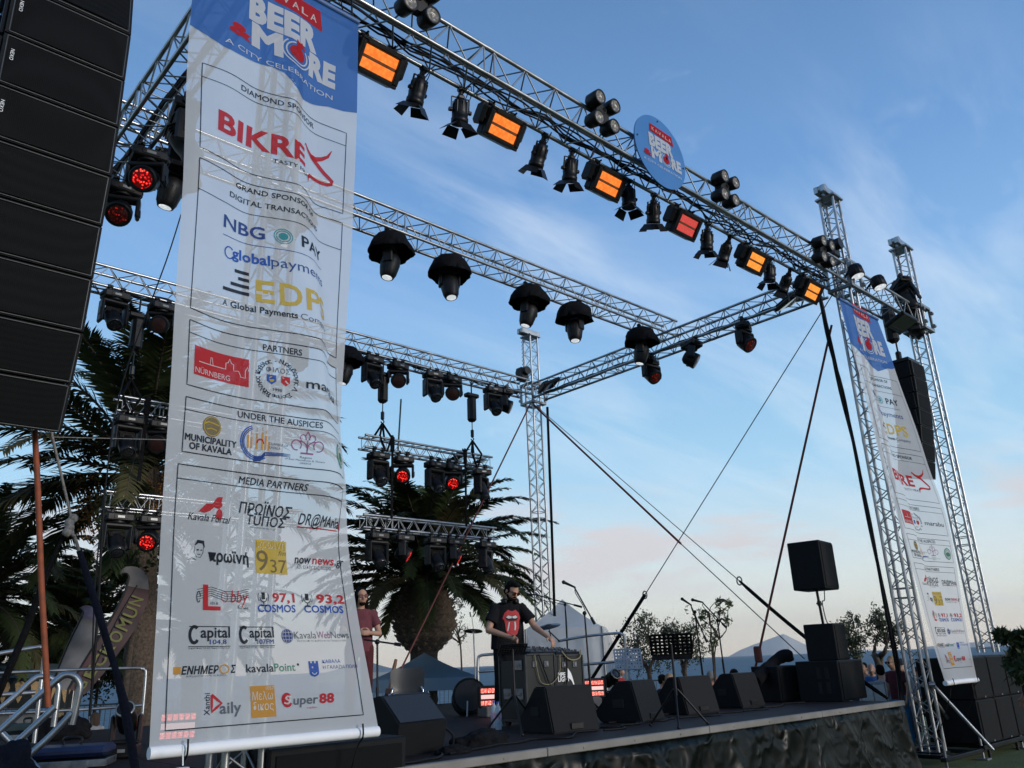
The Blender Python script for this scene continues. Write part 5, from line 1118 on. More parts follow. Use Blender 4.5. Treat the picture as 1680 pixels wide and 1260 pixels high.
# ---- the musician at the machines
def performer():
    base = at(838, 1181, z=SZ); V = Vector
    r = thing('person', 'standing musician in black t-shirt with red mouth print, headphones round his neck, leaning over machines', 'person', base, None, (0, 0, R(-24)))
    nk = V((0, -.09, 1.45)); hc = V((.015, -.19, 1.585)); hp, L, M = head_prims(hc, (.48, -1, -.72))
    sh = {-1: V((-.19, -.05, 1.395)), 1: V((.19, -.06, 1.385))}; el = {-1: V((-.285, -.08, 1.10)), 1: V((.32, -.18, 1.12))}; wr = {-1: V((-.06, -.33, .99)), 1: V((.41, -.44, .975))}
    body = hp+[('c', (0, -.05, 1.40), hc+V((-.01, .04, -.05)), .058, .054), ('f', (0, .02, .92), (0, -.05, 1.39), (.15, .105), (.165, .10)), ('e', (0, -.05, 1.39), (.17, .095, .07))]
    for s in (-1, 1):
        body += [('c', sh[s], el[s], .052, .043), ('c', el[s], wr[s], .045, .027)]
        h = V((s*.10, .03, .92)); k = V((s*.12, .0, .50)); a = V((s*.14, .04, .08)); body += [('c', h, k, .085, .058), ('c', k, a, .056, .038), ('c', a, a+V((0, -.16, -.045)), .038, .028)]
    body += hand(wr[-1], (wr[-1]-el[-1]), (-.2, -.5, 1), (.2, -.5, -1)); body += hand(wr[1], V((.25, -.7, -.45)), (-1, -.2, .2), (0, -.2, -1))
    blob('body', body, .0075, SKIN, r, 4)
    TEE = fab('black_tee', (.010, .010, .012))
    tp = [('f', (0, .02, .86), (0, 0, 1.12), (.232, .15), (.222, .145)), ('f', (0, 0, 1.12), (0, -.05, 1.40), (.222, .145), (.185, .11)), ('e', (0, -.05, 1.39), (.205, .11, .075))]
    for s in (-1, 1): e = sh[s].lerp(el[s], .66); tp += [('t', sh[s]+V((-s*.04, 0, .02)), e, .066, .086), ('e', sh[s]+V((0, 0, -.008)), (.066, .068, .058))]
    tp.append(('f', (0, -.07, 1.41), (0, -.09, 1.455), (.085, .08), (.068, .066)))
    t = blob('t_shirt', tp, .010, TEE, r, 3)
    pt = [('f', (0, .02, .80), (0, .02, .95), (.17, .125), (.165, .12))]
    for s in (-1, 1): pt += [('c', (s*.10, .03, .90), (s*.12, 0, .5), .10, .078), ('t', (s*.12, 0, .5), (s*.14, .04, .09), .078, .066), ('e', (s*.12, 0, .5), (.078, .078, .078))]
    blob('trousers', pt, .014, fab('black_jeans', (.008, .008, .010)), r)
    blob('shoes', [('c', (s*.14, .07, .045), (s*.14, -.13, .035), .045, .036) for s in (-1, 1)], .012, mat('shoe_leather', (.02, .018, .016), .6), r)
    blob('hair', [('e', L(0, .028, .060), (.080, .088, .072), M), ('e', L(0, .058, .010), (.077, .058, .072), M), ('e', L(0, -.035, .108), (.064, .055, .030), M), ('e', L(.02, -.068, .112), (.036, .03, .024), M), ('e', L(.068, .012, .012), (.016, .042, .055), M), ('e', L(-.068, .012, .012), (.016, .042, .055), M), ('e', L(.0, .07, -.03), (.068, .04, .06), M)], .007, HAIR_D, r, 2)
    blob('beard', [('e', L(0, -.045, -.088), (.052, .05, .034), M), ('c', L(-.06, -.01, -.06), L(-.045, -.05, -.09), .018, .02), ('c', L(.06, -.01, -.06), L(.045, -.05, -.09), .018, .02), ('c', L(-.028, -.094, -.046), L(.028, -.094, -.046), .009, .009)], .007, HAIR_D, r, 2)
    glasses(r, L, M, mat('tinted_lens', (.05, .015, .01), .1, 0, .2, 10, coat=.5))
    mb = MB(); c = V((0, -.075, 1.475)); mb.tube([c+V((.098*cos(q), .088*sin(q), .012*sin(q))) for q in [R(-60+i*300/20-90+30) for i in range(21)]], .012, 8)
    for s in (-1, 1):
        p = c+V((s*.085, -.075, -.02)); mb.M = Matrix.Translation(p) @ Matrix.Rotation(R(90), 4, 'X') @ Matrix.Rotation(R(s*35), 4, 'Y'); mb.lathe([(.036, -.018), (.042, 0), (.036, .02), (.02, .024)], 16); mb.M = Matrix()
    mb.build('headphones', BLKM, r, False)
    # printed mouth: flat art wrapped on the chest by casting onto the shirt
    from mathutils.bvhtree import BVHTree
    bv = BVHTree.FromPolygons([v.co for v in t.data.vertices], [tuple(p.vertices) for p in t.data.polygons])
    def wrap(x, y, l=0):
        h = bv.ray_cast(V((x, -1, 1.19+y)), V((0, 1, 0))); p = h[0] if h[0] else V((x, -.13, 1.19+y)); return p+V((0, -.004-.0022*l, 0))
    def shape(mb, pts, l, fine=.012):
        bm = bmesh.new(); f = bm.faces.new([bm.verts.new((x, y, 0)) for x, y in pts]); bmesh.ops.triangulate(bm, faces=[f])
        for _ in range(4):
            le = [e for e in bm.edges if e.calc_length() > fine*2]
            if not le: break
            bmesh.ops.subdivide_edges(bm, edges=le, cuts=1); bmesh.ops.triangulate(bm, faces=bm.faces)
        bm.verts.index_update(); mb.add([wrap(v.co.x+.015, v.co.y, l) for v in bm.verts], [tuple(v.index for v in f.verts) for f in bm.faces]); bm.free()
    k = .125
    lips = [(-1.0, .38), (-.80, .95), (-.42, 1.25), (-.12, 1.12), (.12, 1.12), (.42, 1.25), (.80, .95), (1.0, .38), (.86, .20), (.82, -.55), (.60, -1.15), (.28, -1.42), (-.10, -1.45), (-.45, -1.25), (-.68, -.8), (-.74, -.2), (-.82, .2)]
    sc = lambda P: [(x*k, y*k) for x, y in P]
    mb = MB(); shape(mb, sc(lips), 0); mb.build('mouth_print', mat('shirt_red', (.42, .035, .04), .8, 0, .15, 60), r, False)
    mb = MB(); shape(mb, sc([(-.72, .45), (-.45, .72), (0, .62), (.45, .72), (.72, .45), (.55, .18), (0, .12), (-.55, .18)]), 1); mb.build('mouth_print', mat('shirt_ink', (.012, .010, .011), .8), r, False)
    mb = MB(); shape(mb, sc([(-.66, .48), (-.42, .68), (-.04, .58), (-.04, .40), (-.4, .36)]), 2); shape(mb, sc([(.04, .58), (.42, .68), (.66, .48), (.4, .36), (.04, .40)]), 2)
    shape(mb, sc([(-.36, .0), (-.24, .02), (-.34, -.5), (-.44, -.92), (-.54, -.86), (-.46, -.4)]), 1); shape(mb, sc([(.24, .02), (.40, .05), (.46, -.4), (.38, -.82), (.24, -.8), (.28, -.4)]), 1)
    mb.build('mouth_print', mat('shirt_white', (.55, .53, .52), .8), r, False)
performer()
# ---- second musician, half hidden by the banner
MAR = fab('maroon_shirt', (.14, .045, .055)); MARP = fab('maroon_trousers', (.085, .022, .026))
o, L, M = person('long-haired musician in maroon shirt and trousers standing half behind the large banner', at(592, 1172, d=11.6)*1, R(-20), MAR, MARP, None, HAIR_D, 'stand', 'long', None, 1.0, .010, (.1, -1, .0), 'clasp')
q = at(587, 1172, d=11.6); o.location = (q.x, q.y, SZ); glasses(o, L, M, mat('red_lens', (.10, .012, .010), .1, 0, .2, 10, coat=.5)); blob('beard', [('e', L(0, -.05, -.09), (.045, .042, .032), M)], .009, HAIR_D, o)
# ---- black rack cases with mixer and synths
A = at(866, 1193, z=SZ); RX1 = at(960, 1150, v=A.y).x; RY1 = at(822, 1174, u=A.x).y; RH = at(866, 1074, v=A.y).z-SZ
def rack():
    RM = mat('rack_laminate', (.008, .010, .009), .48, 0, .3, 6, .1, 80, spec=.4); EDGE = mat('case_edge', (.05, .052, .054), .4, .6, .3, 8); HW = mat('case_hardware', (.20, .20, .21), .38, .9, .3, 20)
    w = (RX1-A.x); n = 2
    for i in range(n):
        x0 = A.x+w*i/n*1.0; x1 = A.x+w*(i+1)/n-.012; h = RH-.02*i
        r = thing('flight_case', ('black flight case in front of the musician, its side facing the camera', 'black flight case with white lettering in front of the musician')[i], 'flight case', (x0, A.y, SZ), 'flight cases under the machines'); c = Vector(((x0+x1)/2, (A.y+RY1)/2, SZ+.06+(h-.06)/2)); d = (x1-x0, RY1-A.y, h-.06)
        mb = MB(); mb.box(c, d, .006); bd = mb.build('case_body', RM, r)
        mb = MB()
        for sx in (-1, 1):
            for sy in (-1, 1): mb.box((c.x+sx*d[0]/2, c.y+sy*d[1]/2, c.z), (.026, .026, d[2]+.004), .004)
            for sz in (-1, 1): mb.box((c.x+sx*d[0]/2, c.y, c.z+sz*d[2]/2), (.024, d[1]-.03, .024), .004)
        for sy in (-1, 1):
            for sz in (-1, 1): mb.box((c.x, c.y+sy*d[1]/2, c.z+sz*d[2]/2), (d[0]-.03, .024, .024), .004)
        mb.build('edging', EDGE, r)
        for (a, z) in ((.3, .86), (.7, .86), (.5, .4)):
            mb = MB(); mb.box((x0+(x1-x0)*a, A.y-.008, SZ+h*z), (.07, .014, .07), .006); mb.box((x0+(x1-x0)*a, A.y-.018, SZ+h*z), (.035, .012, .045), .004); mb.build('latch', HW, r)
        if i == 0:
            for (a, z) in ((.25, .45), (.7, .45), (.25, .86)):
                mb = MB(); mb.box((x0-.008, A.y+(RY1-A.y)*a, SZ+h*z), (.014, .13, .12), .006); mb.box((x0-.02, A.y+(RY1-A.y)*a, SZ+h*z), (.012, .08, .03), .004); mb.build('handle', HW, r)
        for sx in (-1, 1):
            for sy in (-1, 1): mb = MB(); mb.bar((c.x+sx*d[0]*.38-.02, c.y+sy*d[1]*.36, SZ+.032), (c.x+sx*d[0]*.38+.02, c.y+sy*d[1]*.36, SZ+.032), .031, 10); mb.build('castor', BLKM, r)
        if i == 1:
            for t, y, k in (('PIPE', .68, .6), ('LIGHT', .61, .52)):
                mb = MB(); txt(mb, t, None, None, .05, lambda s, q, Z=SZ+h*y: Vector((x0+.03+s, A.y-.011, Z+q)), x=0, bold=.03); mb.build('lettering', WHITE_P, bd)
    # white curved stroke
    top = SZ+RH
    def gear(name, lab, cat, c, d, knobs, seed, tilt=0.):
        rnd = random.Random(seed); r = thing(name, lab, cat, c, 'music machines on the flight cases', (tilt, 0, 0)); mb = MB(); mb.box((0, 0, d[2]/2), d, .008); mb.build('housing', BLKM, r, False)
        mb = MB()
        for k in range(knobs): x = (rnd.random()-.5)*d[0]*.9; y = (rnd.random()-.5)*d[1]*.85; mb.bar((x, y, d[2]), (x, y, d[2]+.02), .010, 8)
        mb.build('knobs', mat('knob_grey', (.05, .05, .055), .4), r, False); mb = MB(); mb.box((0, d[1]*.25, d[2]+.002), (d[0]*.3, d[1]*.2, .004)); mb.build('screen', mat('lcd_panel', (.16, .17, .18), .3), r, False)
    gear('audio_mixer', 'small mixer with many knobs at the right end of the flight cases', 'mixer', (A.x+w*.80, A.y+.26, top-.02), (.42, .40, .07), 60, 1, R(8)); gear('synthesizer', 'flat black synthesizer under the musician\'s left hand', 'synthesizer', (A.x+w*.40, A.y+.24, top), (.48, .34, .06), 40, 2, R(10)); gear('drum_machine', 'small drum machine at the left end of the flight cases', 'drum machine', (A.x+w*.10, A.y+.30, top), (.24, .28, .06), 24, 3, R(12))
    mb = MB(); y = A.y-.03; P = lambda a, z: (A.x+w*a, y, SZ+RH*z)
    mb.tube(smoothpath([P(.13, .99), P(.16, .80), (A.x+w*.22, y, SZ+RH*.60), P(.38, .57), P(.50, .66), P(.55, .78), P(.56, .98)], 8), .006, 6); tag(mb.build('yellow_cable', mat('cable_yellow', (.26, .21, .11), .6)), 'pale yellow cable looping over the front of the flight cases', 'cable')
    mb = MB(); mb.tube(smoothpath([P(.2, 1.0), P(.3, .72), P(.42, .46), P(.56, .43), P(.66, .6), P(.68, .98)], 8), .008, 6); tag(mb.build('black_cable', CABLE), 'black cable drooping down the front of the flight cases', 'cable')
    mb = MB(); mb.tube(smoothpath([P(.60, 1.03), P(.7, .93), P(.80, .90), P(.92, .94), P(.94, 1.05)], 8), .008, 6); tag(mb.build('yellow_cable', MATS['cable_yellow']), 'short yellow cable at the right end of the flight cases', 'cable')
    mb = MB(); pts = [P(.70, .72), P(.76, .66), P(.80, .56), P(.83, .44)]; 
    for a, b in zip(pts[:-1], pts[1:]): pass
    vs = []
    sp = smoothpath(pts, 6)
    for i, p in enumerate(sp): ww = .05*(1-i/len(sp))+.008; vs += [p+Vector((0, .02, ww)), p+Vector((0, .02, -ww))]
    mb.add(vs, [(2*i, 2*i+1, 2*i+3, 2*i+2) for i in range(len(sp)-1)]); o = mb.build('swoosh', WHITE_P); o.parent = [x for x in SC.objects if x.get('label', '').startswith('black flight case with white')][0]; o.matrix_parent_inverse = Matrix.Translation(-o.parent.location)
rack()
# ---- stands
def music_stand(label, p, zdesk, rz, m, w=.50, tilt=-28, hole=True, hh=.34):
    r = thing('music_stand', label, 'music stand', p, 'music stands on the stage', (0, 0, rz)); h = zdesk
    mb = MB(); mb.bar((0, 0, .30), (0, 0, h), .013, 10); mb.bar((0, 0, .30), (0, 0, h*.6), .018, 10); mb.build('pole', m, r, False)
    for k in range(3): a = 2*pi*k/3+.5; mb = MB(); mb.bar((.02*cos(a), .02*sin(a), .36), (.34*cos(a), .34*sin(a), .012), .011, 8); mb.ball((.34*cos(a), .34*sin(a), .014), .018); mb.build('leg', m, r, False)
    T = Matrix.Translation((0, 0, h)) @ Matrix.Rotation(R(tilt), 4, 'X'); mb = MB(); mb.M = T; nx, nz = 9, 6; cw, ch = w/nx, hh/nz
    if hole:                         # punched desk: real slots between bars
        for j in range(nz+1): mb.box((0, 0, -hh/2+j*ch), (w, .006, ch*.56))
        for i in range(nx+1): mb.box((-w/2+i*cw, .0035, 0), (cw*.56, .006, hh))
    mb.box((0, -.03, -hh/2), (w, .06, .006)); mb.build('desk', m, r, False); return r
music_stand('black perforated music stand standing before the wedge monitors', onf(1114, 1192), at(1104, 1058, d=math.hypot(*onf(1114, 1192)[:2])).z-SZ, R(-52), BLKM, .42, 48, True, .30)
q = onf(1036, 1150); music_stand('grey perforated music stand behind the sideways wedge monitor', q, at(1035, 1081, d=math.hypot(*q[:2])).z-SZ, R(140), mat('stand_grey', (.28, .30, .33), .45, .3), .46, 20)
q = onf(846, 1204); music_stand('black music stand with slotted tray in front of the flight cases', q, at(850, 1066, d=math.hypot(*q[:2])).z-SZ, R(-30), BLKM, .27, 62, True, .22)
def mic_stand(label, foot, poletop, a, b, mic=True, legs=True):
    """foot on the stage, pole to poletop, boom from b (counterweight end) to a (mic end)"""
    r = thing('microphone_stand', label, 'microphone stand', foot, 'microphone stands on the stage'); mb = MB(); mb.bar(foot+Vector((0, 0, .12)), poletop, .012, 8); mb.bar(foot+Vector((0, 0, .12)), foot.lerp(poletop, .5), .017, 8); mb.ball(poletop, .03); mb.build('pole', BLKM, r)
    if legs:
        for k in range(3): t = 2*pi*k/3+.3; mb = MB(); mb.bar(foot+Vector((0, 0, .16)), foot+Vector((.33*cos(t), .33*sin(t), .012)), .010, 8); mb.build('leg', BLKM, r)
    mb = MB(); mb.bar(a, b, .010, 8); mb.bar(b, b.lerp(a, .18), .02, 8); mb.build('boom', BLKM, r)
    if mic:
        d = (a-b).normalized(); d = Vector((d.x, d.y, d.z*.25)).normalized(); mb = MB(); mb.bar(a-d*.02, a+d*.14, .012, 10, .020); mb.ball(a+d*.16, .028, 12, 8); mb.build('microphone', BLKM, r)
        mb = MB(); mb.tube(smoothpath([a-d*.02, a+Vector((.02, 0, -.08)), a.lerp(b, .5)+Vector((0, 0, -.05)), poletop+Vector((.02, .01, -.1)), foot.lerp(poletop, .4)+Vector((.02, .01, 0)), foot+Vector((.05, .03, .02))], 6), .006, 5); mb.build('cable', CABLE, r)
def dm(x, y, d): return at(x, y, d=d)
f = onf(972, 1172); d = math.hypot(f.x, f.y); mic_stand('microphone stand with long boom just right of the flight cases', f, dm(959, 1006, d), dm(942, 963, d), dm(976, 1024, d))
f = onf(1158, 1150); d = math.hypot(f.x, f.y); mic_stand('left one of the two microphone stands behind the black music stand', f, dm(1140, 1004, d), dm(1133, 992, d), dm(1160, 1054, d))
f = onf(1194, 1148); d = math.hypot(f.x, f.y); mic_stand('right one of the two microphone stands, its boom sloping down rightwards', f, dm(1177, 1018, d), dm(1152, 988, d), dm(1192, 1030, d))
f = onf(619, 1205); d = math.hypot(f.x, f.y); mic_stand('boom microphone stand beside the right edge of the large banner', f, dm(619, 1053, d), dm(596, 1049, d), dm(658, 1058, d), False)
f = onf(935, 1150); d = math.hypot(f.x, f.y); mic_stand('boom stand behind the musician reaching left towards the rear tower', f, dm(927, 992, d), dm(880, 976, d), dm(955, 996, d), True)
def drumstuff():
    f = onf(781, 1157); d = math.hypot(f.x, f.y); r = thing('cymbal_stand', 'stand with black perforated disc pad left of the musician', 'cymbal stand', f); t = dm(777, 1035, d); mb = MB(); mb.bar(f+Vector((0, 0, .1)), t, .013, 8); mb.bar(t, dm(774, 1010, d), .007, 6)
    mb.build('pole', ALU2, r)
    for k in range(3): a = 2*pi*k/3; mb = MB(); mb.bar(f+Vector((0, 0, .22)), f+Vector((.26*cos(a), .26*sin(a), .01)), .011, 6); mb.build('leg', ALU2, r)
    mb = MB(); n = 40; M = Matrix.Translation(t) @ Matrix.Rotation(R(9), 4, 'Y') @ Matrix.Rotation(R(-6), 4, 'X'); mb.M = M
    for (r0, r1) in ((.115, .165), (.0, .05)):
        for i in range(n):
            a, b = 2*pi*i/n, 2*pi*(i+1)/n; mb.add([(r0*cos(a), r0*sin(a), 0), (r1*cos(a), r1*sin(a), 0), (r1*cos(b), r1*sin(b), 0), (r0*cos(b), r0*sin(b), 0)], [(0, 1, 2, 3)]); mb.add([(r0*cos(a), r0*sin(a), -.012), (r1*cos(a), r1*sin(a), -.012), (r1*cos(b), r1*sin(b), -.012), (r0*cos(b), r0*sin(b), -.012)], [(3, 2, 1, 0)]); mb.add([(r1*cos(a), r1*sin(a), 0), (r1*cos(a), r1*sin(a), -.012), (r1*cos(b), r1*sin(b), -.012), (r1*cos(b), r1*sin(b), 0)], [(0, 1, 2, 3)])
    for k in range(8): a = 2*pi*k/8; mb.box((.085*cos(a), .085*sin(a), -.006), (.10, .035, .010), 0, Euler((0, 0, a)))
    mb.build('disc_pad', BLKM, r)
    for k in (-1, 1): mb = MB(); mb.bar(dm(774+2*k, 1012, d), dm(776+5*k, 1004, d), .012, 8); mb.build('microphone', BLKM, r)
    f = onf(908, 1160); d = math.hypot(f.x, f.y); r = thing('cymbal_stand', 'tilted dark cymbal on a stand right behind the musician', 'cymbal stand', f); t = dm(900, 1028, d); mb = MB(); mb.bar(f, dm(907, 1060, d), .013, 8); mb.bar(dm(907, 1060, d), t, .009, 8); mb.bar(dm(900, 1035, d), dm(918, 1052, d), .011, 8); mb.build('pole', BLKM, r)
    mb = MB(); mb.M = Matrix.Translation(t) @ Matrix.Rotation(R(-16), 4, 'Y') @ Matrix.Rotation(R(4), 4, 'X'); mb.lathe([(.20, -.004), (.20, 0), (.06, .02), (.045, .035), (.001, .04)], 28); mb.build('cymbal', mat('cymbal_dark', (.03, .03, .032), .35, .5), r)
    c = dm(769, 1140, 12.6); r = thing('bass_drum', 'black bass drum lying tilted behind the disc pad stand', 'drum', c); mb = MB(); mb.M = Matrix.Translation((c.x, c.y, SZ+.24)) @ Matrix.Rotation(R(-35), 4, 'Z') @ Matrix.Rotation(R(78), 4, 'X'); mb.lathe([(.21, -.16), (.23, -.15), (.23, .15), (.21, .16)], 32); mb.build('shell', BLKM, r)
    mb = MB(); mb.M = Matrix.Translation((c.x, c.y, SZ+.24)) @ Matrix.Rotation(R(-35), 4, 'Z') @ Matrix.Rotation(R(78), 4, 'X')
    for z in (-.14, .14): mb.lathe([(.232, z-.02), (.244, z-.02), (.244, z+.02), (.232, z+.02)], 32, cap=False)
    mb.build('hoop', BLK, r)
    for k in range(2): mb = MB(); mb.bar((c.x-.14+.28*k, c.y-.14, SZ+.2), (c.x-.2+.4*k, c.y-.2, SZ), .012, 6); mb.build('leg', ALU2, r)
drumstuff()
def strobe(label, px, py, yf, w=.30, h=.24, rz=-30):
    f = onf(px, yf); d = math.hypot(f.x, f.y); c = dm(px, py, d); r = thing('strobe_panel', label, 'strobe light', f, 'red glowing strobe panels on the stage floor'); R0 = Matrix.Translation(c) @ Matrix.Rotation(R(rz), 4, 'Z'); mb = MB(); mb.M = R0; mb.box((0, .06, 0), (w+.05, .12, h+.05), .015); b = mb.build('housing', BLK, r)
    for j in (-1, 1):
        for i in range(6): mb = MB(); mb.M = R0; mb.box((-w/2+w*(i+.5)/6, -.006, j*h*.33), (w/6*.82, .012, h*.24), .003); mb.build('led_cell', STROBE, b)
    mb = MB(); mb.M = R0; mb.box((0, -.006, 0), (w*.96, .012, h*.22)); mb.build('center_tube', emit('strobe_tube', (.85, .55, .52), .9), b)
    mb = MB(); mb.box((c.x, c.y+.06, (c.z-h/2+SZ)/2), (.24, .2, max(.04, c.z-h/2-SZ)), .01); mb.build('base', mat('strobe_base', (.06, .06, .065), .5), r)
strobe('red strobe panel glowing left of the flight cases', 806, 1143, 1176); strobe('red strobe panel glowing right of the flight cases', 975, 1129, 1160); strobe('red strobe panel glowing behind the foot of the large banner', 292, 1191, 1225, .34, .26, -20)
# ---- chair, guitar, bottles, bag, case on the monitor
def chair():
    f = onf(672, 1196); d = math.hypot(f.x, f.y); r = thing('chair', 'grey-backed chair with chrome legs behind the large wedge monitor', 'chair', f, None, (0, 0, R(-28))); CH = mat('chrome', (.55, .56, .58), .2, .95, .1, 5); GP = mat('chair_plastic', (.035, .038, .042), .32, 0, .2, 5); zb = at(672, 1096, d=d).z-SZ
    mb = MB(); mb.box((0, -.02, .45*zb/.8), (.42, .40, .035), .015); mb.build('seat', GP, r, False)
    vs = []; n = 10
    for z, w in ((zb-.30, .16), (zb-.26, .20), (zb-.05, .21), (zb-.012, .19), (zb, .15)):
        for i in range(n+1): x = -w+2*w*i/n; vs.append((x, .20+.05*(1-(x/.21)**2)+(z-zb)*-.05, z))
    mb = MB(); m = n+1; q = [(j*m+i, j*m+i+1, (j+1)*m+i+1, (j+1)*m+i) for j in range(4) for i in range(n)]; mb.add(vs, q, True); mb.add([(x, y+.018, z) for x, y, z in vs], [f[::-1] for f in q], True); mb.build('backrest', GP, r, False)
    for s in (-1, 1):
        mb = MB(); mb.tube(smoothpath([(s*.17, .22, zb-.22), (s*.19, .20, .45*zb/.8), (s*.20, .24, .01)], 5), .012, 8); mb.build('leg', CH, r, False); mb = MB(); mb.tube(smoothpath([(s*.20, .12, .45*zb/.8), (s*.20, -.17, .44*zb/.8), (s*.21, -.22, .01)], 5), .012, 8); mb.build('leg', CH, r, False)
chair()
def guitar():
    f = onf(632, 1192); d = math.hypot(f.x, f.y); r = thing('guitar', 'brown electric guitar leaning on a stand beside the chair', 'guitar', f); WD = mat('guitar_wood', (.16, .06, .025), .3, 0, .35, 14); a = dm(627, 1146, d); b = dm(645, 1103, d); t = (b-a).normalized()
    c0 = Vector((f.x, f.y, SZ+.22)); t = (b-c0).normalized(); M = Matrix.Translation(c0) @ (t.to_track_quat('Y', 'Z')).to_matrix().to_4x4(); mb = MB(); mb.prism([(.16, -.18), (.19, -.05), (.12, .05), (.15, .16), (.10, .22), (.04, .18), (-.04, .18), (-.10, .22), (-.15, .16), (-.12, .05), (-.19, -.05), (-.16, -.18), (0, -.22)], .045, M); mb.build('body', WD, r)
    mb = MB(); mb.bar(c0+t*.16, b, .022, 8, .018); mb.M = Matrix(); mb.build('neck', WD, r); mb = MB(); mb.bar(b, b+t*.16, .03, 6, .02); mb.build('headstock', WD, r)
guitar()
for i, (x, y, k) in enumerate(((811, 1194, 0), (818, 1197, 1), (822, 1191, 2))):
    p = onf(x, y); r = thing('water_bottle', ('clear water bottle nearest the strobe panel left of the flight cases', 'clear water bottle in the middle of the three beside the flight cases', 'clear water bottle touching the flight cases')[i], 'bottle', p, 'water bottles on the stage floor'); mb = MB(); mb.M = Matrix.Translation(p); mb.lathe([(.035, 0), (.038, .02), (.036, .12), (.038, .18), (.03, .22), (.014, .25), (.013, .262)], 14); mb.build('bottle', mat('bottle_plastic', (.34, .40, .46), .12, 0, .2, 40, coat=.4), r); mb = MB(); mb.M = Matrix.Translation(p); mb.lathe([(.016, .262), (.016, .285)], 12); mb.build('cap', mat('cap_blue', (.05, .12, .4), .4), r); mb = MB(); mb.M = Matrix.Translation(p); mb.lathe([(.0385, .10), (.0388, .16)], 14, cap=False); mb.build('label', mat('bottle_label', (.5, .5, .6), .5, 0, .8, 60, col2=(.35, .1, .2)), r)
def soft(name, label, cat, c, sc, m, seed, rz=0., n=36):
    mb = MB(); vs = []; k = 18
    for j in range(k+1):
        t = pi*j/k
        for i in range(n):
            a = 2*pi*i/n; p = Vector((sin(t)*cos(a), sin(t)*sin(a), cos(t))); s = 1+.35*MN.noise(p*1.7+Vector((seed, 0, 0)))+.16*MN.noise(p*4+Vector((0, seed, 0))); z = max(-.25, p.z*s); q = Vector((p.x*s*sc[0], p.y*s*sc[1], (z+.25)*sc[2])); vs.append(Vector(c)+Matrix.Rotation(rz, 3, 'Z') @ q)
    mb.add(vs, [(j*n+i, (j+1)*n+i, (j+1)*n+(i+1) % n, j*n+(i+1) % n) for j in range(k) for i in range(n)], True); return tag(mb.build(name, m), label, cat)
soft('cloth_bag', 'crumpled black bag lying on the stage floor near the front edge', 'bag', onf(790, 1224), (.36, .15, .10), CLOTH, 3, R(10)); soft('cloth_bag', 'flat black cable cover lying left of the crumpled bag', 'bag', onf(744, 1236), (.15, .10, .05), CLOTH, 8, 0)
p = onf(1296, 1150)+Vector((0, .2, .50)); r = thing('guitar_case', 'long black gig bag lying over the tall tilted monitor', 'gig bag', p); mb = MB(); a = at(1238, 1118, v=p.y); b = at(1275, 1082, v=p.y); c = at(1291, 1075, v=p.y); d_ = at(1296, 1083, v=p.y)
mb.tube(smoothpath([a, a.lerp(b, .5), b, c, d_], 6), [.10]*8+[.085]*6+[.095]*6+[.07]*5, 12); mb.build('bag_body', CLOTH, r); mb = MB(); mb.tube(smoothpath([a.lerp(b, .3)+Vector((0, -.1, .02)), a.lerp(b, .5)+Vector((0, -.16, .02)), a.lerp(b, .7)+Vector((0, -.09, .0))], 6), .014, 6); mb.build('handle', CLOTH, r)
def floor_mover(label, px, yf, ytop, rz, tilt, head_m):
    f = onf(px, yf); d = math.hypot(f.x, f.y); k = (at(px, ytop, d=d).z-SZ)/.66; r = thing('moving_head', label, 'stage light', f, 'moving heads standing on the stage floor', (0, 0, rz)); r.scale = (k,)*3
    mb = MB(); mb.box((0, 0, .09), (.36, .32, .16), .02); mb.box((0, -.165, .10), (.18, .012, .07), .004); mb.build('base', BLK, r, False); mb = MB(); mb.box((0, -.173, .10), (.09, .004, .04)); mb.build('display', MATS['lcd_panel'], r, False)
    mb = MB(); mb.box((0, 0, .20), (.36, .17, .06), .02)
    for s in (-1, 1): mb.box((s*.165, 0, .36), (.05, .17, .34), .03)
    mb.build('yoke', BLK, r, False); T = Matrix.Translation((0, 0, .45)) @ Matrix.Rotation(tilt, 4, 'X'); mb = MB(); mb.M = T; mb.lathe([(.08, -.16), (.125, -.12), (.125, .1), (.11, .2), (.115, .205), (.115, .25), (.10, .25)], 22); hd = mb.build('head', BLK, r, False)
    mb = MB(); mb.M = T; mb.lathe([(.098, .235), (.06, .25), (.001, .256)], 20, cap=False); mb.build('lens', head_m, hd, False); mb = MB(); mb.M = T; mb.lathe([(.118, .24), (.118, .262), (.10, .262)], 20, cap=False); mb.build('lens_ring', mat('lens_ring', (.22, .23, .22), .3, .5), hd, False)
floor_mover('black moving head standing on the floor left of the large banner', 202, 1244, 1155, R(-30), R(52), GLASS_D); floor_mover('black moving head standing behind the sideways wedge monitor', 1003, 1152, 1098, R(-10), R(62), GLASS_D)
# ---- cables on the floor
rnd = random.Random(5); mb = None
for i, (x0, y0, x1, y1, t) in enumerate(((742, 1240, 985, 1200, 'black cable along the stage edge before the flight cases'), (990, 1196, 1110, 1178, 'black cable looping in front of the sideways wedge monitor'), (1000, 1200, 1100, 1170, 'second black cable looping before the sideways wedge monitor'), (1130, 1180, 1300, 1158, 'black cable along the stage edge before the right wedge monitors'), (620, 1262, 760, 1232, 'black cable running from the large wedge monitor'), (1215, 1168, 1330, 1150, 'thin black cable in front of the tall monitor'), (980, 1165, 1012, 1188, 'black cable under the long-boom microphone stand'))):
    a, b = onf(x0, y0), onf(x1, y1); pts = [a.lerp(b, k/9)+Vector((0, rnd.uniform(-.14, .14), .012)) for k in range(10)]; mb = MB(); mb.tube(smoothpath(pts, 6), .011, 6); tag(mb.build('floor_cable', CABLE), t, 'cable', 'black cables lying on the stage floor')
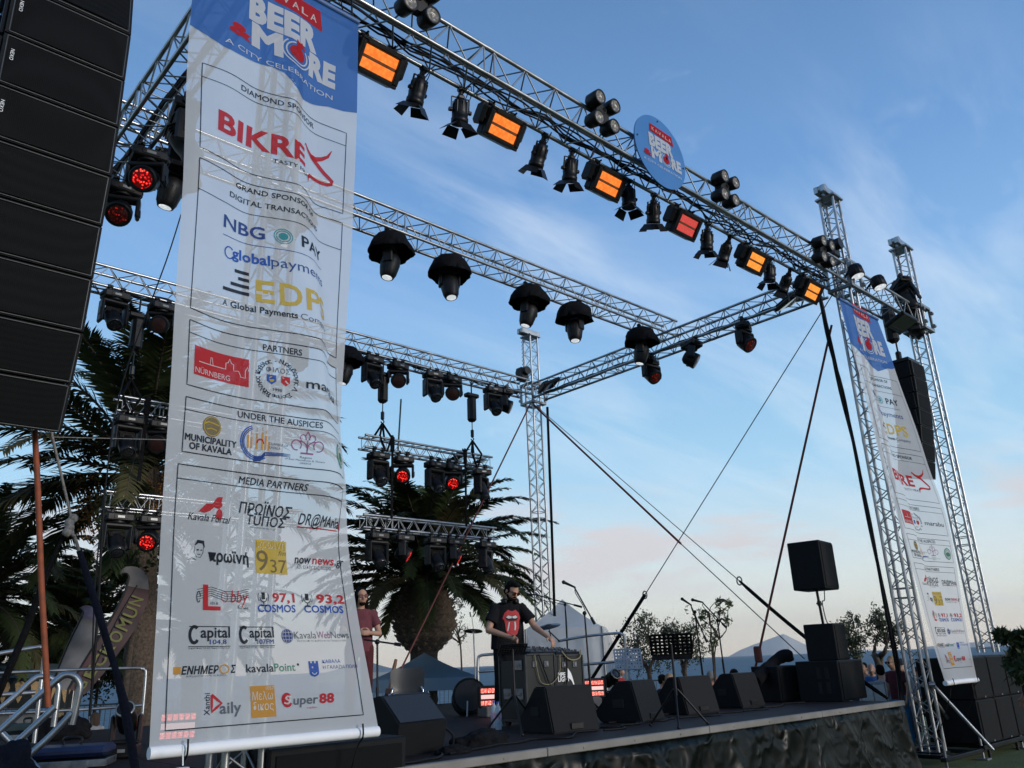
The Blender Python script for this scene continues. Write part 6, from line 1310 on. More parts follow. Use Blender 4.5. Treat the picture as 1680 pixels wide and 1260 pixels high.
# ================================================================ TREES, TENTS, PEOPLE AND RIGGING AROUND THE STAGE
def leafmat(name, c, c2, rough=.6, spec=.2):
    m = mat(name, c, rough, 0, .4, .9, 0, 1, spec, 6, col2=c2); return m
LEAF_P = leafmat('palm_leaf', (.060, .078, .028), (.020, .030, .012), .7, .06); LEAF_P2 = leafmat('palm_leaf_old', (.095, .080, .036), (.034, .040, .017), .7, .06); LEAF_O = leafmat('olive_leaf', (.085, .098, .058), (.030, .042, .022)); LEAF_B = leafmat('bright_leaf', (.085, .12, .03), (.045, .07, .02)); BARK = mat('bark', (.075, .055, .04), .9, 0, .5, 18, .9, 26); PBARK = mat('palm_bark', (.085, .062, .045), .95, 0, .6, 22, .8, 30); DATE = mat('date_fruit', (.24, .10, .018), .6, 0, .4, 30)
def palm(label, base, crown, tr, Lf, nf, seed, bulge=0., dates=0, e_min=-35, cat='palm tree', wide=1., bulge_h=1.4, droop=1.):
    rnd = random.Random(seed); r = thing('palm_tree', label, cat, base, 'date palms behind the stage'); base = Vector(base); crown = Vector(crown); H = (crown-base).length
    # trunk with leaf-base scars
    mb = MB(); n = 26; rows = int(H/.035); vs = []
    for j in range(rows+1):
        t = j/rows; p = base.lerp(crown, t); rr = tr*(1+.25*max(0, .12-t)*4)
        if bulge: k = (t*H-(H-bulge_h))/bulge_h; rr *= 1+(bulge-1)*max(0, sin(pi*min(1, max(0, k))**.75)) if k > 0 else 1
        for i in range(n):
            a = 2*pi*i/n; q = (.5+.5*sin(i*2*pi/n*9+(j % 8 > 3)*pi))*(.5+.5*sin(j*2*pi/8)); w = rr*(1+(.16 if bulge and (t*H > H-bulge_h) else .07)*q+.02*rnd.random()); vs.append(p+Vector((cos(a)*w, sin(a)*w, 0)))
    mb.add(vs, [(j*n+i, j*n+(i+1) % n, (j+1)*n+(i+1) % n, (j+1)*n+i) for j in range(rows) for i in range(n)], True)
    if bulge:                       # pale stubs of cut leaf bases in a spiral
        mb.m = 1; step = .105; z = H-bulge_h*.98; j = 0
        while z < H-.12:
            k_ = (z-(H-bulge_h))/bulge_h; rr = tr*(1+(bulge-1)*max(0, sin(pi*min(1, max(0, k_))**.75))); nb = max(8, int(2*pi*rr/.24)); p = base.lerp(crown, z/H)
            for i in range(nb):
                a = 2*pi*(i+.5*(j % 2))/nb; o_ = Vector((cos(a), sin(a), 0)); t_ = Vector((-o_.y, o_.x, 0)); q = p+o_*(rr*1.03); w = .085*rnd.uniform(.8, 1.1); hgt = .05*rnd.uniform(.8, 1.2); tip = q+o_*.075+Vector((0, 0, .03))
                mb.add([q-t_*w, q+Vector((0, 0, hgt))+o_*.05, q+t_*w, q-Vector((0, 0, hgt*.9)), tip], [(0, 4, 1), (1, 4, 2), (2, 4, 3), (3, 4, 0)])
            z += step; j += 1
    mb.build('trunk', [PBARK, mat('palm_stub', (.17, .125, .085), .9, 0, .45, 25)] if bulge else PBARK, r)
    # fronds
    def frond(mb, o, az, el, L, droop, nl, wl, tw):
        out = Vector((cos(az), sin(az), 0)); P = []; p = Vector(o); e = el; m = 22
        for i in range(m+1):
            P.append(p.copy()); d = out*cos(e)+Vector((0, 0, sin(e))); p = p+d*(L/m); e -= droop*(.25+1.5*(i/m))/m
        mb.m = 0; mb.tube(P, [.030*(1-i/(m+1))+.004 for i in range(m+1)], 4); sd = Vector((-out.y, out.x, 0)); vs = []; fs = []
        for k in range(nl):
            t = .10+.90*(k+rnd.random()*.5)/nl; x = t*m; i = min(int(x), m-1); q = P[i].lerp(P[i+1], x-i); tan_ = (P[i+1]-P[i]).normalized(); up = sd.cross(tan_).normalized(); up = up if up.z > 0 else -up
            ln = wl*(min(1, t*3.2)*(1-max(0, t-.55)*1.45))*rnd.uniform(.8, 1.1)
            for s in (-1, 1):
                d = (sd*s*(.80+.1*tw)+tan_*(.62+.3*t)+up*(.34+rnd.uniform(-.22, .22)-(.25 if L > 0 else 0))).normalized(); tip = q+d*ln+Vector((0, 0, -.22*ln)); mid = q+d*ln*.5+Vector((0, 0, -.035*ln)); wv = tan_*(.026+.014*rnd.random())*wide
                b = len(vs); vs += [q+wv*.6, q-wv*.6, mid+wv, mid-wv, tip]; fs += [(b, b+1, b+3, b+2), (b+2, b+3, b+4)]
        mb.m = 1 if rnd.random() < .72 else 2; mb.add(vs, fs)
    mb = MB()
    for k in range(nf):
        t = k/nf; az = k*2.39996+rnd.uniform(-.25, .25); el = R(86-(86-e_min)*t**.85)+rnd.uniform(-.1, .1); L = Lf*(rnd.uniform(.82, 1.06))*(1-.12*(t > .85)); frond(mb, crown+Vector((cos(az)*tr*.5, sin(az)*tr*.5, .1-.35*t)), az, el, L, (R(66)+rnd.uniform(-.15, .35)+(.2 if t < .5 else 0))*droop, 92, Lf*.15, rnd.random())
    mb.build('crown', [PBARK, LEAF_P, LEAF_P2], r)
    for k in range(dates):
        a = rnd.uniform(0, 6.28); mb = MB(); p0 = crown+Vector((cos(a)*tr, sin(a)*tr, -.1)); p1 = p0+Vector((cos(a)*.5, sin(a)*.5, .05)); p2 = p1+Vector((cos(a)*.22, sin(a)*.22, -.6)); mb.m = 0; mb.tube(smoothpath([p0, p1, p2], 5), .022, 5); mb.m = 1
        for j in range(190): q = p2+Vector((rnd.gauss(0, .17), rnd.gauss(0, .17), rnd.gauss(-.15, .27))); mb.ball(q, .023, 5, 4)
        mb.build('date_bunch', [BARK, DATE], r)
    return r
def gp(x, y, d): p = at(x, y, d=d); return Vector((p.x, p.y, ground_z(d)-.05))
c = at(697, 944, d=21); palm('big date palm with swollen leaf-base trunk right behind the stage', gp(694, 1110, 21), c, .33, 3.5, 92, 11, bulge=2.2, e_min=-2, bulge_h=1.8, droop=1.0)
c = at(236, 770, d=17.5); palm('tall date palm with orange date bunches left of the large banner', gp(243, 1100, 17.5), c, .27, 4.5, 52, 5, bulge=1.7, dates=9, e_min=-12, droop=.92)
c = at(-38, 975, d=24); palm('date palm cut by the left picture edge', gp(-38, 1100, 24), c, .3, 3.3, 60, 8, e_min=-30)
c = at(118, 1032, d=27); palm('low bushy palm behind the feather flags', gp(118, 1130, 27), c, .3, 3.1, 64, 9, e_min=-20)
c = at(318, 1020, d=29); palm('low palm seen through the foot of the large banner', gp(318, 1130, 29), c, .3, 3.4, 60, 21, e_min=-20)
def tree(label, base, stems, clumps, leaf, nleaf, ls, seed, cat='tree', tr=.07, name='olive_tree'):
    """stems: list of point lists; clumps: (centre, radius)"""
    rnd = random.Random(seed); r = thing(name, label, cat, base, 'young trees along the seafront'); mb = MB()
    for st in stems: k = len(st); sp = smoothpath(st, 6); mb.tube([p+Vector((rnd.uniform(-.01, .01), rnd.uniform(-.01, .01), 0)) for p in sp], [tr*(1-.8*i/len(sp)) for i in range(len(sp))], 8)
    for c, rad in clumps:
        e = min((q for s in stems for q in smoothpath(s, 4)[3:]), key=lambda q: (q-c).length+.6*max(0, q.z-c.z))
        for j in range(3): q = c+Vector((rnd.uniform(-1, 1), rnd.uniform(-1, 1), rnd.uniform(-.3, 1)))*rad*.7; mb.tube(smoothpath([e, e.lerp(q, .5)+Vector((0, 0, .05)), q], 4), [.018-.0016*i for i in range(9)], 5)
    mb.build('trunk', BARK, r); mb = MB(); vs = []; fs = []
    for c, rad in clumps:
        tw = [c+Vector((rnd.gauss(0, 1), rnd.gauss(0, 1), rnd.gauss(0, 1)))*rad*.62 for _ in range(max(5, nleaf//9))]
        for _ in range(nleaf):
            q = rnd.choice(tw)+Vector((rnd.gauss(0, 1), rnd.gauss(0, 1), rnd.gauss(.3, 1.9)))*rad*.13; d = Vector((rnd.gauss(0, 1), rnd.gauss(0, 1), rnd.gauss(.3, 1))).normalized(); w = d.orthogonal().normalized()*ls*.2; w.rotate(Matrix.Rotation(rnd.uniform(0, 6.28), 3, d)); L = ls*rnd.uniform(.7, 1.3); b = len(vs); vs += [q, q+d*L*.5+w, q+d*L, q+d*L*.5-w]; fs.append((b, b+1, b+2, b+3))
    mb.add(vs, fs); mb.build('crown', leaf, r); return r
def ptree(label, xb, d, trunk_px, clump_px, leaf, nleaf, ls, seed, tr=.06, cat='tree', name='olive_tree'):
    rnd = random.Random(seed*3+1); base = gp(xb, 1120, d); J = lambda x, y: at(x, y, d=d+rnd.uniform(-.35, .35))
    return tree(label, base, [[base]+[J(*p) for p in st] for st in trunk_px], [(J(x, y), rr*d/1400) for x, y, rr in clump_px], leaf, nleaf, ls, seed, cat, tr, name)
ptree('grey-green olive tree behind the grey music stand', 1068, 19, [[(1064, 1105), (1052, 1080), (1045, 1050)], [(1066, 1105), (1072, 1080), (1064, 1050)]], [(1043, 1050, 20), (1058, 1040, 20), (1035, 1065, 16), (1066, 1060, 20), (1050, 1080, 22), (1072, 1085, 16), (1060, 1024, 12)], LEAF_O, 300, .075, 1)
ptree('olive tree between the black music stand and the microphones', 1125, 20, [[(1122, 1100), (1112, 1070), (1108, 1045)], [(1124, 1100), (1134, 1070), (1138, 1045)]], [(1108, 1042, 16), (1122, 1035, 18), (1138, 1040, 18), (1130, 1062, 22), (1112, 1070, 18), (1142, 1070, 14), (1092, 1034, 8)], LEAF_O, 280, .075, 2)
ptree('slender young tree with bright leaves behind the microphones', 1172, 16, [[(1168, 1070), (1166, 1030), (1164, 1000), (1179, 983)], [(1172, 1075), (1190, 1035), (1196, 990)], [(1170, 1080), (1180, 1020), (1181, 985)]], [(1160, 1010, 8), (1163, 1025, 9), (1168, 1045, 12), (1170, 1060, 12), (1179, 988, 5), (1182, 1005, 5), (1195, 992, 5), (1190, 1020, 5), (1150, 1008, 6)], LEAF_B, 75, .065, 3, .018)
ptree('olive tree with forked trunk left of the rear of the right tower', 1442, 19, [[(1440, 1088), (1434, 1075), (1436, 1056)], [(1444, 1088), (1450, 1072), (1456, 1056)]], [(1428, 1045, 14), (1440, 1030, 16), (1456, 1038, 18), (1436, 1015, 10), (1462, 1050, 10), (1450, 1022, 12), (1470, 1030, 8)], LEAF_O, 260, .07, 4, .09)
ptree('thin olive tree just right of the loudspeaker stack', 1412, 18, [[(1410, 1090), (1402, 1080), (1398, 1060)], [(1412, 1092), (1404, 1076), (1392, 1060)]], [(1392, 1040, 15), (1400, 1022, 10), (1408, 1050, 14), (1386, 1060, 14), (1398, 1066, 14), (1384, 1030, 9)], LEAF_O, 250, .07, 5)
ptree('leafy shrub leaning in from the right picture edge', 1690, 13, [[(1688, 1120), (1672, 1080), (1664, 1055)]], [(1668, 1084, 9), (1678, 1060, 8), (1662, 1096, 7), (1674, 1102, 10), (1650, 1048, 3), (1642, 1042, 2), (1682, 1044, 7), (1668, 1048, 4), (1682, 1084, 11)], leafmat('shrub_leaf', (.045, .065, .025), (.02, .032, .014)), 120, .12, 6, .04, 'shrub', 'shrub')
ptree('dry weeping tree beside the right of the swollen palm trunk', 758, 24, [[(757, 1080), (752, 1040), (740, 1000), (725, 975)]], [(742, 985, 14), (750, 1005, 14), (757, 1025, 12), (760, 1045, 10), (744, 1030, 10), (735, 1000, 12), (728, 1045, 10)], leafmat('dry_leaf', (.075, .075, .04), (.04, .045, .025)), 60, .09, 7, .03)
ptree('dark leafy tree growing behind the left hanging lights', 205, 16, [[(212, 1080), (225, 1000), (215, 940)]], [(190, 925, 24), (210, 912, 22), (222, 930, 26), (200, 945, 18), (182, 935, 12)], leafmat('ivy_leaf', (.035, .055, .015), (.014, .026, .009)), 130, .13, 12, .07)
for i, (x, y, rr, d, t) in enumerate(((160, 1100, 34, 31, 'round dark shrub behind the left stage railing'), (200, 1092, 30, 32, 'taller dark shrub between the flags and the palm trunk'), (110, 1112, 26, 30, 'low dark shrub beneath the feather flags'))):
    ptree(t, x, d, [[(x, y+22), (x-4, y), (x+3, y-15)]], [(x-rr*.5, y, rr*.6), (x+rr*.5, y-4, rr*.6), (x, y-rr*.5, rr*.6), (x+rr*.2, y+rr*.3, rr*.6), (x-rr*.3, y+rr*.35, rr*.55)], leafmat('bush_leaf', (.040, .052, .022), (.016, .024, .011)), 420, .15, 30+i, .06, 'shrub', 'shrub')
# ---- tents
def cloth(name, c): return cloth_mat(name, c, .04, .5, False) if name.startswith('tent') else mat(name, c, .95, 0, .12, 4, .3, 12, spec=.05)
def gazebo(label, px0, px1, ye, apex, yb, d, m, wall=None, dep=3.2):
    a = at(px0, ye, d=d); b = at(px1, ye, d=d); ze = (a.z+b.z)/2; a.z = b.z = ze; t = (b-a).normalized(); n = Vector((-t.y, t.x, 0)); n = n if n.dot(a) > 0 else -n; g = ground_z(d); ap = at(*apex, d=d+dep/2); c, e = b+n*dep, a+n*dep; P = [a, b, c, e]; ctr = sum(P, Vector())/4; ctr.z = ap.z
    r = thing('gazebo_tent', label, 'tent', (a.x, a.y, g), 'tents behind the stage'); mb = MB(); N_ = 8; vs = []; fs = []
    for i in range(4):
        p, q = P[i], P[(i+1) % 4]
        for j in range(N_+1):
            for k in range(N_+1):
                s = j/N_; w = p.lerp(q, k/N_).lerp(ctr, s); w.z -= .10*sin(pi*s)*(1)*(.4+.6*sin(pi*k/N_)); vs.append(w)
        o = i*(N_+1)**2; fs += [(o+j*(N_+1)+k, o+j*(N_+1)+k+1, o+(j+1)*(N_+1)+k+1, o+(j+1)*(N_+1)+k) for j in range(N_) for k in range(N_)]
    mb.add(vs, fs, True); mb.build('canopy', m, r); mb = MB()
    for i in range(4): p, q = P[i], P[(i+1) % 4]; z = Vector((0, 0, -.26)); o = (p-ctr)*.003; o.z = 0; mb.add([p, q, q+z, p+z], [(0, 1, 2, 3)])
    mb.build('valance', m, r)
    for p in P: mb = MB(); mb.bar((p.x, p.y, g), (p.x, p.y, ze), .03, 6); mb.build('post', ALU2, r)
    if wall:
        mb = MB()
        for i in wall: p, q = P[i], P[(i+1) % 4]; K_ = 14; vs = []; nn = Vector((q.y-p.y, p.x-q.x, 0)).normalized()
        for i in wall:
            p, q = P[i], P[(i+1) % 4]; nn = Vector((q.y-p.y, p.x-q.x, 0)).normalized(); K_ = 24; vs = []
            for k in range(K_+1):
                w = p.lerp(q, k/K_)+nn*(.014*sin(k*1.9)+.01*sin(k*.7)); vs += [Vector((w.x, w.y, ze-.2)), Vector((w.x, w.y, g))]
            mb.add(vs, [(2*k, 2*k+1, 2*k+3, 2*k+2) for k in range(K_)], True)
        mb.build('side_wall', m, r)
    return r
gazebo('blue-grey gazebo tent behind the chair and palm trunk', 606, 785, 1113, (688, 1071), 0, 19, cloth('tent_blue', (.30, .42, .56)))
gazebo('pale grey tent roof just right of the large banner, behind the blue-grey gazebo', 520, 668, 1104, (588, 1082), 0, 27, cloth('tent_pale', (.55, .62, .68)))
gazebo('white tent with side walls behind the rear truss tower', 862, 988, 1030, (903, 984), 0, 17.5, cloth('tent_white', (.82, .82, .82)), (0, 1, 3))
p = at(1000, 1030, d=17.3); mb = MB(); vs = []
for k in range(15): w = at(989+1.2*k, 1027, d=17.2+.03*sin(k*2.3)); vs += [Vector((w.x, w.y, w.z-.002*k*k)), Vector((w.x, w.y, w.z-.9)), Vector((w.x, w.y, .1))]
mb.add(vs, [(3*k+j, 3*k+j+1, 3*k+j+4, 3*k+j+3) for k in range(14) for j in range(2)], True); tag(mb.build('tent_drape', cloth_mat('sheer_drape', (.85, .85, .85), .45, .5, False)), 'translucent white drape hanging at the right corner of the white tent', 'drape')
# ---- food stall at the far left
def stall():
    a = at(-30, 1112, d=22); b = at(123, 1113, d=22); t = (b-a).normalized(); n = Vector((-t.y, t.x, 0)); n = n if n.dot(a) > 0 else -n; g = ground_z(22); L = (b-a).length
    r = thing('food_stall', 'dark food stall with striped awning band at the far left', 'stall', (a.x, a.y, g)); mb = MB(); c = (a+b)/2; z = Vector((0, 0, 1)); up = a.z
    mb.add([a, b, b+n*2+z*.35, a+n*2+z*.35], [(0, 1, 2, 3)]); mb.build('roof', cloth('stall_roof', (.10, .14, .15)), r); mb = MB(); h = .62; K_ = 30; vs = []
    for k in range(K_+1): w = a.lerp(b, k/K_); vs += [w, w-z*h]
    mb.add(vs, [(2*k, 2*k+1, 2*k+3, 2*k+2) for k in range(K_)]); band = mb.build('awning_band', cloth('stall_dark', (.02, .024, .026)), r)
    for k in range(6):
        w = a.lerp(b, (k+.5)/6)-n*.012; mb = MB(); u = .11; mb.add([w+t*x*u+z*y for x, y in ((-1, -.12), (-.7, -.10), (-.3, -.07), (.3, -.07), (.8, -.11), (1, -.2), (.3, -.46), (0, -.52), (-.3, -.46))], [tuple(range(9))]); mb.build('cone_print', mat('cone_print', (.34, .22, .10), .8, 0, .4, 30), band)
    for p in (a+n*.1, b+n*.1): mb = MB(); mb.bar((p.x, p.y, g), p, .035, 6); mb.build('post', ALU2, r)
    mb = MB(); mb.box((c.x+n.x, c.y+n.y, g+.5), (.6, .6, 1), 0); 
    q = a+n*.6; q2 = b+n*.6; mb = MB(); mb.add([Vector((q.x, q.y, g)), Vector((q2.x, q2.y, g)), Vector((q2.x, q2.y, g+1.0)), Vector((q.x, q.y, g+1.0)), Vector((q.x, q.y, g+1.0))+n*.6, Vector((q2.x, q2.y, g+1.0))+n*.6], [(0, 1, 2, 3), (3, 2, 5, 4)]); mb.build('counter', cloth('stall_counter', (.12, .13, .14)), r)
stall()
# ---- feather flags
def feather(label, path, widths, d, m, m2, text=None):
    P = smoothpath([at(x, y, d=d) for x, y in path], 6); base = Vector((P[0].x, P[0].y, ground_z(d))); r = thing('feather_flag', label, 'flag', base, 'feather flags beside the stage'); n = len(P); mb = MB(); vs = []; view = Vector((P[0].x, P[0].y, 0)).normalized(); W_ = []
    for i, p in enumerate(P):
        t = (P[min(i+1, n-1)]-P[max(i-1, 0)]).normalized(); s = t.cross(view).normalized(); x = i/(n-1)*(len(widths)-1); k = min(int(x), len(widths)-2); w = widths[k]+(widths[k+1]-widths[k])*(x-k); W_.append((p, s, w, t)); q = view*.03*sin(i*.8)
        vs += [p, p-s*w*.5+q, p-s*w+q*.5]
    mb.add(vs, [(3*i+j, 3*i+j+1, 3*i+j+4, 3*i+j+3) for i in range(n-1) for j in range(2)], True); mb.mi = [0 if f[0]//3 < n*.62 else 1 for f in mb.f]; fl = mb.build('sail', [m, m2], r); mb = MB(); mb.tube([base]+P, .018, 6); mb.build('pole', BLKM, r)
    if text:
        k0 = int(n*.04); k1 = int(n*.62)
        for i, ch in enumerate(text):
            x = k0+(k1-k0)*i/len(text); j = int(x); p, s, w, t = W_[j]; o = p-s*w*.78-view*.04; h = w*.5; st = (W_[min(j+1, n-1)][0]-W_[j][0]).length*(k1-k0)/len(text)*.86
            vs_, fs_, bb = text_mesh(ch, .02); mb = MB(); kx = st/(bb[1]-bb[0]); mb.add([o+t*(a-bb[0])*kx*.9+s*b/.73*h for a, b in vs_], fs_); mb.build('lettering', mat('flag_letters', (.15, .155, .05), .8), fl)
FM = mat('flag_maroon', (.075, .036, .038), .8, 0, .3, 3, col2=(.045, .04, .04)); FG = mat('flag_grey', (.17, .165, .17), .8, 0, .3, 4)
feather('maroon feather flag with yellow-green lettering left of the palm trunk', [(112, 1130), (135, 1090), (160, 1050), (185, 1010), (203, 975), (211, 950), (207, 941), (197, 943)], [.26, .36, .40, .42, .40, .30, .13, .02], 15.5, FM, FG, 'GECKOMUN')
feather('pale grey feather flag behind the maroon one', [(84, 1128), (98, 1090), (115, 1050), (131, 1018), (136, 1005), (130, 998)], [.30, .40, .42, .36, .2, .02], 17, FG, mat('flag_violet', (.13, .12, .19), .8, 0, .4, 5))
# ---- railings
def rail(name, label, cat, paths, r_, m=ALU, group=None):
    p0 = paths[0][0]; r = thing(name, label, cat, (p0.x, p0.y, p0.z), group)
    for k, p in enumerate(paths): mb = MB(); mb.tube(p, r_, 8); mb.build('tube', m, r)
    return r
X = lambda d: (lambda *pts: smoothpath([at(x, y, d=d) for x, y in pts], 5)); a9 = X(9.2); a8 = X(8.0)
rail('handrail', 'far looped stair handrail at the lower left', 'handrail', [a9((-25, 1182), (20, 1146), (52, 1117), (66, 1110), (84, 1113), (95, 1124), (95, 1140), (88, 1192)), a9((-20, 1258), (40, 1205), (88, 1162))], .026, group='stair handrails')
rail('handrail', 'near looped stair handrail at the lower left', 'handrail', [a8((-25, 1222), (40, 1163), (92, 1117), (108, 1107), (122, 1110), (130, 1122), (129, 1140), (118, 1189)), a8((-20, 1262), (30, 1216), (90, 1160)), a8((2, 1203), (30, 1232), (62, 1262)), a8((25, 1259), (80, 1210), (118, 1170))], .028, group='stair handrails')
a11 = X(11)
rail('stage_railing', 'short railing post and top bar at the left end of the stage', 'railing', [a11((-25, 1078), (0, 1072), (60, 1062), (70, 1062), (73, 1070), (70, 1100), (56, 1219)), a11((-25, 1142), (58, 1136))], .024, group='tubular stage railings')
a13 = X(13.6)
rail('stage_railing', 'long tubular railing along the left rear of the stage', 'railing', [a13((-25, 1105), (120, 1099), (222, 1096), (236, 1099), (239, 1108), (233, 1180)), a13((-25, 1172), (120, 1165), (233, 1157))], .022, group='tubular stage railings')
rail('stage_railing', 'tubular railing at the stage rear behind the long-boom microphone', 'railing', [X(15.5)((915, 1052), (960, 1044), (1010, 1039), (1020, 1041), (1025, 1051), (1028, 1130)), X(15.5)((915, 1092), (960, 1090), (1026, 1084))], .024, group='tubular stage railings')
rail('stage_railing', 'short tubular railing behind the disc pad stand', 'railing', [X(14.5)((785, 1130), (784, 1085), (788, 1076), (800, 1074), (812, 1073)), X(14.5)((784, 1102), (815, 1100))], .024, group='tubular stage railings')
def seafence():
    r = thing('seafront_fence', 'dark seafront fence of thin upright bars beyond the crowd', 'fence', (at(1200, 1100, d=26).x, at(1200, 1100, d=26).y, ground_z(26))); mb = MB(); D = 26; az0, az1 = R(-38), R(36); g = ground_z(D); n = 260
    P = lambda k, z: Vector((D*sin(R(0))*0, 0, 0))+(UXI*(D*sin(az0+(az1-az0)*k/n))+VYI*(D*cos(az0+(az1-az0)*k/n)))+Vector((0, 0, z))
    for z in (.12, 1.02): mb.tube([P(k, g+z) for k in range(0, n+1, 4)], .022, 5)
    for k in range(n+1): mb.bar(P(k, g), P(k, g+1.02), .03 if k % 14 == 0 else .009, 4, caps=False)
    mb.build('bars', mat('fence_paint', (.05, .06, .07), .5), r)
UXI = Vector((UX.x, VX.x, 0)); VYI = Vector((UX.y, VX.y, 0))
seafence()
for x0, x1, y, t in ((1408, 1452, 1120, 'white crowd barrier board behind the wide bass cabinet'), ):
    a = at(x0, y, d=16); b = at(x1, y, d=16); b.z = a.z; g = ground_z(16); r = thing('crowd_barrier', t, 'barrier', (a.x, a.y, g)); mb = MB(); mb.add([Vector((a.x, a.y, .35)), Vector((b.x, b.y, .35)), b-Vector((0, 0, .04)), a-Vector((0, 0, .04))], [(0, 1, 2, 3)]); mb.build('panel', mat('barrier_white', (.45, .48, .50), .5), r); mb = MB(); mb.tube([Vector((a.x, a.y, g)), a, b, Vector((b.x, b.y, g))], .022, 6); m_ = (a+b)/2; mb.bar((m_.x, m_.y, g), m_, .012, 6); mb.build('frame', ALU2, r)
# ---- people in the crowd beyond the stage
def crowd(label, x, ytop, shirt, pants, hair=None, pose='sit', style='short', hat=None, rz=0, skin=None, d=None, h=None):
    H = h or (1.30 if pose == 'sit' else 1.74)
    if d is None:
        d = 19.
        for _ in range(30): d += (at(x, ytop, d=d).z-ground_z(d)-H)*8; d = min(max(d, 17.5), 26)
    p = gp(x, ytop, d); p.z = ground_z(d); sc = max(.6, min(1.12, (at(x, ytop, d=d).z-p.z)/H)); o, L, M = person(label, p, rz, shirt, pants, skin, hair, pose, style, hat, sc, .022, (0, -1, -.1), None, 'people in the crowd beyond the stage'); return o, L, M
DK = fab('dark_shirt', (.02, .022, .028)); GRY = fab('grey_top', (.22, .25, .29)); BLUE = fab('blue_tee', (.03, .09, .26)); WHT = fab('white_shirt', (.30, .31, .33)); JEAN = fab('jeans', (.05, .07, .11)); MRN = fab('wine_tee', (.08, .02, .03)); RED_S = fab('red_top', (.28, .03, .03)); TAN = fab('tan_top', (.26, .20, .14))
crowd('long-haired woman in grey top seated behind the sideways wedge monitor', 1098, 1106, GRY, JEAN, HAIR_B, 'sit', 'long', None, R(-60)); crowd('dark-haired person in dark top seated left of the woman in grey', 1083, 1108, DK, JEAN, None, 'sit', 'short', None, R(40)); crowd('dark-haired person right of the black music stand pole', 1121, 1097, DK, JEAN, None, 'sit', 'short', None, R(-30)); crowd('grey-haired man in dark shirt under the left microphone', 1163, 1102, DK, RED_S, HAIR_G, 'sit', 'short', None, R(60), SKIN2); crowd('dark-haired person seated under the right microphone', 1205, 1099, TAN, JEAN, None, 'sit', 'long', None, R(150))
crowd('dark-haired person behind the right strobe panel', 983, 1096, DK, JEAN, None, 'sit', 'short', None, R(-40)); crowd('person in dark top at the foot of the long-boom stand', 967, 1099, MRN, JEAN, None, 'sit', 'short', None, R(50)); crowd('dark-haired person in red top behind the standing floor light', 1015, 1095, RED_S, JEAN, None, 'sit', 'short', None, R(10)); crowd('person in light top seen above the tall tilted monitor', 1282, 1092, WHT, JEAN, HAIR_G, 'sit', 'short', None, R(170)); crowd('sun-tanned man seen left of the wide bass cabinet', 1297, 1096, TAN, JEAN, None, 'sit', 'bald', None, R(-20), SKIN2)
crowd('bald tanned man in blue t-shirt behind the white barrier board', 1428, 1089, BLUE, JEAN, HAIR_G, 'sit', 'bald', None, R(-70), SKIN2); crowd('dark-haired person just left of the bald man in blue', 1418, 1088, TAN, JEAN, None, 'sit', 'short', None, R(-100), SKIN2); crowd('woman in pale jacket just right of the bald man in blue', 1443, 1092, GRY, JEAN, None, 'sit', 'short', None, R(120))
crowd('man in black cap and white shirt behind the boy in sunglasses', 1477, 1084, WHT, JEAN, None, 'sit', 'short', mat('cap_black', (.012, .012, .014), .8), R(-75), None, 17.5)
o, L, M = crowd('boy in sunglasses and wine-red t-shirt left of the right front tower', 1467, 1096, MRN, fab('blue_towel', (.03, .20, .42)), HAIR_B, 'stand', 'short', None, R(-110), None, 16.0, 1.5); glasses(o, L, M, GLASS_D)
crowd('person in black cap and white shirt seen through the right front tower', 1512, 1096, WHT, DK, None, 'sit', 'short', mat('cap_black', (.012, .012, .014), .8), R(170)); crowd('person in wine-red top between the banner foot and the outermost tower', 1605, 1085, MRN, JEAN, None, 'sit', 'short', None, R(20)); crowd('dark-clothed person seen through the outermost tower', 1632, 1083, DK, JEAN, None, 'sit', 'long', None, R(120)); crowd('dark figure beside the lower left edge of the right banner', 1536, 1086, DK, DK, None, 'sit', 'short', None, R(90))
q = at(1716, 1222, d=13.2); o, L, M = person('man in black t-shirt cut by the right picture edge, standing by the shrub', (q.x, q.y, 0), R(-150), fab('black_tee', (.010, .010, .012)), fab('pale_shorts', (.22, .21, .20)), SKIN2, HAIR_D, 'stand', 'short', None, 1.0, .014, (0, -1, -.2), None, 'people in the crowd beyond the stage')
crowd('woman with brown hair and white top behind the floor moving head at left', 158, 1170, WHT, JEAN, mat('hair_brown', (.05, .025, .012), .6, 0, .4, 60, .6, 120), 'sit', 'long', None, R(-160)); crowd('person in dark top under the food stall awning', 22, 1168, DK, JEAN, None, 'sit', 'short', None, R(-30), None, 21); crowd('person in red top near the food stall', 66, 1166, RED_S, JEAN, None, 'sit', 'short', None, R(60), None, 20); crowd('person in white top between the two stair handrails', 104, 1164, WHT, JEAN, HAIR_B, 'sit', 'long', None, R(-120), None, 19)
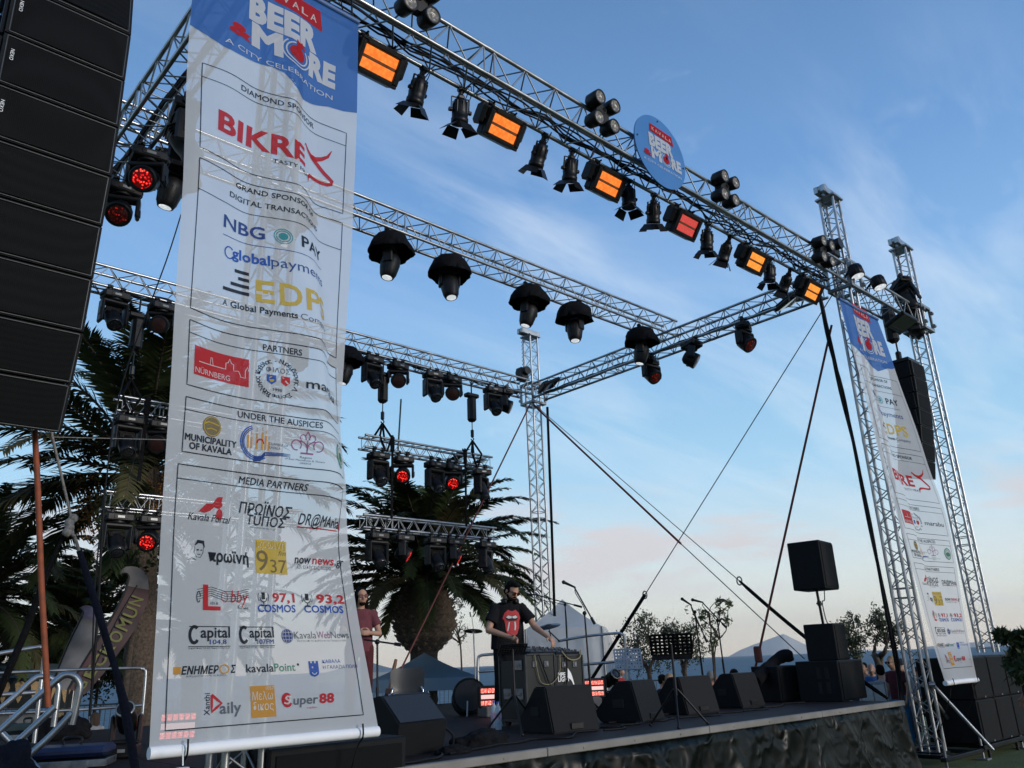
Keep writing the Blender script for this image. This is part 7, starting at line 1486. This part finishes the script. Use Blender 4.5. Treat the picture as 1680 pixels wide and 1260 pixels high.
# ---- straps, ropes and hanging cables
STRAP = mat('strap_red', (.13, .026, .018), .7, 0, .3, 20); STRAPO = mat('strap_orange', (.24, .055, .018), .7, 0, .3, 20); WIRE = mat('steel_wire', (.09, .09, .095), .4, .6, .3, 30); ROPE = mat('rope_grey', (.22, .21, .20), .9, 0, .4, 60)
def strap(name, label, pts, r_, m, cat='strap', group='straps and guy lines of the roof frame', flat_=False): mb = MB(); mb.tube(pts, r_, 6); return tag(mb.build(name, m), label, cat, group)
BRT = Vector((12.87, 13.15, 5.82+EYE)); FRT = Vector((12.87, 5.62, 5.85+EYE))
strap('strap', 'red strap running down left from the rear tower top behind the palm', [BRT+Vector((-.1, 0, 0)), at(640, 1135, v=13.1)], .017, STRAP)
e1 = at(1456, 1146, u=12.75); a = BRT.lerp(e1, 0)
p1 = at(1117, 892, u=12.80); strap('strap', 'red strap running down right from the rear tower top', [BRT, p1], .022, STRAP); strap('guy_wire', 'thin steel wire continuing the red strap down to the stage corner', [p1, at(1320, 1081, u=12.8)], .009, WIRE, 'wire')
p2 = at(1213, 953, u=12.74); strap('guy_wire', 'steel wire from the rear tower top ending in a ring above the stage corner', [BRT+Vector((-.06, 0, .06)), p2], .008, WIRE, 'wire'); strap('strap', 'thick black strap from the wire ring down to the right front tower foot', sag(p2, e1, .07), [.018]+[.032]*13+[.02], CLOTH)
p3 = at(1058, 976, u=12.70); strap('guy_wire', 'steel wire from the right front tower top running down left', [FRT, p3], .009, WIRE, 'wire'); strap('strap', 'thick black strap continuing the left-running wire down to the stage rear', [p3, at(962, 1128, u=12.70)], .034, CLOTH)
for p, t in ((p2, 'ring and shackle on the right-running steel wire'), (p3, 'ring and shackle on the left-running steel wire')): mb = MB(); n = 14; mb.tube([p+Vector((0, .05*cos(2*pi*k/n), .07*sin(2*pi*k/n))) for k in range(n+1)], .012, 6); tag(mb.build('shackle', WIRE), t, 'shackle')
rp = at(1237, 1106, u=12.6); strap('strap', 'long dark red strap slanting down behind the raised loudspeaker', [Vector((12.82, 5.7, 5.3+EYE)), rp], .020, STRAP); mb = MB(); c = FRT.lerp(rp, .95); mb.box((c.x, c.y, c.z), (.09, .12, .26), .02); tag(mb.build('ratchet', STRAP), 'ratchet buckle near the lower end of the slanting red strap', 'ratchet')
strap('hanging_cable', 'thick black cable hanging straight down beside the rear tower', [at(898, 668, v=12.95), at(905, 860, v=12.95), at(912, 1075, v=12.95)], .035, CLOTH, 'cable')
rnd = random.Random(9); r = thing('hanging_cables', 'thick bundle of black cables falling down the left side of the right front tower', 'cables', at(1475, 1105, v=5.75))
for k in range(5): mb = MB(); mb.tube(smoothpath([at(x+rnd.uniform(-3, 3), y, v=5.75+rnd.uniform(-.05, .05)) for x, y in ((1340, 470), (1350, 505), (1362, 560), (1380, 640), (1402, 740), (1428, 860), (1452, 985), (1475, 1105), (1480, 1150))], 5), .022, 6); mb.build('cable', CABLE, r)
for k, y in enumerate((640, 700, 800, 900, 990, 1050)): pass
strap('strap', 'orange ratchet strap hanging below the left speaker array', [at(57, 706, v=5.55), at(62, 800, v=5.55), at(68, 960, v=5.55), at(79, 1160, v=5.6)], .017, STRAPO); kn = at(117, 850, v=5.7)
strap('rope', 'grey rope from the left speaker array to the strap knot', [at(82, 700, v=5.5), kn], .008, ROPE, 'rope'); strap('rope', 'knotted grey rope hanging below the strap knot', smoothpath([kn, kn+Vector((.02, 0, -.1)), at(122, 880, v=5.72), at(130, 905, v=5.75)], 4), .011, ROPE, 'rope'); mb = MB(); [mb.ball(kn+Vector((rnd.uniform(-.02, .02), 0, -.03*k)), .03, 8, 6) for k in range(4)]; tag(mb.build('rope_knot', ROPE), 'rope knot joining two black straps at the left', 'knot')
strap('strap', 'black strap running from the knot down right across the floor moving head', [at(130, 903, v=5.75), at(160, 1000, v=5.8), at(190, 1100, v=5.85), at(205, 1160, v=5.85), at(222, 1262, v=5.9)], [.018, .024, .020, .03, .026], fab('navy_strap', (.010, .012, .024))); strap('strap', 'black strap running from the knot down to the left picture edge', [kn, at(92, 905, v=5.8), at(75, 945, v=5.85), at(40, 1040, v=6), at(-20, 1180, v=6.2)], [.010, .010, .02, .022, .02], CLOTH)
for pts, t, r_ in (([(297, 352), (272, 430), (212, 592), (186, 690)], 'black line from the left side truss past the hanging lights', .010), ([(172, 800), (166, 900), (160, 1010), (147, 1175)], 'dark cable falling behind the feather flag', .018), ([(186, 690), (173, 800), (156, 960), (150, 1150)], 'thin dark cable beside the feather flag', .010), ([(225, 960), (190, 1020), (150, 1105)], 'thin line crossing the top of the maroon flag', .008)): strap('hanging_cable', t, smoothpath([at(x, y, v=12.0) for x, y in pts], 4), r_, CABLE, 'cable')
strap('rope', 'thin grey line crossing behind the left hanging lights', [at(85, 717, v=12.6), at(290, 722, v=12.6)], .007, ROPE, 'rope'); strap('hanging_cable', 'grey-green strap hanging right of the left chain hoist', [at(658, 655, v=13.2), at(653, 738, v=13.2)], .018, mat('strap_teal', (.05, .09, .10), .8), 'strap')
# ---- cases and bags at the lower left
def case(label, px, yf, ytop, w, dp, rz, m, lid=.45):
    f = onf(px, yf); d = math.hypot(f.x, f.y); h = at(px, ytop, d=d).z-SZ; r = thing('flight_case', label, 'flight case', f, 'cases at the left end of the stage', (0, 0, rz)); mb = MB(); mb.box((0, 0, h*(1-lid)/2), (w, dp, h*(1-lid)-.02), .01); mb.build('base', BLKM, r, False); mb = MB(); mb.box((0, 0, h*(1-lid)+h*lid/2), (w, dp, h*lid-.01), .03); mb.build('lid', m, r, False)
    mb = MB(); z = h*(1-lid)
    for zz in (.02, z-.03): mb.box((0, -dp/2-.004, zz), (w+.01, .012, .03), .003); mb.box((w/2+.004, 0, zz), (.012, dp-.02, .03), .003)
    for s in (-1, 1): mb.box((s*(w/2-.01), -dp/2-.006, z/2), (.03, .012, z-.07), .004)
    mb.build('edging', mat('case_alu', (.40, .41, .42), .3, .9, .3, 14), r, False); mb = MB(); mb.box((w*.2, -dp/2-.016, z-.05), (.12, .02, .07), .005); mb.build('latch', mat('case_alu', (.40, .41, .42), .3, .9, .3, 14), r, False)
    mb = MB(); mb.tube(smoothpath([(-w*.1, 0, h), (-w*.1, 0, h+.05), (w*.1, 0, h+.05), (w*.1, 0, h)], 4), .014, 6); mb.build('handle', BLK, r, False)
case('blue-lidded flight case with aluminium edges at the lower left', 114, 1258, 1222, .62, .42, R(-28), mat('case_blue', (.012, .022, .07), .4, 0, .3, 8), .55); case('dark green case behind the near stair handrail', 42, 1212, 1186, .42, .34, R(-30), mat('case_green', (.02, .035, .034), .5), .6)
soft('cloth_bag', 'black bag of cables between the two stair handrails', 'bag', onf(100, 1214), (.34, .20, .22), CLOTH, 14, R(-30)); p = at(12, 1268, d=7.2); soft('cloth_bag', 'dark jacket heap at the bottom left corner', 'bag', (p.x, p.y, p.z-.05), (.17, .14, .20), fab('navy_cloth', (.008, .010, .018)), 20, 0)
c = at(300, 1256, d=5.2); r = thing('paper_cup', 'small white cup under the lower left corner of the large banner', 'cup', c); mb = MB(); mb.M = Matrix.Translation(c+Vector((0, 0, -.06))); mb.lathe([(.026, -.05), (.035, .05)], 16); mb.build('cup', mat('cup_white', (.6, .62, .64), .5), r); mb = MB(); mb.bar(c, c+Vector((-.01, 0, .10)), .004, 6); mb.build('straw', WHITE_P, r)
